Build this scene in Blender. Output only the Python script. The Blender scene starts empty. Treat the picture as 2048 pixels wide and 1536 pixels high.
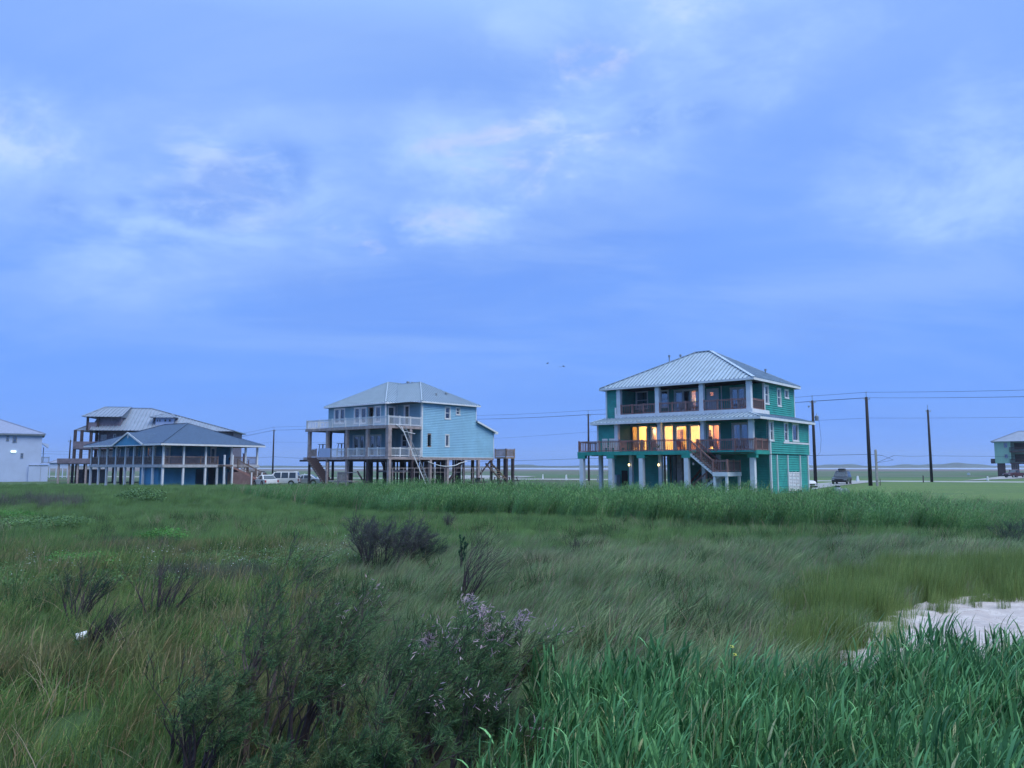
import bpy, math, random
import numpy as np
from mathutils import Vector, Matrix

sc = bpy.context.scene
COL = sc.collection
rnd = random.Random(7)
rng = np.random.default_rng(11)

# ------------------------------------------------------------------ camera
F_PX = 1540.0
TILT = math.atan(164 / F_PX)
CAM_H = 2.5
cam_d = bpy.data.cameras.new('camera')
cam_d.sensor_width = 36.0
cam_d.lens = 36.0 * F_PX / 2048.0
cam_d.clip_start = 0.1
cam_d.clip_end = 20000
cam = bpy.data.objects.new('camera', cam_d)
cam.location = (0, 0, CAM_H)
cam.rotation_euler = (math.pi / 2 + TILT, 0, 0)
COL.objects.link(cam)
sc.camera = cam
sc.cycles.max_bounces = 6; sc.cycles.diffuse_bounces = 3; sc.cycles.transmission_bounces = 4; sc.cycles.volume_bounces = 0

# ------------------------------------------------------------------ exposure
sc.view_settings.view_transform = 'Standard'
sc.view_settings.look = 'None'
sc.view_settings.exposure = 0.9
sc.view_settings.gamma = 1.0
sc.view_settings.use_curve_mapping = False

# ------------------------------------------------------------------ world: dusk overcast
SUN_EL, SUN_AZ = math.radians(58), math.radians(128)      # azimuth clockwise from +Y (behind right shoulder)
W = bpy.data.worlds.new('World'); sc.world = W; W.use_nodes = True
nt = W.node_tree; N = nt.nodes; L = nt.links
N.clear()
def nd(t, **k):
    n = N.new(t)
    for a, b in k.items(): setattr(n, a, b)
    return n
def lk(a, b): L.new(a, b)
wout = nd('ShaderNodeOutputWorld')
tc = nd('ShaderNodeTexCoord')
sep = nd('ShaderNodeSeparateXYZ'); lk(tc.outputs['Generated'], sep.inputs[0])
def m(op, a, b=None, c=None):
    n = nd('ShaderNodeMath', operation=op)
    for i, v in enumerate((a, b, c)):
        if v is None: continue
        if isinstance(v, (int, float)): n.inputs[i].default_value = v
        else: lk(v, n.inputs[i])
    return n.outputs[0]
zc = m('MAXIMUM', sep.outputs[2], 0.0)
den = m('ADD', zc, 0.22)
cx = m('DIVIDE', sep.outputs[0], den)
cy = m('DIVIDE', sep.outputs[1], den)
comb = nd('ShaderNodeCombineXYZ'); lk(cx, comb.inputs[0]); lk(cy, comb.inputs[1])
grad = nd('ShaderNodeValToRGB'); lk(zc, grad.inputs[0])
er = grad.color_ramp
er.elements[0].position = 0.0; er.elements[0].color = (0.135, 0.340, 1.0, 1)
er.elements[1].position = 1.0; er.elements[1].color = (1.45, 2.05, 2.9, 1)
for p, c in ((0.10, (0.140, 0.350, 1.0, 1)), (0.28, (0.185, 0.390, 1.0, 1)), (0.5, (0.25, 0.45, 0.99, 1)), (0.62, (0.56, 0.86, 1.45, 1))):
    e = er.elements.new(p); e.color = c
def noise(scale, detail, rough, dist, vec, loc=(0, 0, 0), scl=(1, 1, 1), rot=(0, 0, 0)):
    mp = nd('ShaderNodeMapping'); mp.inputs['Location'].default_value = loc
    mp.inputs['Scale'].default_value = scl; mp.inputs['Rotation'].default_value = rot
    lk(vec, mp.inputs[0])
    n = nd('ShaderNodeTexNoise'); n.inputs['Scale'].default_value = scale
    n.inputs['Detail'].default_value = detail; n.inputs['Roughness'].default_value = rough
    n.inputs['Distortion'].default_value = dist
    lk(mp.outputs[0], n.inputs['Vector']); return n.outputs['Fac']
def ramp(fac, a, b, inter='EASE'):
    n = nd('ShaderNodeValToRGB'); n.color_ramp.interpolation = inter
    n.color_ramp.elements[0].position = a; n.color_ramp.elements[0].color = (0, 0, 0, 1)
    n.color_ramp.elements[1].position = b; n.color_ramp.elements[1].color = (1, 1, 1, 1)
    lk(fac, n.inputs[0]); return n.outputs[0]
def mix(fac, a, b, mode='MIX'):
    n = nd('ShaderNodeMix', data_type='RGBA', blend_type=mode)
    for sck, v in ((n.inputs[0], fac), (n.inputs[6], a), (n.inputs[7], b)):
        if isinstance(v, (int, float)): sck.default_value = v
        elif isinstance(v, tuple): sck.default_value = v
        else: lk(v, sck)
    return n.outputs[2]
V = comb.outputs[0]
DIR = tc.outputs['Generated']
up = ramp(zc, 0.04, 0.26)
broad = noise(0.55, 3, 0.5, 0.3, V, (3.1, 7.7, 0), (1, 1.5, 1), (0, 0, 0.5))
bands = noise(1.25, 6, 0.58, 0.6, V, (11.2, 3.4, 0), (0.7, 1.7, 1), (0, 0, -0.30))
puff = noise(2.6, 8, 0.62, 0.5, V, (1.3, 9.1, 2.0), (1, 1.25, 1), (0, 0, 0.3))
wisp = noise(4.2, 9, 0.66, 0.4, V, (5.9, 1.7, 4.0), (1, 1.5, 1), (0, 0, 0.3))
edge = noise(9.0, 8, 0.68, 0.3, DIR, (0, 0, 0), (1, 1, 1.8))
edge2 = noise(3.5, 5, 0.6, 0.5, DIR, (4, 2, 0), (1, 1, 1.8))
def pdir(px, py):
    a_ = (px - 1024) / F_PX; b_ = (768 - py) / F_PX
    return Vector((a_, math.cos(TILT) - b_ * math.sin(TILT), math.sin(TILT) + b_ * math.cos(TILT))).normalized()
def blob(px, py, rad, soft=1.0, wob=0.12, flat=1.6):
    """soft irregular cloud mass round one direction of the sky"""
    vs = nd('ShaderNodeVectorMath', operation='SUBTRACT'); lk(DIR, vs.inputs[0]); vs.inputs[1].default_value = pdir(px, py)
    vm_ = nd('ShaderNodeVectorMath', operation='MULTIPLY'); lk(vs.outputs[0], vm_.inputs[0]); vm_.inputs[1].default_value = (1, 1, flat)
    ln = nd('ShaderNodeVectorMath', operation='LENGTH'); lk(vm_.outputs[0], ln.inputs[0])
    d = m('ADD', ln.outputs['Value'], m('MULTIPLY', m('SUBTRACT', m('ADD', edge, edge2), 1.0), wob * 2))
    r_ = rad / F_PX
    return m('SUBTRACT', 1.0, ramp(d, r_ * (1 - soft) if soft < 1 else 0.0, r_))
def addall(ls):
    o = ls[0]
    for q in ls[1:]: o = m('MAXIMUM', o, q)
    return o
c0 = grad.outputs[0]
c1 = mix(m('MULTIPLY', ramp(broad, 0.44, 0.68), 0.5), c0, (0.135, 0.310, 0.90, 1))
lightf = m('MULTIPLY', ramp(bands, 0.36, 0.68), m('MULTIPLY', m('ADD', up, 0.10), 0.60))
c2 = mix(lightf, c1, (0.32, 0.52, 0.99, 1))
tex = m('ADD', m('MULTIPLY', ramp(puff, 0.34, 0.66), 0.8), 0.2)
bl = addall([blob(40, 290, 270, 1, .10), blob(560, 380, 330, 1, .10), blob(300, 440, 330, 1, .10), blob(1230, 250, 300, 1, .12), blob(1420, 40, 330, 1, .12), blob(1050, 40, 200, 1, .1), blob(880, 440, 190, 1, .12, 2.4), blob(1950, 330, 300, 1, .1), blob(900, 300, 260, 1, .1)])
c3 = mix(m('MULTIPLY', m('MULTIPLY', bl, tex), 0.95), c2, (0.43, 0.65, 1.05, 1))
hot = addall([blob(40, 270, 170, 1, .14), blob(440, 340, 200, 1, .14), blob(1160, 240, 130, 1, .14), blob(1340, 10, 150, 1, .14)])
c3 = mix(m('MULTIPLY', m('MULTIPLY', hot, ramp(wisp, 0.42, 0.62)), 0.5), c3, (0.66, 0.80, 1.04, 1))
pk = m('MULTIPLY', addall([blob(860, 450, 110, 1, .14, 2.6), blob(970, 300, 120, 1, .14, 2), blob(740, 485, 80, 1, .12, 2.6), blob(1200, 130, 90, 1, .12, 2)]), ramp(wisp, 0.44, 0.60))
c3 = mix(m('MULTIPLY', pk, 0.5), c3, (0.60, 0.66, 0.95, 1))
dk = addall([blob(545, 345, 105, .5, .055, 1.1), blob(470, 375, 90, .5, .055, 1.6), blob(385, 410, 95, .5, .055, 1.8), blob(120, 418, 55, .6, .035, 1.1), blob(250, 405, 32, .6, .03, 1.4), blob(1290, 245, 90, .8, .06, 1.6), blob(1400, 225, 80, .8, .06, 1.8), blob(640, 590, 150, .9, .08, 1.6), blob(1650, 660, 110, .9, .07, 1.6)])
darkf = m('MULTIPLY', dk, m('ADD', m('MULTIPLY', ramp(edge, 0.40, 0.60), 0.40), 0.28))
c4 = mix(darkf, c3, (0.17, 0.355, 0.93, 1))
sky = nd('ShaderNodeTexSky', sky_type='NISHITA')
sky.sun_disc = False; sky.sun_elevation = SUN_EL; sky.sun_rotation = SUN_AZ
bg1 = nd('ShaderNodeBackground'); lk(sky.outputs[0], bg1.inputs[0]); bg1.inputs[1].default_value = 0.004
bg2 = nd('ShaderNodeBackground'); lk(c4, bg2.inputs[0]); bg2.inputs[1].default_value = 0.53
ad = nd('ShaderNodeAddShader'); lk(bg1.outputs[0], ad.inputs[0]); lk(bg2.outputs[0], ad.inputs[1])
lk(ad.outputs[0], wout.inputs[0])

# ------------------------------------------------------------------ sun: glow of the cloud deck behind the camera
sl = bpy.data.lights.new('sun', 'SUN'); sl.energy = 1.5; sl.angle = math.radians(40)
sl.color = (1.0, 0.96, 0.86)
so = bpy.data.objects.new('sun', sl); COL.objects.link(so)
sd = Vector((math.sin(SUN_AZ) * math.cos(SUN_EL), math.cos(SUN_AZ) * math.cos(SUN_EL), math.sin(SUN_EL)))
so.rotation_euler = sd.to_track_quat('Z', 'Y').to_euler()
so.location = (30, -40, 60)

# ------------------------------------------------------------------ helpers
def tag(o, label=None, cat=None, group=None, kind=None):
    if label: o['label'] = label
    if cat: o['category'] = cat
    if group: o['group'] = group
    if kind: o['kind'] = kind
    return o
def empty(name, loc=(0, 0, 0), rz=0, label=None, cat=None, group=None):
    o = bpy.data.objects.new(name, None); o.empty_display_size = 0.3
    COL.objects.link(o); o.location = loc; o.rotation_euler = (0, 0, rz)
    return tag(o, label, cat, group)
def copy_tree(o, parent=None):
    c = o.copy(); COL.objects.link(c); c.parent = parent
    for ch in list(o.children): copy_tree(ch, c)
    return c

class MB:
    def __init__(s): s.v = []; s.f = []
    def add(s, vs, fs):
        b = len(s.v); s.v += [tuple(p) for p in vs]; s.f += [tuple(i + b for i in f) for f in fs]; return s
    def box(s, x0, x1, y0, y1, z0, z1):
        if x0 > x1: x0, x1 = x1, x0
        if y0 > y1: y0, y1 = y1, y0
        if z0 > z1: z0, z1 = z1, z0
        return s.add([(x0, y0, z0), (x1, y0, z0), (x1, y1, z0), (x0, y1, z0), (x0, y0, z1), (x1, y0, z1), (x1, y1, z1), (x0, y1, z1)],
                     [(0, 3, 2, 1), (4, 5, 6, 7), (0, 1, 5, 4), (1, 2, 6, 5), (2, 3, 7, 6), (3, 0, 4, 7)])
    def beam(s, a, b, w, h, upv=(0, 0, 1)):
        a = Vector(a); b = Vector(b); d = (b - a).normalized()
        up = Vector(upv); r = d.cross(up)
        if r.length < 1e-4: r = d.cross(Vector((1, 0, 0)))
        r.normalize(); u = r.cross(d).normalized()
        r *= w / 2; u *= h / 2
        return s.add([a - r - u, a + r - u, a + r + u, a - r + u, b - r - u, b + r - u, b + r + u, b - r + u],
                     [(0, 1, 2, 3), (7, 6, 5, 4), (0, 4, 5, 1), (1, 5, 6, 2), (2, 6, 7, 3), (3, 7, 4, 0)])
    def tube(s, pts, rs, n=6, cap=True):
        pts = [Vector(p) for p in pts]
        if not hasattr(rs, '__len__'): rs = [rs] * len(pts)
        b = len(s.v)
        for i, p in enumerate(pts):
            d = (pts[min(i + 1, len(pts) - 1)] - pts[max(i - 1, 0)])
            d = d.normalized() if d.length > 1e-9 else Vector((0, 0, 1))
            x = d.orthogonal().normalized() if abs(d.z) < .95 else Vector((1, 0, 0)).cross(d).normalized()
            y = d.cross(x)
            for k in range(n):
                a = 2 * math.pi * k / n
                s.v.append(tuple(p + (x * math.cos(a) + y * math.sin(a)) * rs[i]))
        for i in range(len(pts) - 1):
            for k in range(n):
                k2 = (k + 1) % n
                s.f.append((b + i * n + k, b + i * n + k2, b + (i + 1) * n + k2, b + (i + 1) * n + k))
        if cap:
            s.f.append(tuple(b + k for k in range(n))[::-1])
            s.f.append(tuple(b + (len(pts) - 1) * n + k for k in range(n)))
        return s
    def lathe(s, prof, c=(0, 0, 0), n=12):
        b = len(s.v)
        for r, z in prof:
            for k in range(n):
                a = 2 * math.pi * k / n
                s.v.append((c[0] + r * math.cos(a), c[1] + r * math.sin(a), c[2] + z))
        for i in range(len(prof) - 1):
            for k in range(n):
                k2 = (k + 1) % n
                s.f.append((b + i * n + k, b + i * n + k2, b + (i + 1) * n + k2, b + (i + 1) * n + k))
        s.f.append(tuple(b + k for k in range(n))[::-1]); s.f.append(tuple(b + (len(prof) - 1) * n + k for k in range(n)))
        return s
    def mesh(s, name, mat=None, smooth=False):
        me = bpy.data.meshes.new(name); me.from_pydata(s.v, [], s.f)
        if mat: me.materials.append(mat)
        if smooth: me.polygons.foreach_set('use_smooth', [True] * len(me.polygons))
        me.update(); return me
    def build(s, name, mat=None, parent=None, kind=None, label=None, smooth=False):
        o = bpy.data.objects.new(name, s.mesh(name, mat, smooth)); COL.objects.link(o)
        o.parent = parent
        if kind: o['kind'] = kind
        if label: o['label'] = label
        return o
def place(name, me, parent, loc=(0, 0, 0), rot=(0, 0, 0), scale=None):
    o = bpy.data.objects.new(name, me); COL.objects.link(o); o.parent = parent
    o.location = loc; o.rotation_euler = rot
    if scale: o.scale = scale
    return o

# ------------------------------------------------------------------ materials
class NT:
    def __init__(s, name):
        s.m = bpy.data.materials.new(name); s.m.use_nodes = True
        s.t = s.m.node_tree; s.t.nodes.clear()
        s.out = s.n('ShaderNodeOutputMaterial')
    def n(s, t, **k):
        n = s.t.nodes.new(t)
        for a, b in k.items(): setattr(n, a, b)
        return n
    def l(s, a, b): s.t.links.new(a, b)
    def noise(s, vec, scale, detail=4, rough=0.55, dist=0, scl=(1, 1, 1)):
        mp = s.n('ShaderNodeMapping'); mp.inputs['Scale'].default_value = scl; s.l(vec, mp.inputs[0])
        n = s.n('ShaderNodeTexNoise'); n.inputs['Scale'].default_value = scale; n.inputs['Detail'].default_value = detail
        n.inputs['Roughness'].default_value = rough; n.inputs['Distortion'].default_value = dist
        s.l(mp.outputs[0], n.inputs['Vector']); return n.outputs['Fac']
    def ramp(s, fac, a, b):
        n = s.n('ShaderNodeMapRange'); n.inputs[1].default_value = a; n.inputs[2].default_value = b
        n.interpolation_type = 'SMOOTHSTEP'; s.l(fac, n.inputs[0]); return n.outputs[0]
    def mix(s, fac, a, b, mode='MIX'):
        n = s.n('ShaderNodeMix', data_type='RGBA', blend_type=mode)
        for sck, v in ((n.inputs[0], fac), (n.inputs[6], a), (n.inputs[7], b)):
            if isinstance(v, (int, float)): sck.default_value = v
            elif isinstance(v, tuple): sck.default_value = v if len(v) == 4 else v + (1,)
            else: s.l(v, sck)
        return n.outputs[2]
    def pos(s): return s.n('ShaderNodeNewGeometry').outputs['Position']
    def obj(s): return s.n('ShaderNodeTexCoord').outputs['Object']

def mat(name, col, rough=0.6, var=0.18, scale=3.0, metal=0.0, bump=0.0, stretch=(1, 1, 1), spec=0.4, dirt=None):
    t = NT(name); p = t.n('ShaderNodeBsdfPrincipled')
    co = t.obj()
    f = t.noise(co, scale, 5, 0.6, 0.2, stretch)
    dark = tuple(c * (1 - var) for c in col); lite = tuple(min(1, c * (1 + var)) for c in col)
    c = t.mix(t.ramp(f, 0.3, 0.7), dark, lite)
    if dirt:
        f2 = t.noise(co, scale * 0.35, 6, 0.65, 0.5, (1, 1, 0.35))
        c = t.mix(t.ramp(f2, 0.5, 0.75), c, dirt)
    t.l(c, p.inputs['Base Color'])
    p.inputs['Roughness'].default_value = rough; p.inputs['Metallic'].default_value = metal
    p.inputs['Specular IOR Level'].default_value = spec
    if bump:
        b = t.n('ShaderNodeBump'); b.inputs['Strength'].default_value = bump; b.inputs['Distance'].default_value = 0.02
        t.l(t.noise(co, scale * 8, 4, 0.6, 0, stretch), b.inputs['Height']); t.l(b.outputs[0], p.inputs['Normal'])
    t.l(p.outputs[0], t.out.inputs[0]); return t.m

def emis(name, col, s):
    t = NT(name); e = t.n('ShaderNodeEmission'); e.inputs[0].default_value = col + (1,); e.inputs[1].default_value = s
    t.l(e.outputs[0], t.out.inputs[0]); return t.m

def glass(name, tint=(0.75, 0.82, 0.85), refl=0.5):
    t = NT(name); tr = t.n('ShaderNodeBsdfTransparent'); tr.inputs[0].default_value = tint + (1,)
    g = t.n('ShaderNodeBsdfGlossy'); g.inputs['Roughness'].default_value = 0.04; g.inputs[0].default_value = (0.9, 0.93, 0.95, 1)
    fr = t.n('ShaderNodeFresnel'); fr.inputs[0].default_value = 1.5
    mm = t.n('ShaderNodeMath', operation='MULTIPLY_ADD'); t.l(fr.outputs[0], mm.inputs[0]); mm.inputs[1].default_value = 1.2; mm.inputs[2].default_value = refl * 0.2
    mx = t.n('ShaderNodeMixShader'); t.l(mm.outputs[0], mx.inputs[0]); t.l(tr.outputs[0], mx.inputs[1]); t.l(g.outputs[0], mx.inputs[2])
    t.l(mx.outputs[0], t.out.inputs[0]); return t.m

M = {}
M['teal'] = mat('teal_siding', (0.024, 0.29, 0.25), 0.55, 0.16, 1.2, bump=0.1, dirt=(0.035, 0.27, 0.235))
M['teal_beam'] = mat('teal_beam_paint', (0.02, 0.27, 0.22), 0.5, 0.15, 2)
M['white'] = mat('white_trim_paint', (0.616, 0.651, 0.686), 0.5, 0.07, 2, dirt=(0.55, 0.55, 0.52))
M['col_white'] = mat('white_column_paint', (0.581, 0.625, 0.678), 0.55, 0.08, 1.5, dirt=(0.52, 0.53, 0.50))
M['wood'] = mat('brown_stained_wood', (0.24, 0.135, 0.125), 0.65, 0.3, 6, stretch=(1, 1, .3))
M['deckwood'] = mat('weathered_deck_wood', (0.17, 0.13, 0.12), 0.7, 0.3, 4)
M['lattewood'] = mat('new_treated_wood', (0.28, 0.20, 0.15), 0.7, 0.25, 3)
M['postwood'] = mat('grey_brown_post_wood', (0.31, 0.26, 0.26), 0.7, 0.25, 3)
M['pile'] = mat('dark_timber_pile', (0.055, 0.04, 0.045), 0.8, 0.35, 3)
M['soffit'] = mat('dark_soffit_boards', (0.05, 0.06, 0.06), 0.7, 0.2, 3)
M['metalroof'] = mat('pale_standing_seam_metal', (0.37, 0.46, 0.54), 0.42, 0.08, 0.8, metal=0.25, dirt=(0.37, 0.45, 0.52))
M['metalroof_dark'] = mat('grey_standing_seam_metal', (0.21, 0.25, 0.33), 0.5, 0.1, 0.8, metal=0.2)
M['seam'] = mat('shade_toned_seam_metal', (0.23, 0.31, 0.39), 0.45, 0.08, 1, metal=0.25)  # darker than the pale panels, painting in the shading of the ribs
M['shingle'] = mat('dark_asphalt_shingle', (0.043, 0.082, 0.15), 0.85, 0.3, 7, bump=0.3)
M['shingle_grey'] = mat('blue_grey_shingle', (0.20, 0.24, 0.35), 0.85, 0.2, 5)
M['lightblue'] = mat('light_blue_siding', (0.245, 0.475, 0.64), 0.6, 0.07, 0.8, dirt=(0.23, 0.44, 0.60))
M['lightblue_shaded'] = mat('shaded_light_blue_siding', (0.176, 0.326, 0.405), 0.6, 0.08, 0.8)  # same siding, darker: shade of the front walls put into the colour
M['blue'] = mat('blue_siding', (0.055, 0.25, 0.42), 0.6, 0.12, 1, dirt=(0.05, 0.24, 0.42))
M['brownwall'] = mat('brown_weathered_siding', (0.16, 0.14, 0.18), 0.7, 0.25, 2)
M['whitewall'] = mat('white_stucco_wall', (0.370, 0.458, 0.651), 0.7, 0.05, 0.6)
M['mint'] = mat('pale_green_siding', (0.211, 0.405, 0.334), 0.65, 0.08, 1)
M['dark'] = mat('near_black_fill', (0.012, 0.012, 0.014), 0.9, 0.2, 2)  # near-black; stands in for shade behind slats and in unlit rooms
M['cream'] = mat('cream_interior_wall', (0.72, 0.56, 0.36), 0.8, 0.06, 1.5)
M['curtain'] = mat('pale_curtain', (0.42, 0.45, 0.48), 0.85, 0.25, 7, stretch=(3, 3, .05))
M['cabinet'] = mat('brown_cabinet_wood', (0.16, 0.07, 0.03), 0.5, 0.3, 4)
M['black'] = mat('black_metal', (0.015, 0.015, 0.017), 0.5, 0.2, 5)
M['glass'] = glass('window_glass')
M['glass_clear'] = glass('clear_window_glass', (0.95, 0.95, 0.93), 0.1)
M['rubber'] = mat('tyre_rubber', (0.02, 0.02, 0.02), 0.8, 0.2, 8)
M['rim'] = mat('alloy_rim', (0.35, 0.35, 0.36), 0.35, 0.1, 5, metal=0.7)
M['carglass'] = mat('dark_car_glass', (0.02, 0.03, 0.04), 0.08, 0.1, 3, spec=0.9)
M['paint_white'] = mat('white_car_paint', (0.62, 0.64, 0.66), 0.28, 0.04, 2, spec=0.6)
M['paint_silver'] = mat('pale_silver_car_paint', (0.38, 0.42, 0.47), 0.3, 0.05, 2, metal=0.3, spec=0.6)
M['paint_dark'] = mat('dark_blue_grey_car_paint', (0.03, 0.04, 0.055), 0.3, 0.08, 2, metal=0.3, spec=0.6)
M['paint_red'] = mat('dark_red_car_paint', (0.06, 0.012, 0.02), 0.35, 0.1, 2, spec=0.6)
M['bulb'] = emis('lit_bulb', (1.0, 0.78, 0.36), 2.2)
M['bulbwhite'] = emis('lit_white_lamp', (0.75, 1.0, 0.95), 1.3)
M['lampshade'] = emis('lit_lamp_shade', (1.0, 0.72, 0.34), 1.6)
M['conc'] = mat('concrete', (0.299, 0.290, 0.273), 0.85, 0.15, 2)
M['red'] = mat('faded_red_paint', (0.30, 0.03, 0.05), 0.6, 0.15, 4)
M['greycloth'] = mat('pale_blue_grey_tarpaulin', (0.20, 0.24, 0.30), 0.6, 0.3, 3, bump=0.4)
M['galv'] = mat('grey_galvanised_metal', (0.25, 0.28, 0.30), 0.45, 0.15, 4, metal=0.5)
M['twig'] = mat('dry_purple_brown_twig', (0.048, 0.036, 0.042), 0.85, 0.35, 9)
M['twig_pale'] = mat('bleached_twig', (0.20, 0.17, 0.15), 0.85, 0.25, 9)

# ------------------------------------------------------------------ terrain height
def sstep(x, a, b):
    t = np.clip((x - a) / (b - a), 0, 1); return t * t * (3 - 2 * t)
def gh(x, y):
    x = np.asarray(x, float); y = np.asarray(y, float)
    base = -0.5 + 0.5 * sstep(y, 47, 60)
    near = 1 - sstep(y, 44, 60)
    bump = near * (0.07 * np.sin(x * .33 + 1.3) * np.cos(y * .29 + .4) + 0.045 * np.sin(x * .8 + y * .31) * np.sin(y * .7 + 2))
    left = (1 - sstep(x, -22, -6)) * sstep(y, 26, 36) * (1 - sstep(y, 62, 70))
    bump = bump + left * (0.16 * np.sin(x * .42 + y * .2) * np.sin(y * .31 + 1.7) + 0.12)
    return base + bump
def G(px, py, z=0.0):
    """ground point of the plane z that this pixel of the photograph shows"""
    a = (px - 1024) / F_PX; b = (768 - py) / F_PX
    d = Vector((a, math.cos(TILT) - b * math.sin(TILT), math.sin(TILT) + b * math.cos(TILT)))
    t = (z - CAM_H) / d.z
    return Vector((d.x * t, d.y * t, z))
def at_depth(px, py, Y):
    a = (px - 1024) / F_PX; b = (768 - py) / F_PX
    d = Vector((a, math.cos(TILT) - b * math.sin(TILT), math.sin(TILT) + b * math.cos(TILT)))
    return Vector((d.x * Y / d.y, Y, CAM_H + d.z * Y / d.y))
def proj_np(x, y, z):
    dz = z - CAM_H; d = y * math.cos(TILT) + dz * math.sin(TILT); v = -y * math.sin(TILT) + dz * math.cos(TILT)
    return 1024 + F_PX * x / d, 768 - F_PX * v / d

# ground sheet: rows get longer with distance
ys = np.concatenate([np.linspace(-60, 2, 14), np.linspace(3, 62, 119), np.geomspace(64, 6000, 60)])
xs1 = np.concatenate([np.linspace(0, 45, 91), np.geomspace(47, 6000, 46)])
xs = np.concatenate([-xs1[::-1][:-1], xs1])
XX, YY = np.meshgrid(xs, ys)
ZZ = gh(XX, YY)
ZZ = ZZ - 6 * sstep(YY, 3200, 6000) * 0
nx, ny = len(xs), len(ys)
gv = np.stack([XX.ravel(), YY.ravel(), ZZ.ravel()], 1)
idx = np.arange(nx * ny).reshape(ny, nx)
gf = np.stack([idx[:-1, :-1].ravel(), idx[:-1, 1:].ravel(), idx[1:, 1:].ravel(), idx[1:, :-1].ravel()], 1)
def np_mesh(name, v, f, mat=None, smooth=False, attrs=None):
    me = bpy.data.meshes.new(name); k = f.shape[1]
    me.vertices.add(len(v)); me.vertices.foreach_set('co', v.astype(np.float32).ravel())
    me.loops.add(f.size); me.loops.foreach_set('vertex_index', f.astype(np.int32).ravel())
    me.polygons.add(len(f)); me.polygons.foreach_set('loop_start', np.arange(0, f.size, k, dtype=np.int32))
    me.polygons.foreach_set('loop_total', np.full(len(f), k, dtype=np.int32))
    if smooth: me.polygons.foreach_set('use_smooth', np.ones(len(f), dtype=bool))
    if mat: me.materials.append(mat)
    for an, arr in (attrs or {}).items():
        a = me.attributes.new(an, 'FLOAT', 'POINT'); a.data.foreach_set('value', arr.astype(np.float32))
    me.update(calc_edges=True); return me

t = NT('field_ground')
p = t.n('ShaderNodeBsdfPrincipled'); P = t.pos()
sepn = t.n('ShaderNodeSeparateXYZ'); t.l(P, sepn.inputs[0])
n1 = t.noise(P, 0.10, 5, 0.6, 0.6); n2 = t.noise(P, 1.3, 6, 0.65, 0.3); n3 = t.noise(P, 0.02, 5, 0.55, 0.4, (1, 3, 1)); n4 = t.noise(P, 6.0, 5, 0.7)
near = t.mix(t.ramp(n1, 0.4, 0.62), (0.045, 0.085, 0.035), (0.075, 0.085, 0.045))
near = t.mix(t.ramp(n2, 0.45, 0.7), near, (0.035, 0.065, 0.03))
lawn = t.mix(t.ramp(n2, 0.35, 0.7), (0.085, 0.150, 0.055), (0.125, 0.185, 0.068))
lawn = t.mix(t.ramp(t.noise(P, 0.10, 5, 0.6, 0.4, (.35, 1.6, 1)), 0.48, 0.62), lawn, (0.080, 0.135, 0.06))
marsh = t.mix(t.ramp(n3, 0.40, 0.60), (0.060, 0.125, 0.065), (0.105, 0.135, 0.090))
marsh = t.mix(t.ramp(t.noise(P, 0.006, 4, 0.6, 0.3, (1, 5, 1)), 0.5, 0.6), marsh, (0.115, 0.125, 0.105))
flat = t.mix(t.ramp(n3, 0.4, 0.6), (0.165, 0.145, 0.150), (0.12, 0.125, 0.115))
Y = sepn.outputs[1]
rough = t.mix(t.ramp(n2, 0.4, 0.65), (0.055, 0.105, 0.050), (0.090, 0.125, 0.062))
rough = t.mix(t.ramp(n3, 0.45, 0.62), rough, (0.075, 0.085, 0.060))
lawn = t.mix(t.ramp(t.noise(P, 0.5, 6, 0.7, 0.5), 0.60, 0.72), lawn, (0.15, 0.14, 0.09))
lawn = t.mix(t.ramp(sepn.outputs[0], 6, 22), rough, lawn)
c = t.mix(t.ramp(Y, 50, 62), near, lawn)
c = t.mix(t.ramp(Y, 125, 185), c, marsh)
c = t.mix(t.ramp(Y, 330, 420), c, flat)
c = t.mix(t.ramp(Y, 1000, 1150), c, (0.10, 0.115, 0.085))
t.l(c, p.inputs['Base Color']); p.inputs['Roughness'].default_value = 0.95; p.inputs['Specular IOR Level'].default_value = 0.1
b = t.n('ShaderNodeBump'); b.inputs['Strength'].default_value = 0.6; b.inputs['Distance'].default_value = 0.1
t.l(n4, b.inputs['Height']); t.l(b.outputs[0], p.inputs['Normal']); t.l(p.outputs[0], t.out.inputs[0])
M['ground'] = t.m
go = bpy.data.objects.new('ground', np_mesh('ground', gv, gf, M['ground'], True)); COL.objects.link(go); go['kind'] = 'structure'

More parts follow.
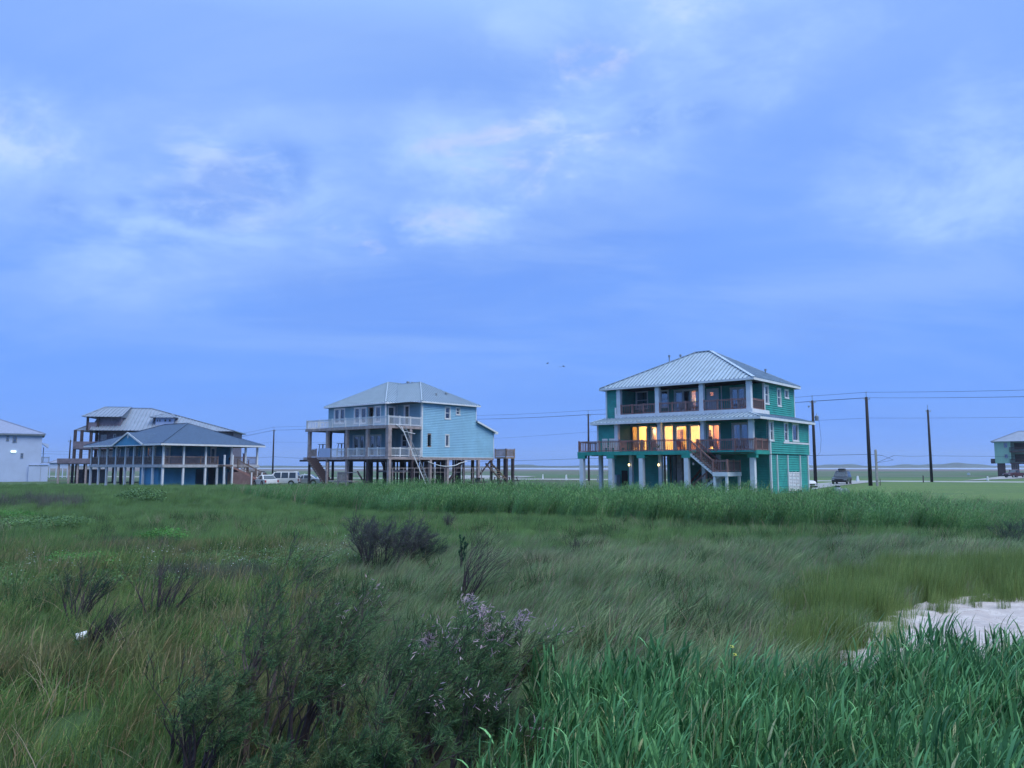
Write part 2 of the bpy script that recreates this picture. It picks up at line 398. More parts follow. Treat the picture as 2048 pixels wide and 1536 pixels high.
# road, drive, sand, water ------------------------------------------------
def sheet(name, pts, mat_, z, kind='structure'):
    mb = MB(); mb.add([(p[0], p[1], z) for p in pts], [tuple(range(len(pts)))[::-1]])
    return mb.build(name, mat_, None, kind)
M['road'] = mat('pale_road_surface', (0.27, 0.28, 0.28), 0.85, 0.2, 0.4, dirt=(0.20, 0.20, 0.17))
M['sand'] = None
rA, rB = Vector((-400, 290, 0)), Vector((260, 58, 0))
rd = (rB - rA).normalized(); rn = Vector((-rd.y, rd.x, 0))
mb = MB()
for k in range(40):
    a = rA + rd * (k * 17.5); b_ = rA + rd * ((k + 1) * 17.5)
    for (o0, o1) in ((-3.4, 3.4),):
        mb.add([a + rn * o0 + Vector((0, 0, .05)), b_ + rn * o0 + Vector((0, 0, .05)), b_ + rn * o1 + Vector((0, 0, .05)), a + rn * o1 + Vector((0, 0, .05))], [(0, 1, 2, 3)])
    mb.add([a + rn * -3.4 + Vector((0, 0, .05)), b_ + rn * -3.4 + Vector((0, 0, .05)), b_ + rn * -3.7, a + rn * -3.7], [(0, 3, 2, 1)])
    mb.add([a + rn * 3.4 + Vector((0, 0, .05)), b_ + rn * 3.4 + Vector((0, 0, .05)), b_ + rn * 3.7, a + rn * 3.7], [(0, 1, 2, 3)])
mb.build('road', M['road'], None, 'structure')
mb = MB()
for k in range(60):
    a = rA + rd * (k * 11.0); b_ = a + rd * 4.0
    mb.add([a + rn * -.07 + Vector((0, 0, .056)), b_ + rn * -.07 + Vector((0, 0, .056)), b_ + rn * .07 + Vector((0, 0, .056)), a + rn * .07 + Vector((0, 0, .056))], [(0, 1, 2, 3)])
M['yellowpaint'] = mat('road_paint', (0.6, 0.5, 0.15), 0.7, 0.1, 2)
mb.build('road_marking', M['yellowpaint'], None, 'structure')
dr = [G(1600, 985), G(1640, 977.5), G(1690, 970.5), G(1738, 965.5), G(1775, 963.5), G(1725, 962.3), G(1690, 963.6), G(1640, 967), G(1600, 969)]
sheet('driveway', dr, M['road'], 0.06)
dr2 = [G(1925, 962.2), G(2048, 957), G(2120, 956), G(2120, 951.5), G(2000, 953.5), G(1960, 958.5)]
sheet('gravel_driveway', dr2, M['road'], 0.07)
sheet('shell_driveway', [G(820, 959), G(1010, 957.5), G(1075, 953.2), G(960, 951), G(820, 951.5)], M['road'], 0.08)
t = NT('still_bay_water'); p = t.n('ShaderNodeBsdfPrincipled'); p.inputs['Base Color'].default_value = (0.35, 0.38, 0.42, 1)
p.inputs['Roughness'].default_value = 0.25; p.inputs['Specular IOR Level'].default_value = 0.8
b = t.n('ShaderNodeBump'); b.inputs['Strength'].default_value = 0.15; t.l(t.noise(t.pos(), 0.5, 4), b.inputs['Height']); t.l(b.outputs[0], p.inputs['Normal'])
t.l(p.outputs[0], t.out.inputs[0]); M['water'] = t.m
wp = []
for k in range(41):
    x = -200 + k * 60; wp.append((x - 60, 560 + 26 * math.sin(k * .9) + 18 * math.sin(k * 2.3) + (60 if x < 60 else 0) , 0.06))
far = []
for k in range(41):
    x = -330 + k * 90; far.append((x, 980 + 60 * math.sin(k * .7) + 30 * math.sin(k * 1.9), 0.06))
mb = MB()
for k in range(40): mb.add([wp[k], wp[k + 1], far[k + 1], far[k]], [(0, 1, 2, 3)])
mb.build('bay_water', M['water'], None, 'structure')

# far dune ridges across the bay
M['dune'] = mat('far_dune_scrub', (0.045, 0.065, 0.05), 0.95, 0.3, 0.02)
def ridge(name, Y0, x0, x1, hfun, thick, n=160):
    mb = MB(); prev = None
    for k in range(n + 1):
        x = x0 + (x1 - x0) * k / n; h = max(.3, hfun(x))
        ring = [(x, Y0 - thick, -.5), (x, Y0 - thick * .35, h * .7), (x, Y0, h), (x, Y0 + thick * .5, h * .6), (x, Y0 + thick, -.5)]
        b0 = len(mb.v); mb.v += ring
        if prev is not None:
            for j in range(4): mb.f.append((prev + j, b0 + j, b0 + j + 1, prev + j + 1))
        prev = b0
    return mb.build(name, M['dune'], None, 'structure', smooth=True)
def hf(x):
    return 4.6 + 2.4 * math.sin(x * .006 + 1) + 2.6 * math.sin(x * .017) + 1.6 * math.sin(x * .041 + 2) + 1.0 * math.sin(x * .09) - 2.5 * math.exp(-((x - 100) / 260) ** 2)
ridge('dune_hills', 2100, 150, 1900, lambda x: hf(x) * min(1, (x - 150) / 120), 60)
ridge('marsh_shore', 1500, -1500, 500, lambda x: 2.2 + .9 * math.sin(x * .012) + .6 * math.sin(x * .05), 40)
ridge('dune_hills', 2100, -140, 170, lambda x: 4.2 + 2.5 * math.sin(x * .03 + .4) * (1 if x < 60 else .4) - 2 * sstep(x, 20, 120), 40, 50)

# sand blowout
t = NT('white_beach_sand'); p = t.n('ShaderNodeBsdfPrincipled'); P = t.pos()
c = t.mix(t.ramp(t.noise(P, 2.2, 6, 0.65, 0.4), 0.42, 0.62), (0.41, 0.37, 0.36), (0.48, 0.45, 0.44))
c = t.mix(t.ramp(t.noise(P, 1.4, 7, 0.75, 1.2, (1, 3.2, 1)), 0.585, 0.64), c, (0.20, 0.15, 0.13))
c = t.mix(t.ramp(t.noise(P, 22, 4, 0.7), 0.58, 0.68), c, (0.22, 0.17, 0.15))
c = t.mix(t.ramp(t.noise(P, 0.8, 5, 0.6, 0.6, (1, 2, 1)), 0.5, 0.68), c, (0.35, 0.325, 0.325))
t.l(c, p.inputs['Base Color']); p.inputs['Roughness'].default_value = 0.95; p.inputs['Specular IOR Level'].default_value = 0.1
b = t.n('ShaderNodeBump'); b.inputs['Strength'].default_value = 0.8; b.inputs['Distance'].default_value = 0.05
t.l(t.noise(P, 7, 5, 0.6, 0.2, (1, 2.2, 1)), b.inputs['Height']); t.l(b.outputs[0], p.inputs['Normal']); t.l(p.outputs[0], t.out.inputs[0]); M['sand'] = t.m
SAND_PX = [(1650, 1372), (1655, 1310), (1690, 1272), (1730, 1240), (1790, 1216), (1850, 1202), (1950, 1194), (2080, 1192), (2250, 1196), (2250, 1420), (2030, 1400), (1900, 1372), (1760, 1370), (1650, 1378)]
sp = [G(a, b_, -0.5) for a, b_ in SAND_PX]
def in_poly(px, py, poly):
    inside = np.zeros(np.shape(px), bool); j = len(poly) - 1
    for i in range(len(poly)):
        xi, yi = poly[i][0], poly[i][1]; xj, yj = poly[j][0], poly[j][1]
        cnd = ((yi > py) != (yj > py)) & (px < (xj - xi) * (py - yi) / (yj - yi + 1e-12) + xi)
        inside ^= cnd; j = i
    return inside
SANDW = [(p_.x, p_.y) for p_ in sp]
gx = np.arange(5, 24, 0.16); gy = np.arange(8, 22, 0.16)
sv = []; sf = []; im = {}
for i, x in enumerate(gx):
    for j, y in enumerate(gy):
        wob = .35 * math.sin(x * 2.1 + y) + .25 * math.sin(y * 3.3 - x * 1.7)
        if in_poly(np.array(x + wob * .6), np.array(y + wob * .5), SANDW):
            for di in (0, 1):
                for dj in (0, 1):
                    if (i + di, j + dj) not in im:
                        X_, Y_ = x + di * .16, y + dj * .16
                        im[(i + di, j + dj)] = len(sv)
                        sv.append((X_, Y_, float(gh(X_, Y_)) + .07 + .02 * math.sin(X_ * 5 + 2 * math.sin(Y_ * 3)) + .015 * math.sin(Y_ * 9)))
            sf.append((im[(i, j)], im[(i + 1, j)], im[(i + 1, j + 1)], im[(i, j + 1)]))
cnt = [0] * len(sv)
for f_ in sf:
    for i_ in f_: cnt[i_] += 1
sv = [(v_[0], v_[1], v_[2] if cnt[k_] == 4 else v_[2] - .13) for k_, v_ in enumerate(sv)]
mb = MB(); mb.v = sv; mb.f = sf; mb.build('sand_patch', M['sand'], None, 'structure', smooth=True)


# ------------------------------------------------------------------ sea air
hz = MB(); hz.box(-3400, 3400, -80, 3300, -7, 60)
t = NT('sea_air'); pv = t.n('ShaderNodeVolumePrincipled'); pv.inputs['Color'].default_value = (0.75, 0.86, 1.0, 1); pv.inputs['Density'].default_value = 0.00022
pv.inputs['Anisotropy'].default_value = 0.2
t.l(pv.outputs[0], t.out.inputs['Volume']); hz.build('haze', t.m, None, 'stuff')
# ================================================================== HOUSE KIT
class House:
    """local frame: u to the right along the front, w towards the back, z up"""
    def __init__(h, name, X, Y, psi, label, cat='house', group=None):
        h.X, h.Y, h.psi = X, Y, psi; h.c, h.s = math.cos(psi), math.sin(psi)
        h.root = empty(name, (X, Y, 0), -psi, label, cat, group)
    def inv(h, px, py, u=None, w=None):
        a = (px - 1024) / F_PX; b = (768 - py) / F_PX
        D = (a, math.cos(TILT) - b * math.sin(TILT), math.sin(TILT) + b * math.cos(TILT))
        if w is not None: t = (w + h.X * h.s + h.Y * h.c) / (D[0] * h.s + D[1] * h.c)
        else: t = (u + h.X * h.c - h.Y * h.s) / (D[0] * h.c - D[1] * h.s)
        x, y, z = D[0] * t - h.X, D[1] * t - h.Y, CAM_H + D[2] * t
        return x * h.c - y * h.s, x * h.s + y * h.c, z
    def world(h, u, w, z=0): return Vector((h.X + u * h.c + w * h.s, h.Y - u * h.s + w * h.c, z))
    def rect(h, px0, px1, py0, py1, u=None, w=None):
        """opening seen between two pixel columns and rows on the wall plane -> (a0, a1, z0, z1)"""
        A = h.inv(px0, (py0 + py1) / 2, u, w); B = h.inv(px1, (py0 + py1) / 2, u, w)
        k = 0 if w is not None else 1
        zt = h.inv((px0 + px1) / 2, py0, u, w)[2]; zb = h.inv((px0 + px1) / 2, py1, u, w)[2]
        return (min(A[k], B[k]), max(A[k], B[k]), min(zt, zb), max(zt, zb))

def P3(plane, at, out):
    """(along, outward, z) -> local coordinates"""
    if plane == 'w': return lambda a, d, z: (a, at + out * d, z)
    return lambda a, d, z: (at + out * d, a, z)
def lbox(mb, f, a0, a1, d0, d1, z0, z1):
    p = f(a0, d0, z0); q = f(a1, d1, z1); mb.box(p[0], q[0], p[1], q[1], p[2], q[2])

def wall(h, plane, at, out, a0, a1, z0, z1, holes, m_, step=0.2, name='wall', siding=True, thick=.14):
    f = P3(plane, at, out); mb = MB()
    as_ = sorted({a0, a1, *[x for q in holes for x in q[:2] if a0 < x < a1]})
    zs_ = sorted({z0, z1, *[x for q in holes for x in q[2:] if z0 < x < z1]})
    for i in range(len(as_) - 1):
        run = None
        for j in range(len(zs_) - 1):
            am, zm = (as_[i] + as_[i + 1]) / 2, (zs_[j] + zs_[j + 1]) / 2
            hole = any(q[0] < am < q[1] and q[2] < zm < q[3] for q in holes)
            if not hole: run = (run[0], zs_[j + 1]) if run else (zs_[j], zs_[j + 1])
            if (hole or j == len(zs_) - 2) and run:
                lbox(mb, f, as_[i], as_[i + 1], -thick, -.012, run[0], run[1]); run = None
    wo = mb.build(name, m_, h.root)
    if siding:
        sb = MB(); z = z0
        while z < z1 - .02:
            e = min(z + step, z1); ivs = [(a0, a1)]
            for q in holes:
                if q[2] < e - .03 and q[3] > z + .03:
                    nv = []
                    for (x, y) in ivs:
                        if q[0] > x: nv.append((x, min(y, q[0])))
                        if q[1] < y: nv.append((max(x, q[1]), y))
                    ivs = [v for v in nv if v[1] - v[0] > .01]
            for (x, y) in ivs:
                lo, hi = .055, .004
                zb = z + .028; sb.add([f(x, -.013, zb), f(y, -.013, zb), f(y, lo, zb), f(x, lo, zb), f(x, hi, e), f(y, hi, e), f(y, -.013, e), f(x, -.013, e)],
                       [(0, 1, 2, 3), (3, 2, 5, 4), (4, 5, 6, 7), (0, 3, 4, 7), (1, 6, 5, 2)])
            z += step
        sb.build('siding', m_, wo, 'stuff')
    return wo

def window(h, plane, at, out, r, trim, style='double', pane=None, curtain=0.0, name='window', fw=.10, mull=0, label=None, proud=.05):
    """frame with sill, sashes and panes; r = opening"""
    a0, a1, z0, z1 = r; f = P3(plane, at, out); mb = MB(); pane = pane or M['glass']
    lbox(mb, f, a0 - fw, a0 + .01, -.05, proud, z0, z1)
    lbox(mb, f, a1 - .01, a1 + fw, -.05, proud, z0, z1)
    lbox(mb, f, a0 - fw - .02, a1 + fw + .02, -.05, proud + .012, z1, z1 + fw)
    if 'door' not in name: lbox(mb, f, a0 - fw - .03, a1 + fw + .03, -.05, proud + .03, z0 - fw, z0)
    n = max(1, mull + 1); wd = (a1 - a0) / n
    panes = []
    for i in range(n):
        x0, x1 = a0 + i * wd, a0 + (i + 1) * wd
        s_ = .055 if 'door' not in name else .09
        lbox(mb, f, x0 + .011, x0 + s_, -.10, -.01, z0, z1); lbox(mb, f, x1 - s_, x1 - .011, -.10, -.01, z0, z1)
        lbox(mb, f, x0 + s_, x1 - s_, -.10, -.01, z1 - s_, z1); lbox(mb, f, x0 + s_, x1 - s_, -.10, -.01, z0, z0 + (s_ if 'door' not in name else .2))
        if style == 'double':
            zm = (z0 + z1) / 2; lbox(mb, f, x0 + s_, x1 - s_, -.10, -.005, zm - .035, zm + .035)
            panes += [(x0 + s_, x1 - s_, z0 + s_, zm - .035), (x0 + s_, x1 - s_, zm + .035, z1 - s_)]
        else: panes.append((x0 + s_, x1 - s_, z0 + (s_ if 'door' not in name else .2), z1 - s_))
    o = mb.build(name, trim, h.root, label=label)
    for q in panes:
        pb = MB(); lbox(pb, f, q[0], q[1], -.062, -.054, q[2], q[3]); pb.build('pane', pane, o)
    if curtain:
        k = 14; cwid = (a1 - a0) * curtain / 2
        for (s0, s1) in ((a0, a0 + cwid), (a1 - cwid, a1)):
            cb = MB(); vs = []
            for i in range(k + 1):
                x = s0 + (s1 - s0) * i / k; d = -.24 + .035 * (1 if i % 2 else -1)
                vs += [f(x, d, z0 + .05), f(x, d, z1 - .02)]
            cb.add(vs, [(2 * i, 2 * i + 2, 2 * i + 3, 2 * i + 1) for i in range(k)]); cb.build('curtain', M['curtain'], o)
    return o

BAL = {}
def railing(h, p0, p1, z0, z1=None, height=1.0, pitch=.16, m_=None, solid=False, indiv=True, post=1.8, mesh_key='b', top=.09, parent=None, posts=True, name='railing', bw=.035, lift=.1):
    """p0, p1 = (u, w); follows the slope from z0 to z1"""
    z1 = z0 if z1 is None else z1; m_ = m_ or M['wood']
    A = Vector((p0[0], p0[1], z0)); B = Vector((p1[0], p1[1], z1)); d = B - A; Lh = math.hypot(d.x, d.y)
    mb = MB(); Hh = Vector((0, 0, height)); lo = Vector((0, 0, lift))
    mb.beam(A + Hh, B + Hh, top, .045); mb.beam(A + Hh - Vector((0, 0, .09)), B + Hh - Vector((0, 0, .09)), .04, .08); mb.beam(A + lo, B + lo, .04, .08)
    r = mb.build(name, m_, parent or h.root)
    npst = max(1, round(Lh / post))
    if posts:
        for i in range(npst + 1):
            c = A + d * i / npst; pb = MB(); pb.box(c.x - .055, c.x + .055, c.y - .055, c.y + .055, c.z - .04, c.z + height + .07)
            pb.build('railing_post', m_, r)
    nb = int(Lh / pitch); key = (mesh_key, round(height, 2), m_.name, bw)
    if key not in BAL:
        bb = MB(); bb.box(-bw / 2, bw / 2, -bw / 2, bw / 2, lift + .03, height - .12); BAL[key] = bb.mesh('baluster', m_)
    if indiv:
        for i in range(1, nb):
            c = A + d * i / nb; place('baluster', BAL[key], r, c, (0, 0, math.atan2(d.y, d.x)))
    else:
        bb = MB()
        for i in range(1, nb):
            c = A + d * i / nb; bb.box(c.x - bw / 2, c.x + bw / 2, c.y - bw / 2, c.y + bw / 2, c.z + lift, c.z + height - .1)
        bb.build('balusters', m_, r, 'stuff')
    return r

def columns(h, pts, z0, z1, sz, m_, name='column', cap=True):
    out = []; mb = MB(); s_ = sz / 2
    mb.box(-s_, s_, -s_, s_, 0, z1 - z0)
    if cap:
        mb.box(-s_ - .03, s_ + .03, -s_ - .03, s_ + .03, z1 - z0 - .30, z1 - z0 - .22); mb.box(-s_ - .02, s_ + .02, -s_ - .02, s_ + .02, 0.0, .16)
    me = mb.mesh(name, m_)
    for (u, w) in pts: out.append(place(name, me, h.root, (u, w, z0)))
    return out

def clip_line(poly2, y0dir, x):
    """intervals of the vertical line x inside a convex 2D polygon"""
    ysx = []
    for i in range(len(poly2)):
        (xa, ya), (xb, yb) = poly2[i], poly2[(i + 1) % len(poly2)]
        if (xa - x) * (xb - x) <= 0 and abs(xa - xb) > 1e-9:
            ysx.append(ya + (yb - ya) * (x - xa) / (xb - xa))
    return (min(ysx), max(ysx)) if len(ysx) >= 2 else None

def roof_faces(h, faces, m_, seam=None, name='roof', th=.05, seam_m=None, hips=(), hipw=.24, seam_w=.075, seam_h=.09, parent=None):
    """faces: list of polygons (first edge = eave)"""
    mb = MB()
    for F in faces:
        V_ = [Vector(p) for p in F]; n = (V_[1] - V_[0]).cross(V_[2] - V_[1]).normalized()
        if n.z < 0: n = -n
        k = len(V_); dn = Vector((0, 0, -th))
        mb.add(V_ + [v + dn for v in V_], [tuple(range(k)), tuple(range(2 * k - 1, k - 1, -1))] + [(i, i + k, (i + 1) % k + k, (i + 1) % k) for i in range(k)])
    ro = mb.build(name, m_, parent or h.root)
    if seam:
        sb = MB()
        for F in faces:
            V_ = [Vector(p) for p in F]; ex = (V_[1] - V_[0]).normalized(); n = (V_[1] - V_[0]).cross(V_[2] - V_[1]).normalized()
            if n.z < 0: n = -n
            ey = n.cross(ex); 
            poly = [((v - V_[0]).dot(ex), (v - V_[0]).dot(ey)) for v in V_]
            xm, xM = min(q[0] for q in poly), max(q[0] for q in poly)
            k = int((xM - xm) / seam)
            for i in range(1, k + 1):
                x = xm + (i - .5) * (xM - xm) / k; iv = clip_line(poly, None, x)
                if iv and iv[1] - iv[0] > .15:
                    a = V_[0] + ex * x + ey * (iv[0] + .0) + n * seam_h * .5; b_ = V_[0] + ex * x + ey * (iv[1] - .03) + n * seam_h * .5
                    sb.beam(a, b_, seam_w, seam_h, n)
        sb.build('seams', seam_m or M['seam'], ro, 'stuff')
    if hips:
        hb = MB()
        for a, b_ in hips: hb.beam(Vector(a) + Vector((0, 0, .05)), Vector(b_) + Vector((0, 0, .05)), hipw, .05)
        hb.build('hip_cap', m_, ro)
    return ro
def hip(h, u0, u1, w0, w1, z, zr, ua, ub, wa=None, wb=None, **k):
    """hip roof whose ridge runs along u from ua to ub (wa==wb) or along w"""
    if wa is None: wa = wb = (w0 + w1) / 2
    A, B, C, D = (u0, w0, z), (u1, w0, z), (u1, w1, z), (u0, w1, z)
    R1, R2 = (ua, wa, zr), (ub, wb, zr)
    if abs(ua - ub) > abs(wa - wb): F = [[A, B, R2, R1], [B, C, R2], [C, D, R1, R2], [D, A, R1]]; hp = [(A, R1), (B, R2), (C, R2), (D, R1), (R1, R2)]
    else: F = [[A, B, R1], [B, C, R2, R1], [C, D, R2], [D, A, R1, R2]]; hp = [(A, R1), (B, R1), (C, R2), (D, R2), (R1, R2)]
    return roof_faces(h, F, hips=hp, **k)
def fascia(h, u0, u1, w0, w1, z, hgt, m_, sides='flbr', t=.035, soffit=None):
    mb = MB()
    if 'f' in sides: mb.box(u0 - .0, u1, w0 - t, w0, z - hgt, z)
    if 'b' in sides: mb.box(u0, u1, w1, w1 + t, z - hgt, z)
    if 'l' in sides: mb.box(u0 - t, u0, w0 - t, w1 + t, z - hgt, z)
    if 'r' in sides: mb.box(u1, u1 + t, w0 - t, w1 + t, z - hgt, z)
    o = mb.build('fascia', m_, h.root)
    if soffit:
        sb = MB(); sb.box(u0 + .005, u1 - .005, w0 + .005, w1 - .005, z - hgt + .02, z - hgt + .05); sb.build('soffit', soffit, h.root)
    return o
def boxes(h, name, m_, *bs):
    for b_ in bs: mb = MB(); mb.box(*b_); mb.build(name, m_, h.root)
def slab(h, u0, u1, w0, w1, z0, z1, m_, name='floor', kind=None):
    mb = MB(); mb.box(u0, u1, w0, w1, z0, z1); return mb.build(name, m_, h.root, kind)
def stairs(h, p0, p1, z0, z1, width, across, n, mt, ms, name='staircase', saw=True, riser=False):
    """p0 top, p1 bottom (u,w) of one side; across = unit (du,dw) to the other side"""
    A = Vector((p0[0], p0[1], z0)); B = Vector((p1[0], p1[1], z1)); ac = Vector((across[0], across[1], 0))
    o = MB()
    for s_ in (0.02, width - .02):
        o.beam(A + ac * s_ - Vector((0, 0, .30)), B + ac * s_ - Vector((0, 0, .18)), .05, .22)
        if saw:
            for i in range(n):
                c0 = A + (B - A) * (i / n); c1 = A + (B - A) * ((i + 1) / n)
                q = [c0 + ac * s_, c1 + ac * s_]; zt = c1.z - .045
                sg = -1 if s_ < 1 * width / 2 else 1
                x0 = Vector((q[0].x, q[0].y, zt)); x1 = Vector((q[1].x, q[1].y, zt)); 
                lo = Vector((q[1].x, q[1].y, c1.z - .32)); lo0 = Vector((q[0].x, q[0].y, c0.z - .32))
                off = ac * (.026 * sg)
                o.add([x0 + off, x1 + off, lo + off, lo0 + off, x0 - off, x1 - off, lo - off, lo0 - off], [(0, 1, 2, 3), (7, 6, 5, 4), (0, 4, 5, 1), (1, 5, 6, 2), (2, 6, 7, 3), (3, 7, 4, 0)])
    st = o.build(name, ms, h.root)
    d = (B - A); hl = Vector((d.x, d.y, 0)); run = hl.length / n; hd = hl.normalized()
    tm = MB(); tm.beam(hd * -.02, hd * (run + .02), width, .04); 
    # tread spans across
    tmesh = MB(); a0 = ac * 0; c = hd * (run / 2)
    vs = []
    for zz in (-.04, 0):
        for (e, g) in ((-.02, -.02), (run + .02, -.02), (run + .02, width + .02), (-.02, width + .02)):
            pnt = hd * e + ac * g; vs.append((pnt.x, pnt.y, zz))
    tmesh.add(vs, [(3, 2, 1, 0), (4, 5, 6, 7), (0, 1, 5, 4), (1, 2, 6, 5), (2, 3, 7, 6), (3, 0, 4, 7)])
    if riser:
        vs = []
        for zz in (-.04 + 0 * width, d.z / n * -1 - .04):
            for (e, g_) in ((-.02, .0), (.01, .0), (.01, width), (-.02, width)):
                pnt = hd * e + ac * g_; vs.append((pnt.x, pnt.y, zz))
        tmesh.add(vs, [(3, 2, 1, 0), (4, 5, 6, 7), (0, 1, 5, 4), (1, 2, 6, 5), (2, 3, 7, 6), (3, 0, 4, 7)])
    me = tmesh.mesh('tread', mt)
    for i in range(n):
        c0 = A + d * (i / n); zt = A.z + d.z * (i + 1) / n
        place('tread', me, st, (c0.x, c0.y, zt))
    return st

# ================================================================== GREEN HOUSE
g = House('beach_house', 21.178, 68.439, 0.699, 'teal green two storey house on white pillars with lit windows and brown decks')
R_ = g.root; ZD, ZU, ZE = 3.84, 7.55, 10.12
WP, UR, WB = 1.1, 1.3, 10.9          # lower porch wall, right wall, back
# lower level openings
rW = lambda *a: g.rect(*a, w=WP)
low = {
 'a': rW(1256.5, 1295.5, 852, 898), 'b': rW(1302.3, 1315.7, 853, 886), 'c': rW(1327.5, 1347, 850.5, 898),
 'd': rW(1352, 1374, 851, 897), 'e': rW(1379.8, 1401.4, 850, 897), 'f': rW(1416, 1439.5, 849, 897), 'g': rW(1466, 1497, 847.5, 897)}
for k_ in 'acdefg': low[k_] = (low[k_][0], low[k_][1], ZD + .03, low[k_][3])
wall(g, 'w', WP, -1, -13.0, UR - .14, ZD, 6.72, list(low.values()), M['teal'], .2)
window(g, 'w', WP, -1, low['a'], M['white'], 'single', M['glass_clear'], name='glass_door', mull=1, label='lit sliding glass door')
window(g, 'w', WP, -1, low['b'], M['white'], 'single', M['glass_clear'], label='lit porch window')
window(g, 'w', WP, -1, low['c'], M['white'], 'single', M['glass_clear'], name='glass_door', fw=.12)
window(g, 'w', WP, -1, low['d'], M['white'], 'single', M['glass_clear'], name='glass_door', label='brightly lit glass door')
window(g, 'w', WP, -1, low['e'], M['white'], 'single', M['glass_clear'], name='glass_door', label='brightly lit glass door')
window(g, 'w', WP, -1, low['f'], M['white'], 'single', M['glass_clear'], name='glass_door', label='glass door with orange light')
window(g, 'w', WP, -1, low['g'], M['white'], 'single', M['glass'], curtain=.7, name='glass_door', mull=1, label='unlit curtained glass door')
# left room
rL = [g.rect(1203, 1203.5, 850, 851, w=-1.5)]
wall(g, 'w', -1.5, -1, -15.2, -13.0, ZD, 6.72, [], M['teal'], .2)
wall(g, 'u', -13.0, 1, -1.36, WP, ZD, 6.72, [], M['teal'], .2)
wall(g, 'u', -15.2, -1, -1.5, WB, ZD, 6.72, [], M['teal'], .2, siding=False)
wall(g, 'w', WB, 1, -15.06, UR - .14, ZD, 6.72, [], M['teal'], .2, siding=False)
# right wall lower
w1 = g.rect(1538.9, 1545.6, 843.5, 880, u=UR); w2 = g.rect(1568.6, 1575, 847, 881, u=UR); w3 = g.rect(1584.8, 1595.6, 849.5, 881, u=UR)
wall(g, 'u', UR, 1, WP - .0, WB, 3.58, 6.72, [w1, w2, w3], M['teal'], .2)
for r_ in (w1, w2, w3): window(g, 'u', UR, 1, r_, M['white'], 'double' if r_ is not w3 else 'single', curtain=.8, fw=.13)
bandz = w2[2] - .12
mb = MB(); mb.box(UR - .02, UR + .075, w2[0] - .4, WB + .02, bandz - .16, bandz); mb.build('sill_band', M['white'], R_)
boxes(g, 'corner_trim', M['white'], (UR - .12, UR + .06, WP - .08, WP + .10, 3.56, 6.72), (UR - .12, UR + .06, WB - .06, WB + .08, 3.56, 6.72), (-15.27, -15.1, -1.56, -1.38, ZD, 6.72))
# lower porch columns, beams
lc = [(0.72, -1.5), (-3.84, -1.5), (-8.25, -1.5), (-12.9, -1.56)]
columns(g, lc, ZD, 6.62, .40, M['col_white'])
columns(g, [(-9.6, WP - .25)], ZD, 6.62, .16, M['col_white'], name='trim_post', cap=False)
# upper walls
UW, UB = 2.96, 10.5
up_ = {'a': g.rect(1273.2, 1294.6, 784, 817, w=UW), 'b': g.rect(1321.5, 1335.5, 782, 814, w=UW), 'c': g.rect(1350, 1397.4, 780.5, 815, w=UW),
       'd': g.rect(1415, 1436, 779, 815, w=UW), 'e': g.rect(1462.5, 1489.5, 776.5, 815, w=UW)}
for k_ in 'cde': up_[k_] = (up_[k_][0], up_[k_][1], ZU + .03, up_[k_][3])
wall(g, 'w', UW, -1, -13.6, .01, ZU, ZE, list(up_.values()), M['teal'], .2)
window(g, 'w', UW, -1, up_['a'], M['white'], 'double', curtain=.9)
window(g, 'w', UW, -1, up_['b'], M['white'], 'double', curtain=.6)
window(g, 'w', UW, -1, up_['c'], M['white'], 'single', name='glass_door', mull=2, curtain=.35, label='wide three leaf glass door beside a lit lamp')
window(g, 'w', UW, -1, up_['e'], M['white'], 'single', name='glass_door', mull=1, curtain=.6)
# door d: solid leaf with a square light
dd = up_['d']; sq = g.rect(1420, 1427, 784.5, 791.5, w=UW); f_ = P3('w', UW, -1)
mb = MB()
for (x0, x1, z0, z1) in ((dd[0], sq[0], dd[2], dd[3]), (sq[1], dd[1], dd[2], dd[3]), (sq[0], sq[1], dd[2], sq[2]), (sq[0], sq[1], sq[3], dd[3])): lbox(mb, f_, x0, x1, -.1, .01, z0, z1)
for q in ((dd[0] - .1, dd[0], dd[2], dd[3]), (dd[1], dd[1] + .1, dd[2], dd[3]), (dd[0] - .1, dd[1] + .1, dd[3], dd[3] + .1)): lbox(mb, f_, q[0], q[1], -.05, .05, q[2], q[3])
do = mb.build('door', M['white'], R_, label='pale balcony door with a small lit square window')
mb = MB(); lbox(mb, f_, sq[0], sq[1], -.06, -.05, sq[2], sq[3]); mb.build('pane', M['glass_clear'], do)
wall(g, 'w', 0, -1, -15.1, -13.6, ZU - .3, ZE, [], M['teal'], .2)
wall(g, 'u', -13.6, 1, .14, UW, ZU, ZE, [], M['teal'], .2)
wall(g, 'u', -15.1, -1, 0, UB, ZU - .3, ZE, [], M['teal'], .2, siding=False)
wall(g, 'w', UB, 1, -14.96, .01, ZU - .3, ZE, [], M['teal'], .2, siding=False)
v1 = g.rect(1529.8, 1536, 772.3, 806.5, u=.15); v2 = g.rect(1554.6, 1560.6, 778.6, 811, u=.15); v3 = g.rect(1569.3, 1575.6, 781, 795, u=.15)
wall(g, 'u', .15, 1, UW, UB, ZU - .45, ZE, [v1, v2, v3], M['teal'], .2)
for r_ in (v1, v2, v3): window(g, 'u', .15, 1, r_, M['white'], 'double' if r_ is not v3 else 'single', curtain=.7, fw=.13)
boxes(g, 'corner_trim', M['white'], (.03, .21, UW - .08, UW + .1, ZU - .1, ZE), (.03, .21, UB - .06, UB + .08, ZU - .45, ZE), (-15.17, -15.0, -.06, .1, ZU - .3, ZE))
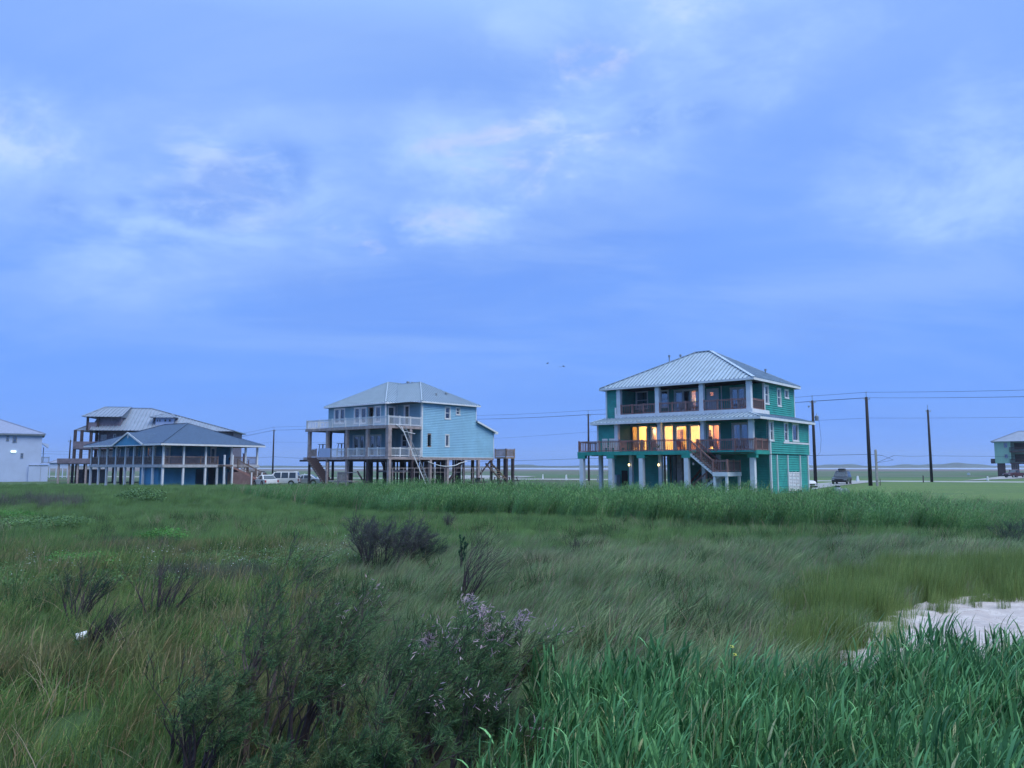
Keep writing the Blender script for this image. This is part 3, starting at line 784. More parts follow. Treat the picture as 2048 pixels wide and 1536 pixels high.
for px_ in (1257, 1337.5, 1443.5):
    u_ = g.inv(px_, 800, w=UW)[0]; mb = MB(); mb.box(u_ - .05, u_ + .05, UW - .07, UW - .03, ZU, ZE); mb.build('trim_batten', M['white'], R_)
uc = [(0, 0), (-4.57, 0), (-9.2, 0), (-13.55, -.03)]
columns(g, uc, ZU, ZE - .02, .42, M['col_white'])
# floors, ceilings
slab(g, -13.5, .3, -.35, UW - .14, ZU - .28, ZU, M['deckwood'], 'balcony_floor')
mb = MB(); mb.box(-13.75, .42, -.42, -.352, ZU - .34, ZU + .02); mb.box(.352, .42, -.352, UW + .5, ZU - .34, ZU + .02); mb.build('balcony_fascia', M['white'], R_)
mb = MB(); mb.box(-13.85, -13.75, -.43, -.3, ZU - .34, ZU + .75); mb.build('trim_post', M['white'], R_)
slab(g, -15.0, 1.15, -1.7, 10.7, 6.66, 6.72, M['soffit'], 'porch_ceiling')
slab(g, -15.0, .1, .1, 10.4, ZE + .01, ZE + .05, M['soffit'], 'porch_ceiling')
mb = MB(); mb.box(-15.0, .1, UW + .1, 10.4, ZU - .06, ZU - .02); mb.build('floor', M['deckwood'], R_)
# rails upstairs
segs = [(-13.3, -9.42), (-8.98, -4.79), (-4.35, -.23)]
for a_, b_ in segs: railing(g, (a_, -.15), (b_, -.15), ZU, height=.98, pitch=.2, posts=True, post=1.5)
railing(g, (.15, .25), (.15, UW - .1), ZU, height=.98, pitch=.17, post=3)
# main deck
slab(g, -16.35, -4.3, -3.25, -1.5, ZD - .14, ZD, M['deckwood'], 'deck_floor')
slab(g, -16.35, 1.18, -1.5, WP - .14, ZD - .14, ZD - .003, M['deckwood'], 'deck_floor')
slab(g, -15.0, 1.1, WP - .14, 10.7, ZD - .14, ZD - .006, M['deckwood'], 'floor')
mb = MB(); mb.box(-16.42, -4.25, -3.33, -3.25, ZD - .32, ZD + .02); mb.box(-16.42, -16.35, -3.25, WB * .3, ZD - .32, ZD + .02); mb.box(-4.30, -4.23, -3.25, -1.86, ZD - .32, ZD + .02)
mb.box(-4.3, 1.26, -1.86, -1.78, ZD - .32, ZD + .02); mb.box(1.18, 1.26, -1.78, WP, ZD - .32, ZD + .02)
mb.build('deck_beam', M['teal_beam'], R_)
gc = [(-15.98, -3.1), (-12.62, -3.1), (-9.28, -3.1), (-4.66, -3.1)]; gr = [(.78, -1.55)]
cap = MB(); cap.box(-.42, .42, -.22, .22, -.30, 0)
cme = cap.mesh('beam_cap', M['teal_beam'])
for (u_, w_) in gc + gr: place('beam_cap', cme, R_, (u_, w_, ZD - .322))
columns(g, gc + gr, -.1, ZD - .62, .42, M['col_white'], cap=False)
columns(g, [(-15.0, -1.3), (-11.5, -1.3), (-8.3, -1.3), (-3.9, -1.3), (-15.0, 3), (-15.0, 7), (-11, 6.5), (-6, 6.5), (-2.5, -1.3)], -.1, ZD - .16, .34, M['col_white'], cap=False)
columns(g, [(-7.15, .4)], -.1, ZD - .16, .5, M['postwood'], cap=False)
columns(g, [(-10.9, .9), (-10.2, .7), (-9.1, .9), (-9.6, 3), (-8.8, 5)], -.1, ZD - .16, .15, M['lattewood'], name='wood_post', cap=False)
mb = MB(); mb.box(-16, 1, -1.45, -1.2, ZD - .36, ZD - .15); mb.box(-15.1, 1, 4, 4.25, ZD - .36, ZD - .15); mb.build('floor_beam', M['soffit'], R_)
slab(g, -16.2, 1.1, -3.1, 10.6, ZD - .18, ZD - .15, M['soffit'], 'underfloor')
# ground level enclosures
wall(g, 'w', .2, -1, -15.1, -9.15, 0, ZD - .18, [], M['teal'], .22)
mb = MB(); a_ = g.rect(1244, 1256, 941, 970, w=.2); mb.box(a_[0], a_[1], .13, .16, .1, a_[3]); mb.build('door', M['dark'], R_, label='near-black door panel on the ground level wall')  # flat near-black panel; no hole is cut behind it
wall(g, 'w', WP + .3, -1, -3.6, UR - .24, 0, ZD - .18, [], M['teal'], .22)
wall(g, 'u', UR - .1, 1, WP + .3, WB, 0, 3.56, [], M['teal'], .22)
wall(g, 'u', -3.6, -1, WP + .3, 9, 0, ZD - .18, [], M['teal'], .22, siding=False)
wall(g, 'w', WB - .1, 1, -14.2, UR - .24, 0, ZD - .18, [], M['teal'], .22, siding=False)
for px_ in (1542.8, 1555.3, 1576.6, 1601.3, 1617):
    w_ = g.inv(px_, 945, u=UR)[1]; mb = MB(); t_ = .13 if px_ > 1543 and px_ < 1610 else .2
    mb.box(UR - .1, UR + .04, w_ - t_ / 2, w_ + t_ / 2, 0, 3.5); mb.build('pillar_trim', M['white'], R_)
lv = g.rect(1578.6, 1600.2, 944, 985, u=UR); mb = MB(); n_ = 13
for px_ in (lv[0], lv[0] + (lv[1] - lv[0]) / 3, lv[0] + (lv[1] - lv[0]) * 2 / 3, lv[1]): mb.box(UR - .08, UR + .02, px_ - .04, px_ + .04, .05, lv[3] + .04)
lo_ = mb.build('louver_panel', M['white'], R_); mb = MB(); mb.box(UR - .095, UR - .06, lv[0], lv[1], .1, lv[3]); mb.build('shade_backing', M['dark'], lo_)  # near-black sheet paints the shade between the slats
sm = MB(); sm.add([(-.02, 0, .045), (.03, 0, -.05), (.03, lv[1] - lv[0], -.05), (-.02, lv[1] - lv[0], .03), (-.03, 0, .02), (.02, 0, -.06), (.02, lv[1] - lv[0], -.06), (-.03, lv[1] - lv[0], .02)], [(0, 1, 2, 3), (7, 6, 5, 4), (0, 4, 5, 1), (3, 2, 6, 7), (1, 5, 6, 2), (0, 3, 7, 4)])
sme = sm.mesh('slat', M['white'])
for i in range(n_): place('slat', sme, lo_, (UR - .03, lv[0], .2 + i * (lv[3] - .2) / n_ + .06))
# interior stair (brown) below
stairs(g, (-5.2, 2.6), (-8.3, 2.6), 3.5, 0.0, 1.1, (0, 1), 13, M['cabinet'], M['cabinet'], saw=False)
# outside stair with landing
stairs(g, (-4.25, -3.28), (-2.1, -3.28), ZD, 2.0, 1.25, (0, 1), 10, M['wood'], M['white'])
slab(g, -2.1, -.78, -3.3, -.55, 1.86, 2.0, M['wood'], 'landing')
mb = MB(); mb.box(-2.12, -.76, -3.36, -3.3, 1.62, 1.98); mb.box(-.78, -.72, -3.3, -.55, 1.62, 1.98); mb.box(-2.16, -2.1, -3.3, -.55, 1.62, 1.86); mb.build('landing_fascia', M['white'], R_)
columns(g, [(-2.0, -3.2), (-.9, -3.2), (-.88, -.7)], 0, 1.86, .2, M['white'], name='landing_post', cap=False)
stairs(g, (-2.15, -1.85), (-4.7, -1.85), 2.0, 0.0, 1.2, (0, 1), 11, M['wood'], M['white'])
railing(g, (-4.25, -3.3), (-2.1, -3.3), ZD, 2.0, height=1.0, pitch=.15, post=1.2)
railing(g, (-4.2, -2.03), (-2.1, -2.03), ZD, 2.0, height=1.0, pitch=.15, post=1.2)
railing(g, (-2.05, -3.27), (-.8, -3.27), 2.0, height=1.0, pitch=.15, post=1.3)
railing(g, (-.8, -3.2), (-.8, -.6), 2.0, height=1.0, pitch=.15, post=1.3)
railing(g, (-2.15, -1.85), (-4.7, -1.85), 2.0, 0.0, height=.95, pitch=.16, post=1.3)
# deck rails
railing(g, (-16.3, -3.22), (-4.38, -3.22), ZD, height=1.04, pitch=.195, post=2.4)
railing(g, (-16.3, -3.2), (-16.3, 2.5), ZD, height=1.04, pitch=.17, post=2.4, indiv=False)
railing(g, (-4.2, -1.84), (1.1, -1.84), ZD, height=1.02, pitch=.165, post=1.8)
railing(g, (1.12, -1.6), (1.12, WP - .1), ZD, height=1.02, pitch=.15, post=1.3)
# lit rooms
mb = MB()
def room(mb, u0, u1, w0, w1, z0, z1):
    mb.box(u0, u1, w1, w1 + .05, z0, z1); mb.box(u0 - .05, u0, w0, w1, z0, z1); mb.box(u1, u1 + .05, w0, w1, z0, z1)
    mb.box(u0, u1, w0, w1, z1, z1 + .03); mb.box(u0, u1, w0, w1, z0 - .0, z0 + .02)
room(mb, -12.8, -4.2, WP + .16, 6.2, ZD + .01, 6.6); mb.build('lit_room', M['cream'], R_)
mb = MB(); room(mb, -4.05, -1.9, WP + .16, 4.4, ZD + .01, 6.6); M['peach'] = mat('peach_interior_wall', (0.62, 0.36, 0.22), .8, .08, 1.5); mb.build('lit_room', M['peach'], R_)
mb = MB(); room(mb, up_['c'][0] + 1.6, up_['d'][1] + .3, UW + .16, 5.2, ZU + .01, ZE - .05); mb.build('lit_room', M['peach'], R_)
mb = MB()
mb.box(-11.9, -11.1, 2.3, 2.8, ZD + .02, 6.3); mb.box(-10.2, -9.8, 5.6, 6.1, ZD + .02, 6.2)
mb.box(-8.9, -7.9, 5.5, 6.1, ZD + .02, 4.9); mb.box(-7.2, -6.7, 5.7, 6.1, 5.2, 6.1); mb.box(-3.1, -2.6, 2.4, 3.2, ZD + .02, 5.1)
mb.build('cabinet', M['cabinet'], R_)
mb = MB(); mb.lathe([(.02, 0), (.03, .3), (.16, .32), (.26, 0.02), (.25, 0)], (-10.4, 2.5, 5.0)); mb.build('interior_lamp', M['lampshade'], R_)
mb = MB(); ul = g.inv(1393.5, 790, w=3.9)[0]; mb.lathe([(.05, -.75), (.05, -.3), (.20, -.28), (.14, .1)], (ul, 3.9, 9.1)); mb.build('interior_lamp', M['lampshade'], R_)
def lamp(h, u, w, z, e, col, rad=.25):
    l = bpy.data.lights.new('room_light', 'POINT'); l.energy = e; l.color = col; l.shadow_soft_size = rad
    o = bpy.data.objects.new('room_light', l); COL.objects.link(o); o.parent = h.root; o.location = (u, w, z); return o
lamp(g, -10.8, 3.6, 6.0, 240, (1.0, .68, .31)); lamp(g, -6.6, 3.6, 6.0, 270, (1.0, .68, .30)); lamp(g, -3.0, 2.8, 6.0, 100, (1.0, .56, .27)); lamp(g, ul + .35, 4.0, 9.2, 28, (1.0, .64, .32))
# wall lamps under the deck
sc_ = MB(); sc_.box(-.05, .05, .03, .1, -.16, .2); sconce = sc_.mesh('wall_lamp', M['black'])
for (px_, py_, w_) in ((1258.3, 929.5, -1.6), (1317.6, 929.5, -1.6), (1386.8, 927.6, -2.6)):
    u_, ww, z_ = g.inv(px_, py_, w=w_)
    so_ = place('lantern', sconce, R_, (u_, w_, z_))
    bb = MB(); bb.lathe([(.04, -.13), (.085, -.06), (.09, .04), (.04, .12)], (0, -.03, 0), 8)
    if px_ < 1380: bb.build('bulb', M['bulb'], so_)
    else: bb.build('shade', M['white'], so_)
# roofs
SK = 6.74
mb_faces = []
o_ = .5
skin = (-15.1, .15, 0.0, 10.5); so4 = (-15.62, 1.82, -2.2, 11.35)
u0, u1, w0, w1 = so4; a0, a1, b0, b1 = skin; zt = 7.22
F = [[(u0, w0, SK), (u1, w0, SK), (a1 + .27, -.43, zt - .02), (a0, -.43, zt - .02)], [(u1, w0, SK), (u1, w1, SK), (a1, b1, zt), (a1, -.43, zt)],
     [(u1, w1, SK), (u0, w1, SK), (a0, b1, zt), (a1, b1, zt)], [(u0, w1, SK), (u0, w0, SK), (a0, -.43, zt), (a0, b1, zt)]]
F[0][2] = (a1, -.43, zt); F[0][3] = (a0, -.43, zt)
roof_faces(g, F, M['metalroof'], seam=.42, name='porch_roof', hips=[((u1, w0, SK), (a1, -.43, zt)), ((u0, w0, SK), (a0, -.43, zt)), ((u1, w1, SK), (a1, b1, zt))])
fascia(g, u0, u1, w0, w1, SK - .01, .2, M['white'])
hip(g, -15.62, .66, -.5, 11.0, 10.32, 13.95, -7.76, -6.07, m_=M['metalroof'], seam=.40, name='roof', hipw=.34)
fascia(g, -15.62, .66, -.5, 11.0, 10.31, .2, M['white'], soffit=M['soffit'])
for (px_, py_, w_) in ((1338.5, 716, 7), (1361, 715, 5.3), (1531, 744, 7.5)):
    u_, ww, z_ = g.inv(px_, py_, w=w_); pb = MB(); pb.lathe([(.06, -1.2), (.06, .1), (.12, .12), (.12, .3)], (u_, w_, z_), 8); pb.build('roof_vent', M['galv'], R_)
# bracket lamps at porch corners
for u_ in (-12.9, -8.25, -3.84):
    mb = MB(); mb.box(u_ - .28, u_ - .12, -1.75, -1.6, 6.15, 6.4); mb.build('floodlight', M['black'], R_)

# ================================================================== LIGHT BLUE HOUSE
b = House('beach_house', -10.076, 86.009, 0.710, 'light blue house under construction on dark timber piles with unfinished stairs')
B_ = b.root; j, a_c, bl, pd, LL, D2, D3 = 1.65, 4.24, 10.8, 4.86, 15.1, 8.79, 11.95
ZL, ZM, ZT = 3.52, 6.88, 9.56
LW = -j
q1 = b.rect(890.8, 899.4, 815, 837.2, u=0); q2 = b.rect(912.6, 918.6, 816.5, 828.8, u=0); q3 = b.rect(855, 861.3, 869, 892.5, u=0); q4 = b.rect(891.3, 897, 870.5, 892.5, u=0)
wall(b, 'u', 0, 1, 0, D2, ZL, ZT, [q1, q2, q3, q4], M['lightblue'], .19)
window(b, 'u', 0, 1, q1, M['white'], 'double', fw=.12); window(b, 'u', 0, 1, q2, M['white'], 'double', fw=.12); window(b, 'u', 0, 1, q4, M['white'], 'single', fw=.12)
mb = MB(); f_ = P3('u', 0, 1)
for q in ((q3[0] - .1, q3[0], q3[2] - .1, q3[3] + .1), (q3[1], q3[1] + .1, q3[2] - .1, q3[3] + .1), (q3[0], q3[1], q3[3], q3[3] + .1), (q3[0], q3[1], q3[2] - .1, q3[2])): lbox(mb, f_, q[0], q[1], -.1, .03, q[2], q[3])
mb.build('window_opening', M['lattewood'], B_, label='empty dark window opening framed in bare wood')
# lean-to part with sloping top
zA, zB = 7.78, 6.75
mb = MB(); mb.add([(-.14, D2, ZL), (-.012, D2, ZL), (-.012, D3, ZL), (-.14, D3, ZL), (-.14, D2, zA), (-.012, D2, zA), (-.012, D3, zB), (-.14, D3, zB)], [(0, 3, 2, 1), (4, 5, 6, 7), (0, 1, 5, 4), (1, 2, 6, 5), (2, 3, 7, 6), (3, 0, 4, 7)])
wl = mb.build('wall', M['lightblue'], B_)
sb = MB(); z = ZL
while z < zA:
    e = z + .19; wmax = D3 if e < zB else D2 + (D3 - D2) * max(0, (zA - e) / (zA - zB))
    if wmax - D2 > .05: sb.add([(-.013, D2, z + .028), (-.013, wmax, z + .028), (.055, wmax, z + .028), (.055, D2, z + .028), (.006, D2, e), (.006, wmax, e)], [(0, 1, 2, 3), (3, 2, 5, 4)])
    z += .19
sb.build('siding', M['lightblue'], wl, 'stuff')
roof_faces(b, [[(.35, D3 + .45, zB - .12), (-9, D3 + .45, zB - .12), (-9, D2, zA + .12), (.35, D2, zA + .12)]], M['metalroof'], seam=.45, name='lean_to_roof', th=.08)
mb = MB(); mb.beam((.36, D3 + .45, zB - .22), (.36, D2 - .05, zA + .02), .05, .2); mb.box(-.1, .38, D3 - .1, D3 + .47, zB - .36, zB - .22); mb.build('fascia', M['white'], B_)
wall(b, 'w', D3, 1, -9, -.14, ZL, zB - .2, [], M['lightblue'], siding=False)
# upper front
o1 = [b.rect(669.5, 678, 819, 846, w=LW), b.rect(680.5, 689, 818.5, 846, w=LW), b.rect(709.5, 718.5, 817, 846, w=LW), b.rect(722.3, 732, 816.3, 846, w=LW), b.rect(737.6, 746.6, 815.5, 849, w=LW), b.rect(751.3, 760.8, 813.8, 843, w=LW)]
o1 = [(q[0], q[1], ZM + .06 if k_ in (4,) else max(ZM + .3, q[2]), q[3]) for k_, q in enumerate(o1)]
wall(b, 'w', LW, -1, -a_c - bl, -a_c, ZM, ZT, o1, M['lightblue_shaded'], .19)
for k_, q in enumerate(o1):
    if k_ != 4: window(b, 'w', LW, -1, q, M['white'], 'single', curtain=.5 if k_ in (2, 5) else 0, fw=.12)
mb = MB(); f_ = P3('w', LW, -1); q = o1[4]
for r_ in ((q[0] - .1, q[0], q[2], q[3] + .1), (q[1], q[1] + .1, q[2], q[3] + .1), (q[0], q[1], q[3], q[3] + .1)): lbox(mb, f_, r_[0], r_[1], -.1, .04, r_[2], r_[3])
mb.build('door_opening', M['lattewood'], B_, label='open doorway with a dark interior')
qs = b.rect(779.5, 788.5, 813.5, 842, u=-a_c); wall(b, 'u', -a_c, 1, -j, 0, ZM, ZT, [qs], M['lightblue_shaded'], .19, ) if False else None
wall(b, 'u', -a_c, 1, -j + .0, 0, ZM, ZT, [(-1.25, -.4, ZM + .3, ZT - .35)], M['lightblue_shaded'], .19)
window(b, 'u', -a_c, 1, (-1.25, -.4, ZM + .3, ZT - .35), M['white'], 'single', fw=.12)
qf = b.rect(809.4, 818, 812, 840, w=0); qf = (qf[0], qf[1], ZM + .3, qf[3])
wall(b, 'w', 0, -1, -a_c + .01, -.14, ZM, ZT, [qf], M['lightblue_shaded'], .19); window(b, 'w', 0, -1, qf, M['white'], 'single', fw=.12)
wall(b, 'u', -a_c - bl, -1, -j, D2, ZM, ZT, [], M['lightblue_shaded'], siding=False); wall(b, 'w', D2, 1, -a_c - bl, -.14, ZL, ZT, [], M['lightblue_shaded'], siding=False)
boxes(b, 'corner_trim', M['white'], (-.14, .055, -.06, .12, ZL, ZT), (-a_c - .1, -a_c + .05, -j - .06, -j + .06, ZM, ZT), (-a_c - .04, -a_c + .1, -.05, .0, ZM, ZT), (-.1, .05, D2 - .05, D2 + .05, zA + .1, ZT), (-.1, .05, D3 - .06, D3 + .05, ZL, zB - .2))
mb = MB(); mb.box(-.1, .07, .12, D3, ZL - .07, ZL); mb.build('skirt_board', M['white'], B_)
# lower walls
lu = -11.2
od = [b.rect(707, 716.5, 872, 905, w=LW), b.rect(719, 727.5, 871.5, 905, w=LW), b.rect(739.5, 748, 871, 905, w=LW), b.rect(751.5, 761.5, 870.5, 905, w=LW)]
od = [(q[0], q[1], ZL + .05, q[3]) for q in od]
wall(b, 'w', LW, -1, lu, -a_c, ZL, ZM - .2, od, M['lightblue_shaded'], .19)
for q in od: window(b, 'w', LW, -1, q, M['white'], 'single', name='glass_door', curtain=.3)
ow = b.rect(803.5, 813.5, 870, 893, w=0)
wall(b, 'w', 0, -1, -a_c, -.14, ZL, ZM - .2, [ow], M['lightblue_shaded'], .19); window(b, 'w', 0, -1, ow, M['white'], 'double')
wall(b, 'u', -a_c, 1, -j, 0, ZL, ZM - .2, [], M['lightblue_shaded'], .19)
wall(b, 'u', lu, -1, -j, D2, ZL, ZM - .2, [], M['lightblue_shaded'], siding=False)
# floors
slab(b, -LL, 0, -pd + .1, -j, ZM - .18, ZM - .02, M['postwood'], 'upper_deck_floor'); slab(b, -LL, -.14, -j, D2 - .1, ZM - .18, ZM - .04, M['soffit'], 'floor')
slab(b, -a_c, 0, -j, 0, ZM - .18, ZM - .02, M['postwood'], 'upper_deck_floor')
mb = MB(); mb.box(-LL, .04, -pd, -pd + .1, ZM - .32, ZM); mb.box(-.06, .04, -pd + .1, 0, ZM - .32, ZM); mb.box(-LL - .04, -LL + .06, -pd, 3, ZM - .32, ZM); mb.build('deck_beam', M['postwood'], B_)
slab(b, -LL, 0, -pd + .1, 0, ZL - .2, ZL - .03, M['postwood'], 'deck_floor'); slab(b, -LL + 1, -.1, 0, D3 - .1, ZL - .3, ZL - .08, M['soffit'], 'floor')
mb = MB(); mb.box(-LL - .3, .05, -pd, -pd + .1, ZL - .28, ZL); mb.box(-.05, .05, -pd + .1, D3, ZL - .32, ZL - .09); mb.build('deck_beam', M['postwood'], B_)
mb = MB(); mb.box(-LL - 1.5, -LL - .3, -pd + .3, -pd + .6, ZL - .5, ZL - .28); mb.box(-LL - 1.5, 0, -pd + .3, -pd + .55, ZL - .5, ZL - .29); mb.box(-LL, 0, -1.2, -.95, ZL - .5, ZL - .3); mb.box(-LL, 0, 4, 4.25, ZL - .55, ZL - .31); mb.build('floor_beam', M['pile'], B_)
slab(b, -a_c - bl, -.1, -j + .1, D2 - .1, ZT - .02, ZT + .02, M['soffit'], 'ceiling')
# roof: main hip + wing hip
hip(b, -a_c - bl - .4, .4, -.4, D2 + .4, ZT + .14, 12.57, -9.9, -5.1, 4.4, 4.4, m_=M['metalroof'], seam=.42, name='roof', hipw=.10)
hip(b, -a_c - bl - .4, -a_c + .4, -j - .4, D2 + .38, ZT + .145, 12.78, -9.64, -9.64, 3.15, 5.2, m_=M['metalroof'], seam=.42, name='roof', hipw=.10)
mb = MB(); mb.box(-a_c - bl - .4, -a_c + .4, -j - .44, -j - .4, ZT - .02, ZT + .13); mb.box(-a_c + .4, -a_c + .44, -j - .44, -.4, ZT - .02, ZT + .13); mb.box(-a_c + .44, .44, -.44, -.4, ZT - .02, ZT + .13); mb.box(.4, .44, -.4, D2 + .4, ZT - .02, ZT + .13); mb.box(-a_c - bl - .44, -a_c - bl - .4, -j - .44, D2 + .4, ZT - .02, ZT + .13); mb.build('fascia', M['white'], B_)
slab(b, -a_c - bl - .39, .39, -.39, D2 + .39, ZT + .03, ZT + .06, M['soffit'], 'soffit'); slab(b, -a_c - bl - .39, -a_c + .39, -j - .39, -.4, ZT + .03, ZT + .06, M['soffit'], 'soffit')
for (px_, py_, w_, r_) in ((816, 765.5, 4.6, .22), (825, 766.5, 4.6, .2), ):
    u_, ww, z_ = b.inv(px_, py_, w=w_); pb = MB(); pb.lathe([(r_ * .7, -.9), (r_ * .7, 0), (r_, .02), (r_ * .9, .16)], (u_, w_, z_), 8); pb.build('roof_vent', M['galv'], B_)
for (u_, w_, r_) in ((-1.9, 5.6, .13), (-1.5, 3.6, .09)):
    pb = MB(); pb.lathe([(r_, -.3), (r_, .15), (r_ * 1.5, .18), (r_ * 1.3, .3)], (u_, w_, ZT + .14 + (.4 - u_) * .527), 8); pb.build('roof_vent', M['galv'], B_)
# porch columns lower storey
columns(b, [(-14.55, -pd + .25), (-10.98, -pd + .25), (-7.32, -pd + .25), (-3.68, -pd + .25)], ZL, ZM - .3, .34, M['postwood']); columns(b, [(-.18, -pd + .25)], ZL, ZM - .3, .46, M['postwood']); columns(b, [(-.15, -1.57)], ZL, ZM - .3, .3, M['postwood'])
columns(b, [(-14.6, -j), (-14.6, 3), (-11.3, -j - .1)], ZL, ZM - .2, .34, M['pile'])
# white rails
WR = dict(m_=M['white'], indiv=False, pitch=.14, bw=.03)
railing(b, (-LL + .1, -pd + .12), (-.1, -pd + .12), ZM, height=.98, post=2.4, **WR); railing(b, (-.06, -pd + .1), (-.06, -.1), ZM, height=.98, post=1.6, **WR); railing(b, (-LL + .1, -pd + .1), (-LL + .1, 0), ZM, height=.98, post=1.6, **WR)
for (x0, x1) in ((-10.7, -7.5), (-7.1, -3.9), (-3.45, -.45)): railing(b, (x0, -pd + .2), (x1, -pd + .2), ZL, height=.95, post=1.7, **WR)
railing(b, (-.1, -pd + .5), (-.1, -1.75), ZL, height=.95, post=1.7, **WR); railing(b, (-.1, -1.4), (-.1, -.1), ZL, height=.95, post=1.7, **WR)
railing(b, (-14.4, -pd + .2), (-13.1, -pd + .2), ZL, height=.95, post=1.7, m_=M['postwood'], indiv=False, bw=.07)
mb = MB(); mb.box(-9.75, -7.6, -pd + .02, -pd + .05, ZL - .05, ZL + 1.02); mb.v = [(x - 2.55, y, z) for x, y, z in mb.v]; mb.build('plywood_sheet', M['whitewall'], B_, label='pale board closing part of the porch rail')
# piles
pl = []
for ww, us in ((-pd + .3, (-14.55, -10.98, -7.32, -3.68, -.1)), (-1.3, (-14.4, -11, -7.3, -3.7, -.1)), (1.4, (-.1, -2.4, -5, -8, -11.2, -14.2)), (4.1, (-.1, -3.2, -6.3, -9.4, -12.5)), (6.8, (-.1, -3.2, -6.3, -9.4, -12.5)), (9.3, (-.1, -3.2, -6.3, -9.4)), (11.7, (-.1, -3.2, -6.3, -9.4))):
    pl += [(u_, ww) for u_ in us]
pm = MB(); pm.tube([(0, 0, -.1), (0, 0, ZL - .3)], [.17, .15], 8); pme = pm.mesh('pile', M['pile'])
pm = MB(); pm.box(-.16, .16, -.16, .16, -.1, ZL - .29); pme2 = pm.mesh('pile', M['postwood'])
for i, (u_, ww) in enumerate(pl): place('pile', pme2 if (u_ > -.3 or ww < -4) and i % 3 else pme, B_, (u_, ww, 0))
for k_ in range(34):
    u_ = rnd.uniform(-12, -.3); ww = rnd.uniform(0, 11); place('pile', pme, B_, (u_, ww, 0), scale=(.7, .7, 1))
mb = MB()
for (p0, p1) in (((-3.7, -4.6, .2), (-5.4, -4.6, 1.9)), ((-.1, 4.1, .2), (-.1, 6.5, 3.1)), ((-.1, 9.3, 1.2), (-.1, 11.5, 3.1)), ((-6.3, 1, .3), (-8, 1, 3)), ((-3.2, 6.8, .2), (-.4, 6.8, 2.8))): mb = MB(); mb.beam(p0, p1, .12, .16); mb.build('cross_brace', M['pile'], B_)
mb = MB(); mb.beam((.05, -pd, 2.28), (.05, D3 + .2, 2.26), .03, .06); mb.beam((-5, -2, 1.9), (0, -2, 1.95), .05, .2); mb.beam((-.6, -4.4, 1.85), (-.6, 10.5, 1.75), .35, .06)
for k_ in range(11): mb.box(-.0, .08, -4.2 + k_ * 1.55, -4.13 + k_ * 1.55, 0, 2.25)
mb.build('temporary_rail', M['postwood'], B_)
# stair down from porch, work stage
stairs(b, (-12.55, -pd - .1), (-8.6, -pd - .1), ZL, .1, 1.3, (0, -1), 15, M['pile'], M['deckwood'], saw=False, riser=True)
mb = MB(); mb.box(-8.7, -8.5, -pd - 1.6, -pd - 1.4, 0, 2.9); mb.box(-8.4, -4.2, -pd - 1.4, -pd - .1, .75, .9)
for k_ in range(10): mb.box(-6.6 + k_ * .15, -6.52 + k_ * .15, -pd - 1.42, -pd - 1.38, .85, 1.75)
mb.box(-6.7, -3.3, -pd - 1.45, -pd - 1.35, 1.75, 1.85); mb.box(-6.75, -6.6, -pd - 1.45, -pd - 1.3, 0, 1.8); mb.box(-5.2, -5.05, -pd - 1.45, -pd - 1.3, 0, 1.8)
mb.build('work_platform', M['postwood'], B_)
# rear deck
columns(b, [(.5, D3 + .4), (1.75, D3 + .4), (.5, D3 + 1.6), (1.75, D3 + 1.6)], -.1, 3.4, .3, M['pile'], name='pile', cap=False)
slab(b, .1, 1.95, D3 + .1, D3 + 1.8, 3.4, 3.6, M['lattewood'], 'rear_deck')
railing(b, (.15, D3 + .15), (1.9, D3 + .15), 3.6, height=.95, pitch=.19, m_=M['lattewood'], indiv=False, bw=.08, post=3); railing(b, (1.9, D3 + .15), (1.9, D3 + 1.75), 3.6, height=.95, pitch=.19, m_=M['lattewood'], indiv=False, bw=.08, post=3)
stairs(b, (-.5, D3 + .2), (1.9, D3 + .2), 3.1, 1.1, 1.1, (0, -1), 8, M['lattewood'], M['lattewood'], saw=False)
# drooping flexible pipe
pts = []
for k_ in range(15):
    t_ = k_ / 14; pts.append((.14, .9 + 6.3 * t_, 2.98 - .62 * math.sin(t_ * math.pi) ** 1 * (1 - .35 * t_) + (.1 if k_ > 10 else 0)))
mb = MB(); mb.tube(pts, .05, 6); mb.build('hanging_pipe', M['white'], B_, label='pale pipe sagging below the floor beam', smooth=True)
mb = MB(); mb.tube([(.1, -3.9, ZM + .1), (.12, -3.4, ZM - .15), (.12, -2.9, ZM - .6), (.12, -1.1, ZM - .85)], .045, 6); mb.build('loose_gutter', M['white'], B_, label='loose white gutter length hanging from the upper deck')

# ================================================================== BLUE HOUSE WITH SHINGLE ROOF
s = House('beach_house', -39.96, 88.171, 0.644, 'single storey blue house with dark shingle hip roof raised on white posts')
S_ = s.root; AA, BB, SE, SF = 18.2, 13.2, 5.08, 2.64
wu, ww0 = -3.4, 3.0
def so_(px0, px1, py0, py1, **k): return s.rect(px0, px1, py0, py1, **k)
fo = [so_(236.5, 241.5, 898, 914, w=ww0), so_(252.5, 257.5, 897, 915, w=ww0), so_(272, 276, 896, 914, w=ww0), so_(283, 287.5, 895, 915, w=ww0), so_(296, 302.5, 896, 914.5, w=ww0), so_(308, 311.5, 896, 914, w=ww0)]
fo = [(max(q[0], -AA + .6), q[1], SF + .5, 4.75) for q in fo]
wall(s, 'w', ww0, -1, -AA + .6, wu, SF, SE - .1, fo, M['blue'], .22)
for k_, q in enumerate(fo): window(s, 'w', ww0, -1, q, M['white'], 'single', pane=M['glass'] if k_ != 4 else M['glass_clear'], curtain=.8 if k_ != 4 else 0, label='window glowing orange' if k_ == 4 else None)
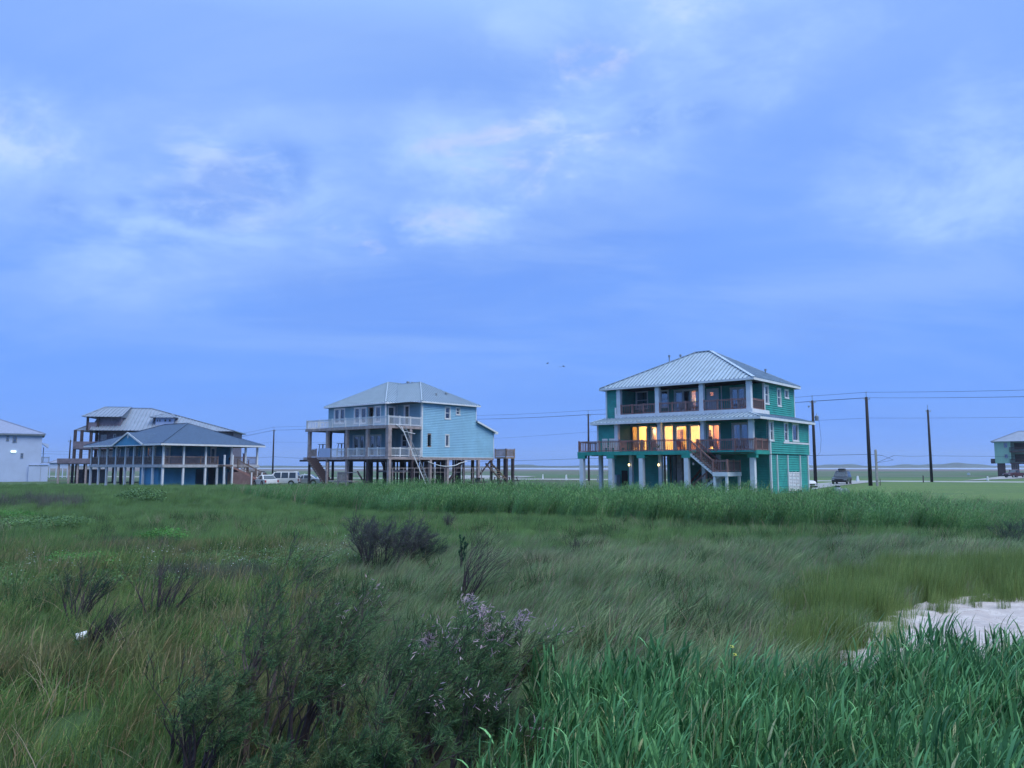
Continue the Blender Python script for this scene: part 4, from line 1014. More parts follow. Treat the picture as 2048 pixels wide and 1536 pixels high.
mb = MB(); q = fo[4]; room(mb, q[0] - .4, q[1] + .4, ww0 + .2, ww0 + 1.6, SF + .02, SE - .2); mb.build('lit_room', M['peach'], S_); lamp(s, (q[0] + q[1]) / 2, ww0 + .9, 4.6, 9, (1, .42, .2), .1)
ro_ = [so_(331, 339, 895.5, 914, u=wu), so_(421.8, 430.5, 897, 917, u=wu)]; ro_ = [(q[0], q[1], SF + .05, 4.75) for q in ro_]
wall(s, 'u', wu, 1, ww0 + .0, 11.2, SF, SE - .1, ro_, M['blue'], .22)
for q in ro_: window(s, 'u', wu, 1, q, M['white'], 'single', name='glass_door', curtain=.9)
wall(s, 'w', 11.2, 1, -AA + .6, wu - .14, SF, SE - .1, [], M['blue'], siding=False)
wall(s, 'u', -AA + .6, -1, ww0, 11.2, SF, SE - .1, [], M['blue'], siding=False)
# under storey
wall(s, 'u', -2.2, 1, .9, 7.2, 0, SF - .25, [(5.6, 7.1, 0.02, 2.1)], M['blue'], .22); wall(s, 'w', .9, -1, -6.4, -2.34, 0, SF - .25, [], M['blue'], .22)
wall(s, 'u', -2.2, 1, 8.6, 11.5, 0, SF - .25, [], M['blue'], .22, siding=False)
mb = MB(); mb.box(-6.4, -2.4, 11.3, 11.4, 0, SF - .25); mb.box(-6.4, -6.3, 1, 11.3, 0, SF - .25); mb.build('wall', M['blue'], S_)
slab(s, -AA, -.45, .45, BB + .0, SF - .22, SF, M['deckwood'], 'deck_floor')
mb = MB(); mb.box(-AA - .05, -.4, .37, .45, SF - .3, SF + .03); mb.box(-.45, -.37, .45, BB + .05, SF - .3, SF + .03); mb.build('deck_beam', mat('pale_grey_beam', (.36, .38, .42), .7), S_)
fc = [(u_, .55) for u_ in (-18.05, -15.95, -13.85, -11.6, -9.25, -7.25, -5.0, -2.8, -.62)]; rc_ = [(-.55, w_) for w_ in (3.0, 5.82, 9.3, 11.3, 13.0)]
columns(s, fc + rc_, SF, SE - .1, .2, M['col_white'], cap=False); columns(s, fc + rc_ + [(-.55, 7.4), (-.55, 8.5)], -.1, SF - .3, .22, M['col_white'], cap=False)
columns(s, [(-15.5, 3.2), (-13, 3.2), (-10.5, 3.2), (-8.3, 3.2), (-16, 7), (-13, 7), (-10, 7), (-7.5, 7), (-16, 11), (-12, 11), (-9, 11), (-2.5, 13), (-5, 13)], -.1, SF - .3, .25, M['pile'], name='pile', cap=False)
kw = dict(m_=M['deckwood'], indiv=False, pitch=.13, bw=.04, post=2.3)
railing(s, (-18, .6), (-.7, .6), SF, height=1.0, **kw); railing(s, (-.6, .7), (-.6, 7.5), SF, height=1.0, **kw); railing(s, (-.6, 9.5), (-.6, BB - .1), SF, height=1.0, **kw)
# roof
zr = 7.85
roof_ = hip(s, -AA - .45, .2, -.2, BB + .4, SE, zr, -11.6, -6.2, 6.6, 6.6, m_=M['shingle'], name='roof', hipw=.2)
fascia(s, -AA - .45, .2, -.2, BB + .4, SE - .01, .2, M['white'], soffit=M['soffit'])
gu0, gu1 = s.inv(226, 891, w=-.25)[0], s.inv(286, 888, w=-.25)[0]; gm = (gu0 + gu1) / 2; gz = s.inv(256, 864.5, w=-.25)[2]
gb = -.2 + (gz - SE) / (zr - SE) * 6.8
roof_faces(s, [[(gu0, -.32, SE), (gu0, .3, SE), (gm, gb, gz), (gm, -.32, gz)], [(gu1, .3, SE), (gu1, -.32, SE), (gm, -.32, gz), (gm, gb, gz)]], M['shingle'], name='gable_roof', th=.12)
mb = MB(); mb.add([(gu0 + .25, -.24, SE - .1), (gu1 - .25, -.24, SE - .1), (gm, -.24, gz - .18)], [(0, 1, 2)]); gf_ = mb.build('gable_wall', M['blue'], S_)
mb = MB(); mb.beam((gu0 - .1, -.36, SE - .12), (gm, -.36, gz - .08), .05, .2, (0, 0, 1)); mb.beam((gu1 + .1, -.36, SE - .12), (gm, -.36, gz - .08), .05, .2, (0, 0, 1)); mb.build('gable_fascia', M['white'], S_)
mb = MB(); mb.add([(gm + .17 * math.cos(t_ * math.pi / 6), -.28, SE + 1.05 + .36 * math.sin(t_ * math.pi / 6)) for t_ in range(12)], [tuple(range(12))]); mb.build('oval_vent', M['white'], S_)
# stairs on right side
stairs(s, (-.35, 8.6), (-.35, 14.6), SF, 0, 1.2, (1, 0), 13, M['wood'], M['wood'], saw=False); railing(s, (.85, 9.3), (.85, 14.6), SF - .3, 0, height=.95, **kw)
slab(s, -.4, .9, 7.4, 8.6, SF - .2, SF, M['deckwood'], 'landing'); columns(s, [(.8, 7.5), (.8, 8.6)], -.1, SF + 1.2, .18, M['col_white'], name='landing_post', cap=False)
columns(s, [(.85, 11.3), (.85, 12.8), (.85, 14.7)], .0, 1.7, .16, M['col_white'], name='newel_post', cap=False)
mb = MB(); mb.box(-.3, .8, 8.7, 11.6, 0, 1.75); 
for k_ in range(7): mb.box(.8, .83, 8.68, 11.62, .03 + k_ * .25, .24 + k_ * .25)
mb.build('storage_box', mat('pinkish_brown_boards', (0.17, 0.11, 0.115), .75, .15, 2), S_)
pm = MB(); pm.box(-6, -4.2, 1.5, 1.6, 0, 1.4)
for k_ in range(4): mb = MB(); z_ = .3 + k_ * .55
mb = MB(); 
for k_ in range(5): mb.box(-8.6, -7.9, 2.2, 2.6, .15 + k_ * .5, .19 + k_ * .5)
mb.box(-8.62, -8.57, 2.2, 2.6, 0, 2.3); mb.box(-7.93, -7.88, 2.2, 2.6, 0, 2.3); mb.build('shelf_unit', M['white'], S_)

# ================================================================== BROWN HOUSE BEHIND
br = House('beach_house', at_depth(214, 932, 112).x, 112, -0.20, 'brown three level house with grey metal hip roof behind the blue house')
K_ = br.root
def bi(px, py, w=0): return br.inv(px, py, w=w)
uL, uR = bi(142.8, 865)[0], 17.5
e1 = bi(214, 860.5)[2]; rz = bi(250, 815, 5)[2]
ur0, ur1 = bi(208.5, 814, 4)[0], bi(300, 817, 4)[0]
hip(br, uL + 2.6, uR, -.4, 11.5, e1, rz - .1, ur0 - .1, ur1, 5, 5, m_=M['metalroof_dark'], seam=.5, name='roof', hipw=.25)
hip(br, uL, ur0 + .5, 1.2, 9.5, e1, e1 + 2.1, uL + 3.2, ur0, 5.2, 5.2, m_=M['metalroof_dark'], name='roof', hipw=.2)
uz0, uz1 = bi(165, 833)[0], bi(243, 832)[0]; ez = bi(192, 833)[2]
hip(br, uz0, uz1, -.2, 9.0, ez, rz + .0, ur0, uz1 - .05, 4.6, 4.6, m_=M['metalroof_dark'], seam=.5, name='tower_roof', hipw=.25)
mb = MB(); mb.box(bi(194, 850)[0], uz1 - .2, .6, 8, e1 + .2, ez); mb.build('tower_wall', M['brownwall'], K_)
mb = MB(); mb.box(bi(172, 850)[0], bi(194, 850)[0], .3, .45, e1 - .1, e1 + 1.15); mb.box(bi(172, 850)[0], bi(172, 850)[0] + .12, .3, 6, e1 - .1, e1 + 1.1); mb.build('balcony_wall', M['brownwall'], K_)
columns(br, [(bi(173.5, 845)[0], .4), (bi(194.5, 845)[0], .4), (bi(173.5, 845)[0], 5)], e1, ez, .28, M['pile'], cap=False)
zf1 = bi(160, 893)[2]; zf2 = bi(160, 927)[2]
mb = MB(); mb.box(bi(190, 880)[0], uR - .5, 1.5, 10.5, 0.0 + 2.6, e1); mb.build('wall', M['brownwall'], K_)
for (x0, x1, y0, y1) in ((190.5, 198, 869, 881), (201.8, 206.8, 869.5, 880.5), (207.8, 213, 869.5, 880), (227, 232, 868, 878), (201, 206.5, 903, 915), (207.8, 212.5, 903, 915), (219, 228, 902, 916)):
    q = br.rect(x0, x1, y0, y1, w=1.5); mb = MB(); mb.box(q[0], q[1], 1.42, 1.49, q[2], q[3]); fr = mb.build('window', M['white'], K_); mb = MB(); mb.box(q[0] + .07, q[1] - .07, 1.40, 1.42, q[2] + .07, q[3] - .07); mb.build('pane', M['carglass'] if x0 > 226 else M['curtain'], fr)
for (pa, pb, za, zb_) in ((147.5, 250, 883, 898), (115.8, 250, 917, 927.5)):
    u0_, u1_ = bi(pa, za)[0], bi(pb, za)[0]; z1_, z0_ = bi(160, za)[2], bi(160, zb_)[2]
    mb = MB(); mb.box(u0_, u1_, -.3, -.22, z0_, z1_); mb.box(u0_, u0_ + .1, -.22, 4, z0_, z1_); mb.build('deck_parapet', M['brownwall'], K_)
    slab(br, u0_, u1_, -.2, 9, z0_ - .05, z0_ + .2, M['deckwood'], 'deck_floor')
    mb = MB(); n_ = int((u1_ - u0_) / .3)
    for k_ in range(n_): mb.box(u0_ + k_ * .3 + .02, u0_ + k_ * .3 + .27, -.325, -.30, z0_ + .08, z1_ - .05)
    mb.build('parapet_boards', M['brownwall'], K_, 'stuff')
columns(br, [(bi(x_, 870)[0], 0) for x_ in (150.5, 163.8, 182.3)] + [(bi(188, 870)[0], 1.2)], 3.0, e1, .34, M['pile'], cap=False)
columns(br, [(bi(x_, 940)[0], 0) for x_ in (117, 137.8, 155.5, 172)], -.1, zf2, .22, M['postwood'], cap=False); columns(br, [(bi(x_, 940)[0], 4) for x_ in (125, 133, 150, 180, 195, 210, 225)], -.1, zf2, .3, M['pile'], name='pile', cap=False)
mb = MB(); mb.box(bi(131, 950)[0], bi(176, 950)[0], 5, 8, 0, 2.0); mb.build('storage_room', M['brownwall'], K_)
dn = lambda px, py: br.inv(px, py, w=.9)
mb = MB(); mb.box(dn(311, 845)[0], dn(346, 845)[0], 0.9, 5, e1 + .3, dn(330, 835)[2]); mb.build('dormer_wall', M['whitewall'], K_)
for (x0, x1) in ((314, 316), (319, 321), (329, 332.5), (338, 341.5)):
    q = br.rect(x0, x1, 839, 843, w=.9); mb = MB(); mb.box(q[0], q[1], .84, .89, q[2], q[3]); mb.build('window', M['carglass'], K_)
hip(br, dn(301, 835)[0], dn(352, 835)[0], .4, 6.5, dn(330, 835)[2], dn(330, 825)[2], dn(318, 835)[0], dn(333, 835)[0], 4, 4, m_=M['metalroof_dark'], seam=.5, name='dormer_roof', hipw=.2)

# ================================================================== WHITE HOUSE, LEFT EDGE
wh = House('beach_house', at_depth(81, 932, 126).x, 126, -0.56, 'large white house at the left edge with grey roof and small windows')
H_ = wh.root; wi = lambda px, py, w=0: wh.inv(px, py, w=w)
ze = wi(81, 868)[2]
wins = [wh.rect(13.5, 17.5, 872.5, 881, w=0), wh.rect(26.3, 33, 873.5, 884, w=0), wh.rect(42, 45.8, 907, 915, w=0)]
wall(wh, 'w', 0, -1, -18, 0, 0, ze, wins, M['whitewall'], siding=False); wall(wh, 'u', 0, 1, 0, 12, 0, ze, [], M['whitewall'], siding=False)
wall(wh, 'u', -18, -1, 0, 12, 0, ze, [], M['whitewall'], siding=False); wall(wh, 'w', 12, 1, -18, 0, 0, ze, [], M['whitewall'], siding=False)
for k_, q in enumerate(wins): window(wh, 'w', 0, -1, q, M['galv'], 'double' if k_ == 1 else 'single', fw=.05)
hip(wh, -19, .45, -.45, 12.5, ze, wi(-20, 838, 6)[2], -12.6, -6.2, 6, 6, m_=M['shingle_grey'], name='roof', hipw=.2)
mb = MB(); mb.box(-18.5, .4, -.42, -.38, ze - .25, ze - .02); mb.box(.36, .4, -.38, 12.4, ze - .25, ze - .02); mb.build('fascia', M['galv'], H_); slab(wh, -18, .38, -.38, 12, ze - .22, ze - .19, M['soffit'], 'soffit')
gzz = wi(70, 931)[2]; mb = MB(); mb.box(wi(57, 940)[0], wi(96, 940)[0], -.35, 6, 0, gzz); mb.build('garage', M['whitewall'], H_)
mb = MB(); mb.box(wi(56.5, 940)[0], wi(96.5, 940)[0], -.42, -.35, gzz, gzz + .08); mb.box(wi(81, 940)[0], wi(81.6, 940)[0], -.37, -.35, 0, gzz); mb.build('garage_trim', M['galv'], H_)
lz = wi(27, 903); mb = MB(); mb.box(lz[0] - .35, lz[0] + .35, -.16, -.02, lz[2] - .14, lz[2] + .14); mb.build('wall_lamp', M['bulbwhite'], H_, label='glowing white wall light')
br_z = wi(90, 926)[2]; slab(wh, 0.05, wi(98, 920)[0], 0.2, 4, br_z - .15, br_z, M['whitewall'], 'balcony_floor'); railing(wh, (.1, .3), (wi(98, 920)[0], .3), br_z, height=.95, m_=M['galv'], indiv=False, post=.7, pitch=.12)
columns(wh, [(wi(87, 910)[0], 3.0)], br_z, wi(87, 894)[2], .12, M['galv'], cap=False)
mb = MB(); z0_ = wi(85, 887)[2]; mb.add([(0.02, 0, z0_), (.95, 0, z0_ - .75), (.95, 3, z0_ - .75), (.02, 3, z0_), (0.02, 0, z0_ + .1), (.95, 0, z0_ - .1), (.95, 3, z0_ - .1), (.02, 3, z0_ + .1)], [(0, 1, 2, 3), (4, 7, 6, 5), (0, 4, 5, 1), (1, 5, 6, 2), (2, 6, 7, 3)]); mb.build('awning', M['whitewall'], H_)
# distant white shed house
sh = House('distant_house', at_depth(103, 932, 165).x, 165, -.5, 'small distant pale house seen between the white house and the brown deck')
mb = MB(); mb.box(-.4, 3.2, 0, 5, 2.0, 3.2)
for u_ in (-.3, .9, 2.1, 3.0): mb.box(u_ - .1, u_ + .1, 0, .2, 0, 2.0)
mb.build('wall', M['whitewall'], sh.root); hip(sh, -.7, 3.5, -.3, 5.3, 3.2, 3.9, 1, 1.8, 2.5, 2.5, m_=M['shingle_grey'], name='roof')

# ================================================================== PALE GREEN HOUSE, RIGHT EDGE
mh = House('distant_house', at_depth(1991, 932, 190).x, 190, 0.58, 'pale green stilt house with dark balconies at the right edge')
G_ = mh.root; mi = lambda px, py, w=0: mh.inv(px, py, w=w)
ez = mi(2000, 883)[2]; fz = mi(2000, 926.5)[2]; uw = mi(2019, 900)[0]
mw = [mh.rect(2008, 2014, 886, 895, w=0), mh.rect(2009.5, 2015.5, 909, 915.5, w=0)]
wall(mh, 'w', 0, -1, 0, uw, fz, ez, mw, M['mint'], siding=False); wall(mh, 'u', 0, -1, .0, 9, fz, ez, [], M['mint'], siding=False)
for q in mw: window(mh, 'w', 0, -1, q, M['galv'], 'single', fw=.08)
wall(mh, 'w', 2.4, -1, uw, 14, fz, ez, [(uw + 1, uw + 3, fz + .3, fz + 2.2), (uw + 5, uw + 8, fz + .3, fz + 2.2), (uw + 1, uw + 3.2, fz + 3.4, fz + 5), (uw + 5, uw + 8, fz + 3.4, fz + 5)], M['mint'], siding=False)
mb = MB(); mb.box(.2, 13.8, 2.7, 8.9, fz, ez - .1); mb.build('interior', M['dark'], G_)  # solid near-black block stands in for the darkness of unlit rooms
zmid = mi(2030, 903)[2]
for z_ in (zmid, fz):
    slab(mh, uw, 14, -.2, 2.4, z_ - .2, z_ + .05, M['pile'], 'balcony_floor'); railing(mh, (uw, -.15), (14, -.15), z_, height=1.0, m_=M['pile'], indiv=False, pitch=.2, bw=.06)
columns(mh, [(uw + .1, 0), (uw + 4.5, 0), (uw + 9, 0)], fz, ez, .25, M['mint'], cap=False)
slab(mh, .05, 14, .05, 9, ez - .06, ez, M['soffit'], 'soffit')
hip(mh, -.7, 15, -.6, 10, ez + .02, mi(2036, 861)[2], mi(2036.7, 861, 4)[0], 8.5, 4.5, 4.5, m_=M['metalroof_dark'], name='roof', hipw=.25)
columns(mh, [(mi(x_, 940)[0], w_) for x_ in (1997, 2001, 2005, 2009) for w_ in (.4, 4)] + [(mi(x_, 940)[0], w_) for x_ in (2025, 2029, 2033, 2037) for w_ in (.4, 3)] + [(12, .4)], -.1, fz, .38, M['pile'], name='pile', cap=False)
q = mh.rect(1981.5, 1991, 917.5, 927, w=0); mb = MB(); mb.box(q[0], q[1], .5, 3, q[2], q[2] + .15); mb.box(q[0], q[1], .5, .58, q[2] + .15, q[3]); mb.box(q[0], q[0] + .08, .5, 3, q[2] + .15, q[3]); mb.build('side_deck', M['pile'], G_)
# ================================================================== PROPS
def wheel_mesh():
    t = MB(); n = 16
    pr = [(.20, -.1), (.31, -.11), (.335, -.06), (.335, .06), (.31, .11), (.20, .1)]
    b0 = 0
    for r, y in pr:
        for k in range(n):
            a = 2 * math.pi * k / n; t.v.append((r * math.cos(a), y, r * math.sin(a)))
    for i in range(len(pr) - 1):
        for k in range(n): t.f.append((i * n + k, i * n + (k + 1) % n, (i + 1) * n + (k + 1) % n, (i + 1) * n + k))
    t.f.append(tuple(range(n))); t.f.append(tuple(range((len(pr) - 1) * n, len(pr) * n)))
    r_ = MB(); r_.v = []; 
    for k in range(n):
        a = 2 * math.pi * k / n; r_.v.append((.2 * math.cos(a), -.115, .2 * math.sin(a)))
    for k in range(n):
        a = 2 * math.pi * k / n; r_.v.append((.2 * math.cos(a), .115, .2 * math.sin(a)))
    r_.f = [tuple(range(n))[::-1], tuple(range(n, 2 * n))] + [(k, (k + 1) % n, (k + 1) % n + n, k + n) for k in range(n)]
    return t.mesh('tyre', M['rubber']), r_.mesh('rim', M['rim'])
TYRE, RIM = wheel_mesh()
def car(name, label, loc, rz, paint, L_=4.8, Wd=1.9, H=1.75, kind='suv', cat='car', group='parked vehicles', scale=1.0):
    """x forward; body from a side profile, pulled in towards the roof"""
    root = empty(name, loc, rz, label, cat, group); hw = Wd / 2; h0 = .32
    belt = .98 if kind in ('suv', 'pickup') else .84
    if kind == 'suv':
        body = [(-L_ / 2, .45), (-L_ / 2 + .03, belt), (L_ / 2 - 1.25, belt + .02), (L_ / 2 - .25, belt - .12), (L_ / 2, belt - .35), (L_ / 2 + .02, .42), (L_ / 2 - .1, h0), (-L_ / 2 + .1, h0)]
        cab = [(-L_ / 2 + .06, belt), (-L_ / 2 + .22, H - .06), (-L_ / 2 + .5, H), (L_ / 2 - 2.35, H), (L_ / 2 - 2.0, H - .08), (L_ / 2 - 1.28, belt + .02)]
        wins = [(-L_ / 2 + .38, -L_ / 2 + 1.25), (-L_ / 2 + 1.36, -L_ / 2 + 2.25), (-L_ / 2 + 2.34, L_ / 2 - 1.75)]
    elif kind == 'pickup':
        body = [(-L_ / 2, .5), (-L_ / 2 + .02, belt + .1), (L_ / 2 - 1.35, belt + .1), (L_ / 2 - .2, belt), (L_ / 2, belt - .3), (L_ / 2 + .02, .45), (L_ / 2 - .1, h0 + .05), (-L_ / 2 + .1, h0 + .05)]
        cab = [(-L_ / 2 + 1.75, belt + .1), (-L_ / 2 + 1.85, H - .04), (-L_ / 2 + 2.05, H), (L_ / 2 - 2.35, H), (L_ / 2 - 2.1, H - .07), (L_ / 2 - 1.4, belt + .1)]
        wins = [(-L_ / 2 + 1.98, -L_ / 2 + 2.75), (-L_ / 2 + 2.85, L_ / 2 - 1.95)]
    else:
        body = [(-L_ / 2, .45), (-L_ / 2 + .05, belt - .02), (-L_ / 2 + .8, belt + .04), (L_ / 2 - 1.3, belt), (L_ / 2 - .25, belt - .18), (L_ / 2, belt - .4), (L_ / 2, .36), (L_ / 2 - .1, h0 - .08), (-L_ / 2 + .1, h0 - .08)]
        cab = [(-L_ / 2 + .55, belt), (-L_ / 2 + 1.3, H - .05), (-L_ / 2 + 1.7, H), (L_ / 2 - 2.3, H), (L_ / 2 - 2.0, H - .05), (L_ / 2 - 1.25, belt)]
        wins = [(-L_ / 2 + 1.2, -L_ / 2 + 2.15), (-L_ / 2 + 2.25, L_ / 2 - 1.9)]
    def extr(prof, wf, nm, m_):
        mb = MB(); n = len(prof)
        for sgn in (-1, 1):
            for x, z in prof: mb.v.append((x, sgn * wf(x, z), z))
        mb.f = [tuple(range(n)), tuple(range(2 * n - 1, n - 1, -1))] + [(i, i + n, (i + 1) % n + n, (i + 1) % n) for i in range(n)]
        o = mb.build(nm, m_, root); bv = o.modifiers.new('b', 'BEVEL'); bv.width = .05; bv.segments = 2; bv.limit_method = 'ANGLE'
        return o
    taper = lambda x, z: hw * (1 - .04 * max(0, abs(x) / (L_ / 2)) ** 4) * (1 if z > .4 else .96)
    bo = extr(body, taper, 'body', paint)
    cw = lambda x, z: (hw - .05) * (1 - .20 * max(0, (z - belt) / (H - belt)))
    ca = extr(cab, cw, 'cabin', paint)
    zt = H - .13; zb = belt + (.14 if kind == 'pickup' else .05)
    for sgn in (-1, 1):
        for (x0, x1) in wins:
            mb = MB(); yb, yt = cw(0, zb) + .008, cw(0, zt) + .008; sk = .12 if x0 == wins[0][0] and kind == 'sedan' else .03; fr = .34 if (x0, x1) == wins[-1] else .03
            mb.add([(x0, sgn * yb, zb), (x1, sgn * yb, zb), (x1 - fr, sgn * yt, zt), (x0 + sk, sgn * yt, zt), (x0, sgn * (yb - .03), zb), (x1, sgn * (yb - .03), zb), (x1 - fr, sgn * (yt - .03), zt), (x0 + sk, sgn * (yt - .03), zt)], [(0, 1, 2, 3), (0, 4, 5, 1), (1, 5, 6, 2), (2, 6, 7, 3), (3, 7, 4, 0)])
            mb.build('side_window', M['carglass'], ca)
    def pane(nm, A, B):
        mb = MB(); (xa, za), (xb, zb_) = A, B; d = Vector((xb - xa, 0, zb_ - za)).normalized(); nn = Vector((d.z, 0, -d.x)); 
        if (xa > 0) != (nn.x > 0): nn = -nn
        o_ = nn * .012; ya, yb_ = cw(0, za) - .08, cw(0, zb_) - .08
        a0 = Vector((xa, 0, za)) + d * .06 + o_; b0 = Vector((xb, 0, zb_)) - d * .05 + o_
        mb.add([(a0.x, -ya, a0.z), (a0.x, ya, a0.z), (b0.x, yb_, b0.z), (b0.x, -yb_, b0.z)], [(0, 1, 2, 3)]); mb.build(nm, M['carglass'], ca)
    pane('windscreen', cab[-1], cab[-2]); pane('rear_window', cab[0], cab[1])
    for x in (-L_ / 2 + .95, L_ / 2 - .95):
        for sgn in (-1, 1):
            t_ = place('tyre', TYRE, root, (x, sgn * (hw - .1), .335), scale=(1.05, 1.05, 1.05)); place('rim', RIM, t_)
            mb = MB(); n = 12
            for k in range(n + 1):
                a = math.pi * k / n; mb.v += [(x + .42 * math.cos(a), sgn * (hw + .004), .335 + .42 * math.sin(a)), (x + .34 * math.cos(a), sgn * (hw + .004), .335 + .34 * math.sin(a))]
            mb.f = [(2 * k, 2 * k + 1, 2 * k + 3, 2 * k + 2) for k in range(n)]; mb.build('wheel_arch', M['rubber'], root)
    for sgn in (-1, 1):
        mb = MB(); mb.box(L_ / 2 - .12, L_ / 2 + .025, sgn * (hw - .18) - .16, sgn * (hw - .18) + .16, belt - .38, belt - .22); mb.build('headlight', M['rim'], root)
        mb = MB(); mb.box(-L_ / 2 - .012, -L_ / 2 + .1, sgn * (hw - .12) - .09, sgn * (hw - .12) + .09, belt - .35, belt - .05); mb.build('tail_light', M['red'], root)
    mb = MB(); mb.box(L_ / 2 - .05, L_ / 2 + .03, -hw * .5, hw * .5, belt - .42, belt - .24); mb.build('grille', M['rubber'], root)
    mb = MB(); mb.box(L_ / 2 - .05, L_ / 2 + .07, -hw * .9, hw * .9, .34, .52); mb.box(-L_ / 2 - .06, -L_ / 2 + .05, -hw * .9, hw * .9, .36, .52); mb.build('bumper', M['rubber'] if kind != 'sedan' else paint, root)
    if kind == 'suv' and 'roof box' in label:
        mb = MB(); mb.box(-1.3, .4, -.4, .4, H + .06, H + .38); o = mb.build('roof_box', M['rubber'], root); bv = o.modifiers.new('b', 'BEVEL'); bv.width = .12; bv.segments = 3
    if kind == 'suv': 
        mb = MB(); mb.box(-1.9, .6, -.62, -.58, H + .0, H + .06); mb.box(-1.9, .6, .58, .62, H + .0, H + .06); mb.build('roof_rails', M['rubber'], root)
    root.scale = (scale,) * 3
    return root
def ang(dx, dy): return math.atan2(dy, dx)
p_ = G(559, 971.5); car('parked_suv', 'white long SUV parked broadside left of the light blue house', p_, math.pi + .12, M['paint_white'], 5.2, 2.0, 1.9, 'suv', scale=.95)
p_ = G(607, 970.5); car('parked_sedan', 'pale silver sedan parked behind the corner pile of the light blue house', p_, math.pi + .1, M['paint_silver'], 4.6, 1.8, 1.42, 'sedan')
p_ = G(512, 970); car('parked_suv', 'dark SUV parked beside the corner post of the blue house', p_, math.pi - 1.0, M['paint_dark'], 4.7, 1.9, 1.75, 'suv')
p_ = G(530, 972.5); car('parked_sedan', 'white sedan with black rear window between the dark SUV and the white SUV', p_, math.pi - .9, M['paint_white'], 4.4, 1.8, 1.4, 'sedan')
p_ = G(1684, 968.5); car('parked_suv', 'dark SUV with a black roof box facing the camera on the driveway', p_, math.radians(-122), M['paint_dark'], 4.7, 1.95, 1.78, 'suv')
hp = g.world(-1.9, 13.6); car('parked_pickup', 'white pickup truck half hidden behind the teal house', hp, math.radians(-52), M['paint_white'], 5.4, 2.0, 1.85, 'pickup', cat='pickup truck')
p_ = G(2030, 955.5); car('parked_pickup', 'dark red pickup truck parked below the pale green house', p_, math.radians(-165), M['paint_red'], 4.6, 1.9, 1.75, 'pickup', cat='pickup truck')

# ---- utility poles and lines
M['polewood'] = mat('tarred_pole_wood', (0.022, 0.018, 0.02), .85, .3, 3, stretch=(1, 1, .2))
def pole(px, pytop, Y, z0, label, lean=0, trans=False, arm=False, pin=1, r=.2):
    T_ = at_depth(px, pytop, Y); Bx = G(px, 960).x / G(px, 960).y * Y
    root = empty('utility_pole', (T_.x, Y, z0), 0, label, 'utility pole', 'utility poles along the road'); hgt = T_.z - z0
    mb = MB(); mb.tube([(0, 0, -.2), (lean * .5, 0, hgt * .5), (lean, 0, hgt)], [r, r * .85, r * .66], 10); mb.build('pole', M['polewood'], root, smooth=True)
    mb = MB(); mb.tube([(lean, 0, hgt - .3), (lean, 0, hgt + .55)], .035, 6); mb.lathe([(.05, 0), (.08, .06), (.05, .12), (.07, .18)], (lean, 0, hgt + .5), 8); mb.build('pin_insulator', M['galv'], root)
    for sx in (-1, 1):
        mb = MB(); mb.tube([(lean, 0, hgt - .35), (lean + sx * .32, -.1, hgt - .3)], .03, 6); mb.lathe([(.04, 0), (.09, .06), (.05, .12), (.08, .18), (.03, .24)], (lean + sx * .34, -.1, hgt - .32), 8); mb.build('side_insulator', M['galv'], root)
    if trans:
        mb = MB(); mb.lathe([(.02, -.02), (.22, 0), (.23, .62), (.2, .66), (.06, .7)], (lean + .5, 0, hgt - 2.75), 12); mb.tube([(lean, 0, hgt - 2.3), (lean + .3, 0, hgt - 2.3)], .04, 6); mb.tube([(lean + .5, 0, hgt - 2.05), (lean + .5, 0, hgt - 1.75)], .03, 6); mb.build('transformer', M['galv'], root)
        mb = MB(); mb.tube([(lean + .75, 0, hgt - 2.2), (lean + .85, 0, hgt - 3.4), (lean + .95, -.1, hgt - 5.3), (lean + .75, -.1, hgt - 7.0), (lean + .3, 0, hgt - 7.6)], .018, 5); mb.build('drop_cable', M['polewood'], root)
        mb = MB(); mb.box(lean - .62, lean - .42, -.05, .05, hgt - .95, hgt - .72); mb.tube([(lean - .5, 0, hgt - .85), (lean, 0, hgt - .7)], .02, 5); mb.build('fuse_cutout', M['galv'], root)
    return root, Vector((T_.x + lean, Y, T_.z))
poles = {}
_, poles['a'] = pole(141, 880, 150, 0, 'thin leaning utility pole left of the brown house', r=.17)
_, poles['b'] = pole(548, 859.5, 176, 0, 'tall dark utility pole between the blue house and the light blue house')
_, poles['c'] = pole(1176.5, 828, 132, 0, 'utility pole rising behind the left deck corner of the teal house')
_, poles['d'] = pole(1624.5, 801, 104.6, 0, 'utility pole with grey transformer right beside the teal house', trans=True, r=.23)
_, poles['e'] = pole(1732.5, 794, 99, 0, 'tallest dark utility pole right of the dark SUV', r=.25)
_, poles['f'] = pole(1855.5, 819.4, 122, 0, 'utility pole standing alone between the tallest pole and the pale green house', r=.22)
M['wire'] = mat('dark_wire', (0.03, 0.03, 0.035), .6, .1, 1)
def wire(pts, sag, r, label, grp='overhead lines'):
    mb = MB(); P_ = []
    for a, b_ in zip(pts[:-1], pts[1:]):
        for k in range(0 if not P_ else 1, 13):
            t_ = k / 12; q = a.lerp(b_, t_); q.z -= sag * 4 * t_ * (1 - t_) * ((b_ - a).length / 45) ** 2; P_.append(q)
    mb.tube(P_, r, 4); o = mb.build('overhead_wire', M['wire']); tag(o, label, 'power line', grp); return o
off = lambda v, dx, dz: v + Vector((dx, 0, dz))
rt = at_depth(2300, 772, 74); rt2 = at_depth(2300, 786, 74)
lf = at_depth(60, 905, 240); 
mid1 = at_depth(900, 838, 153)
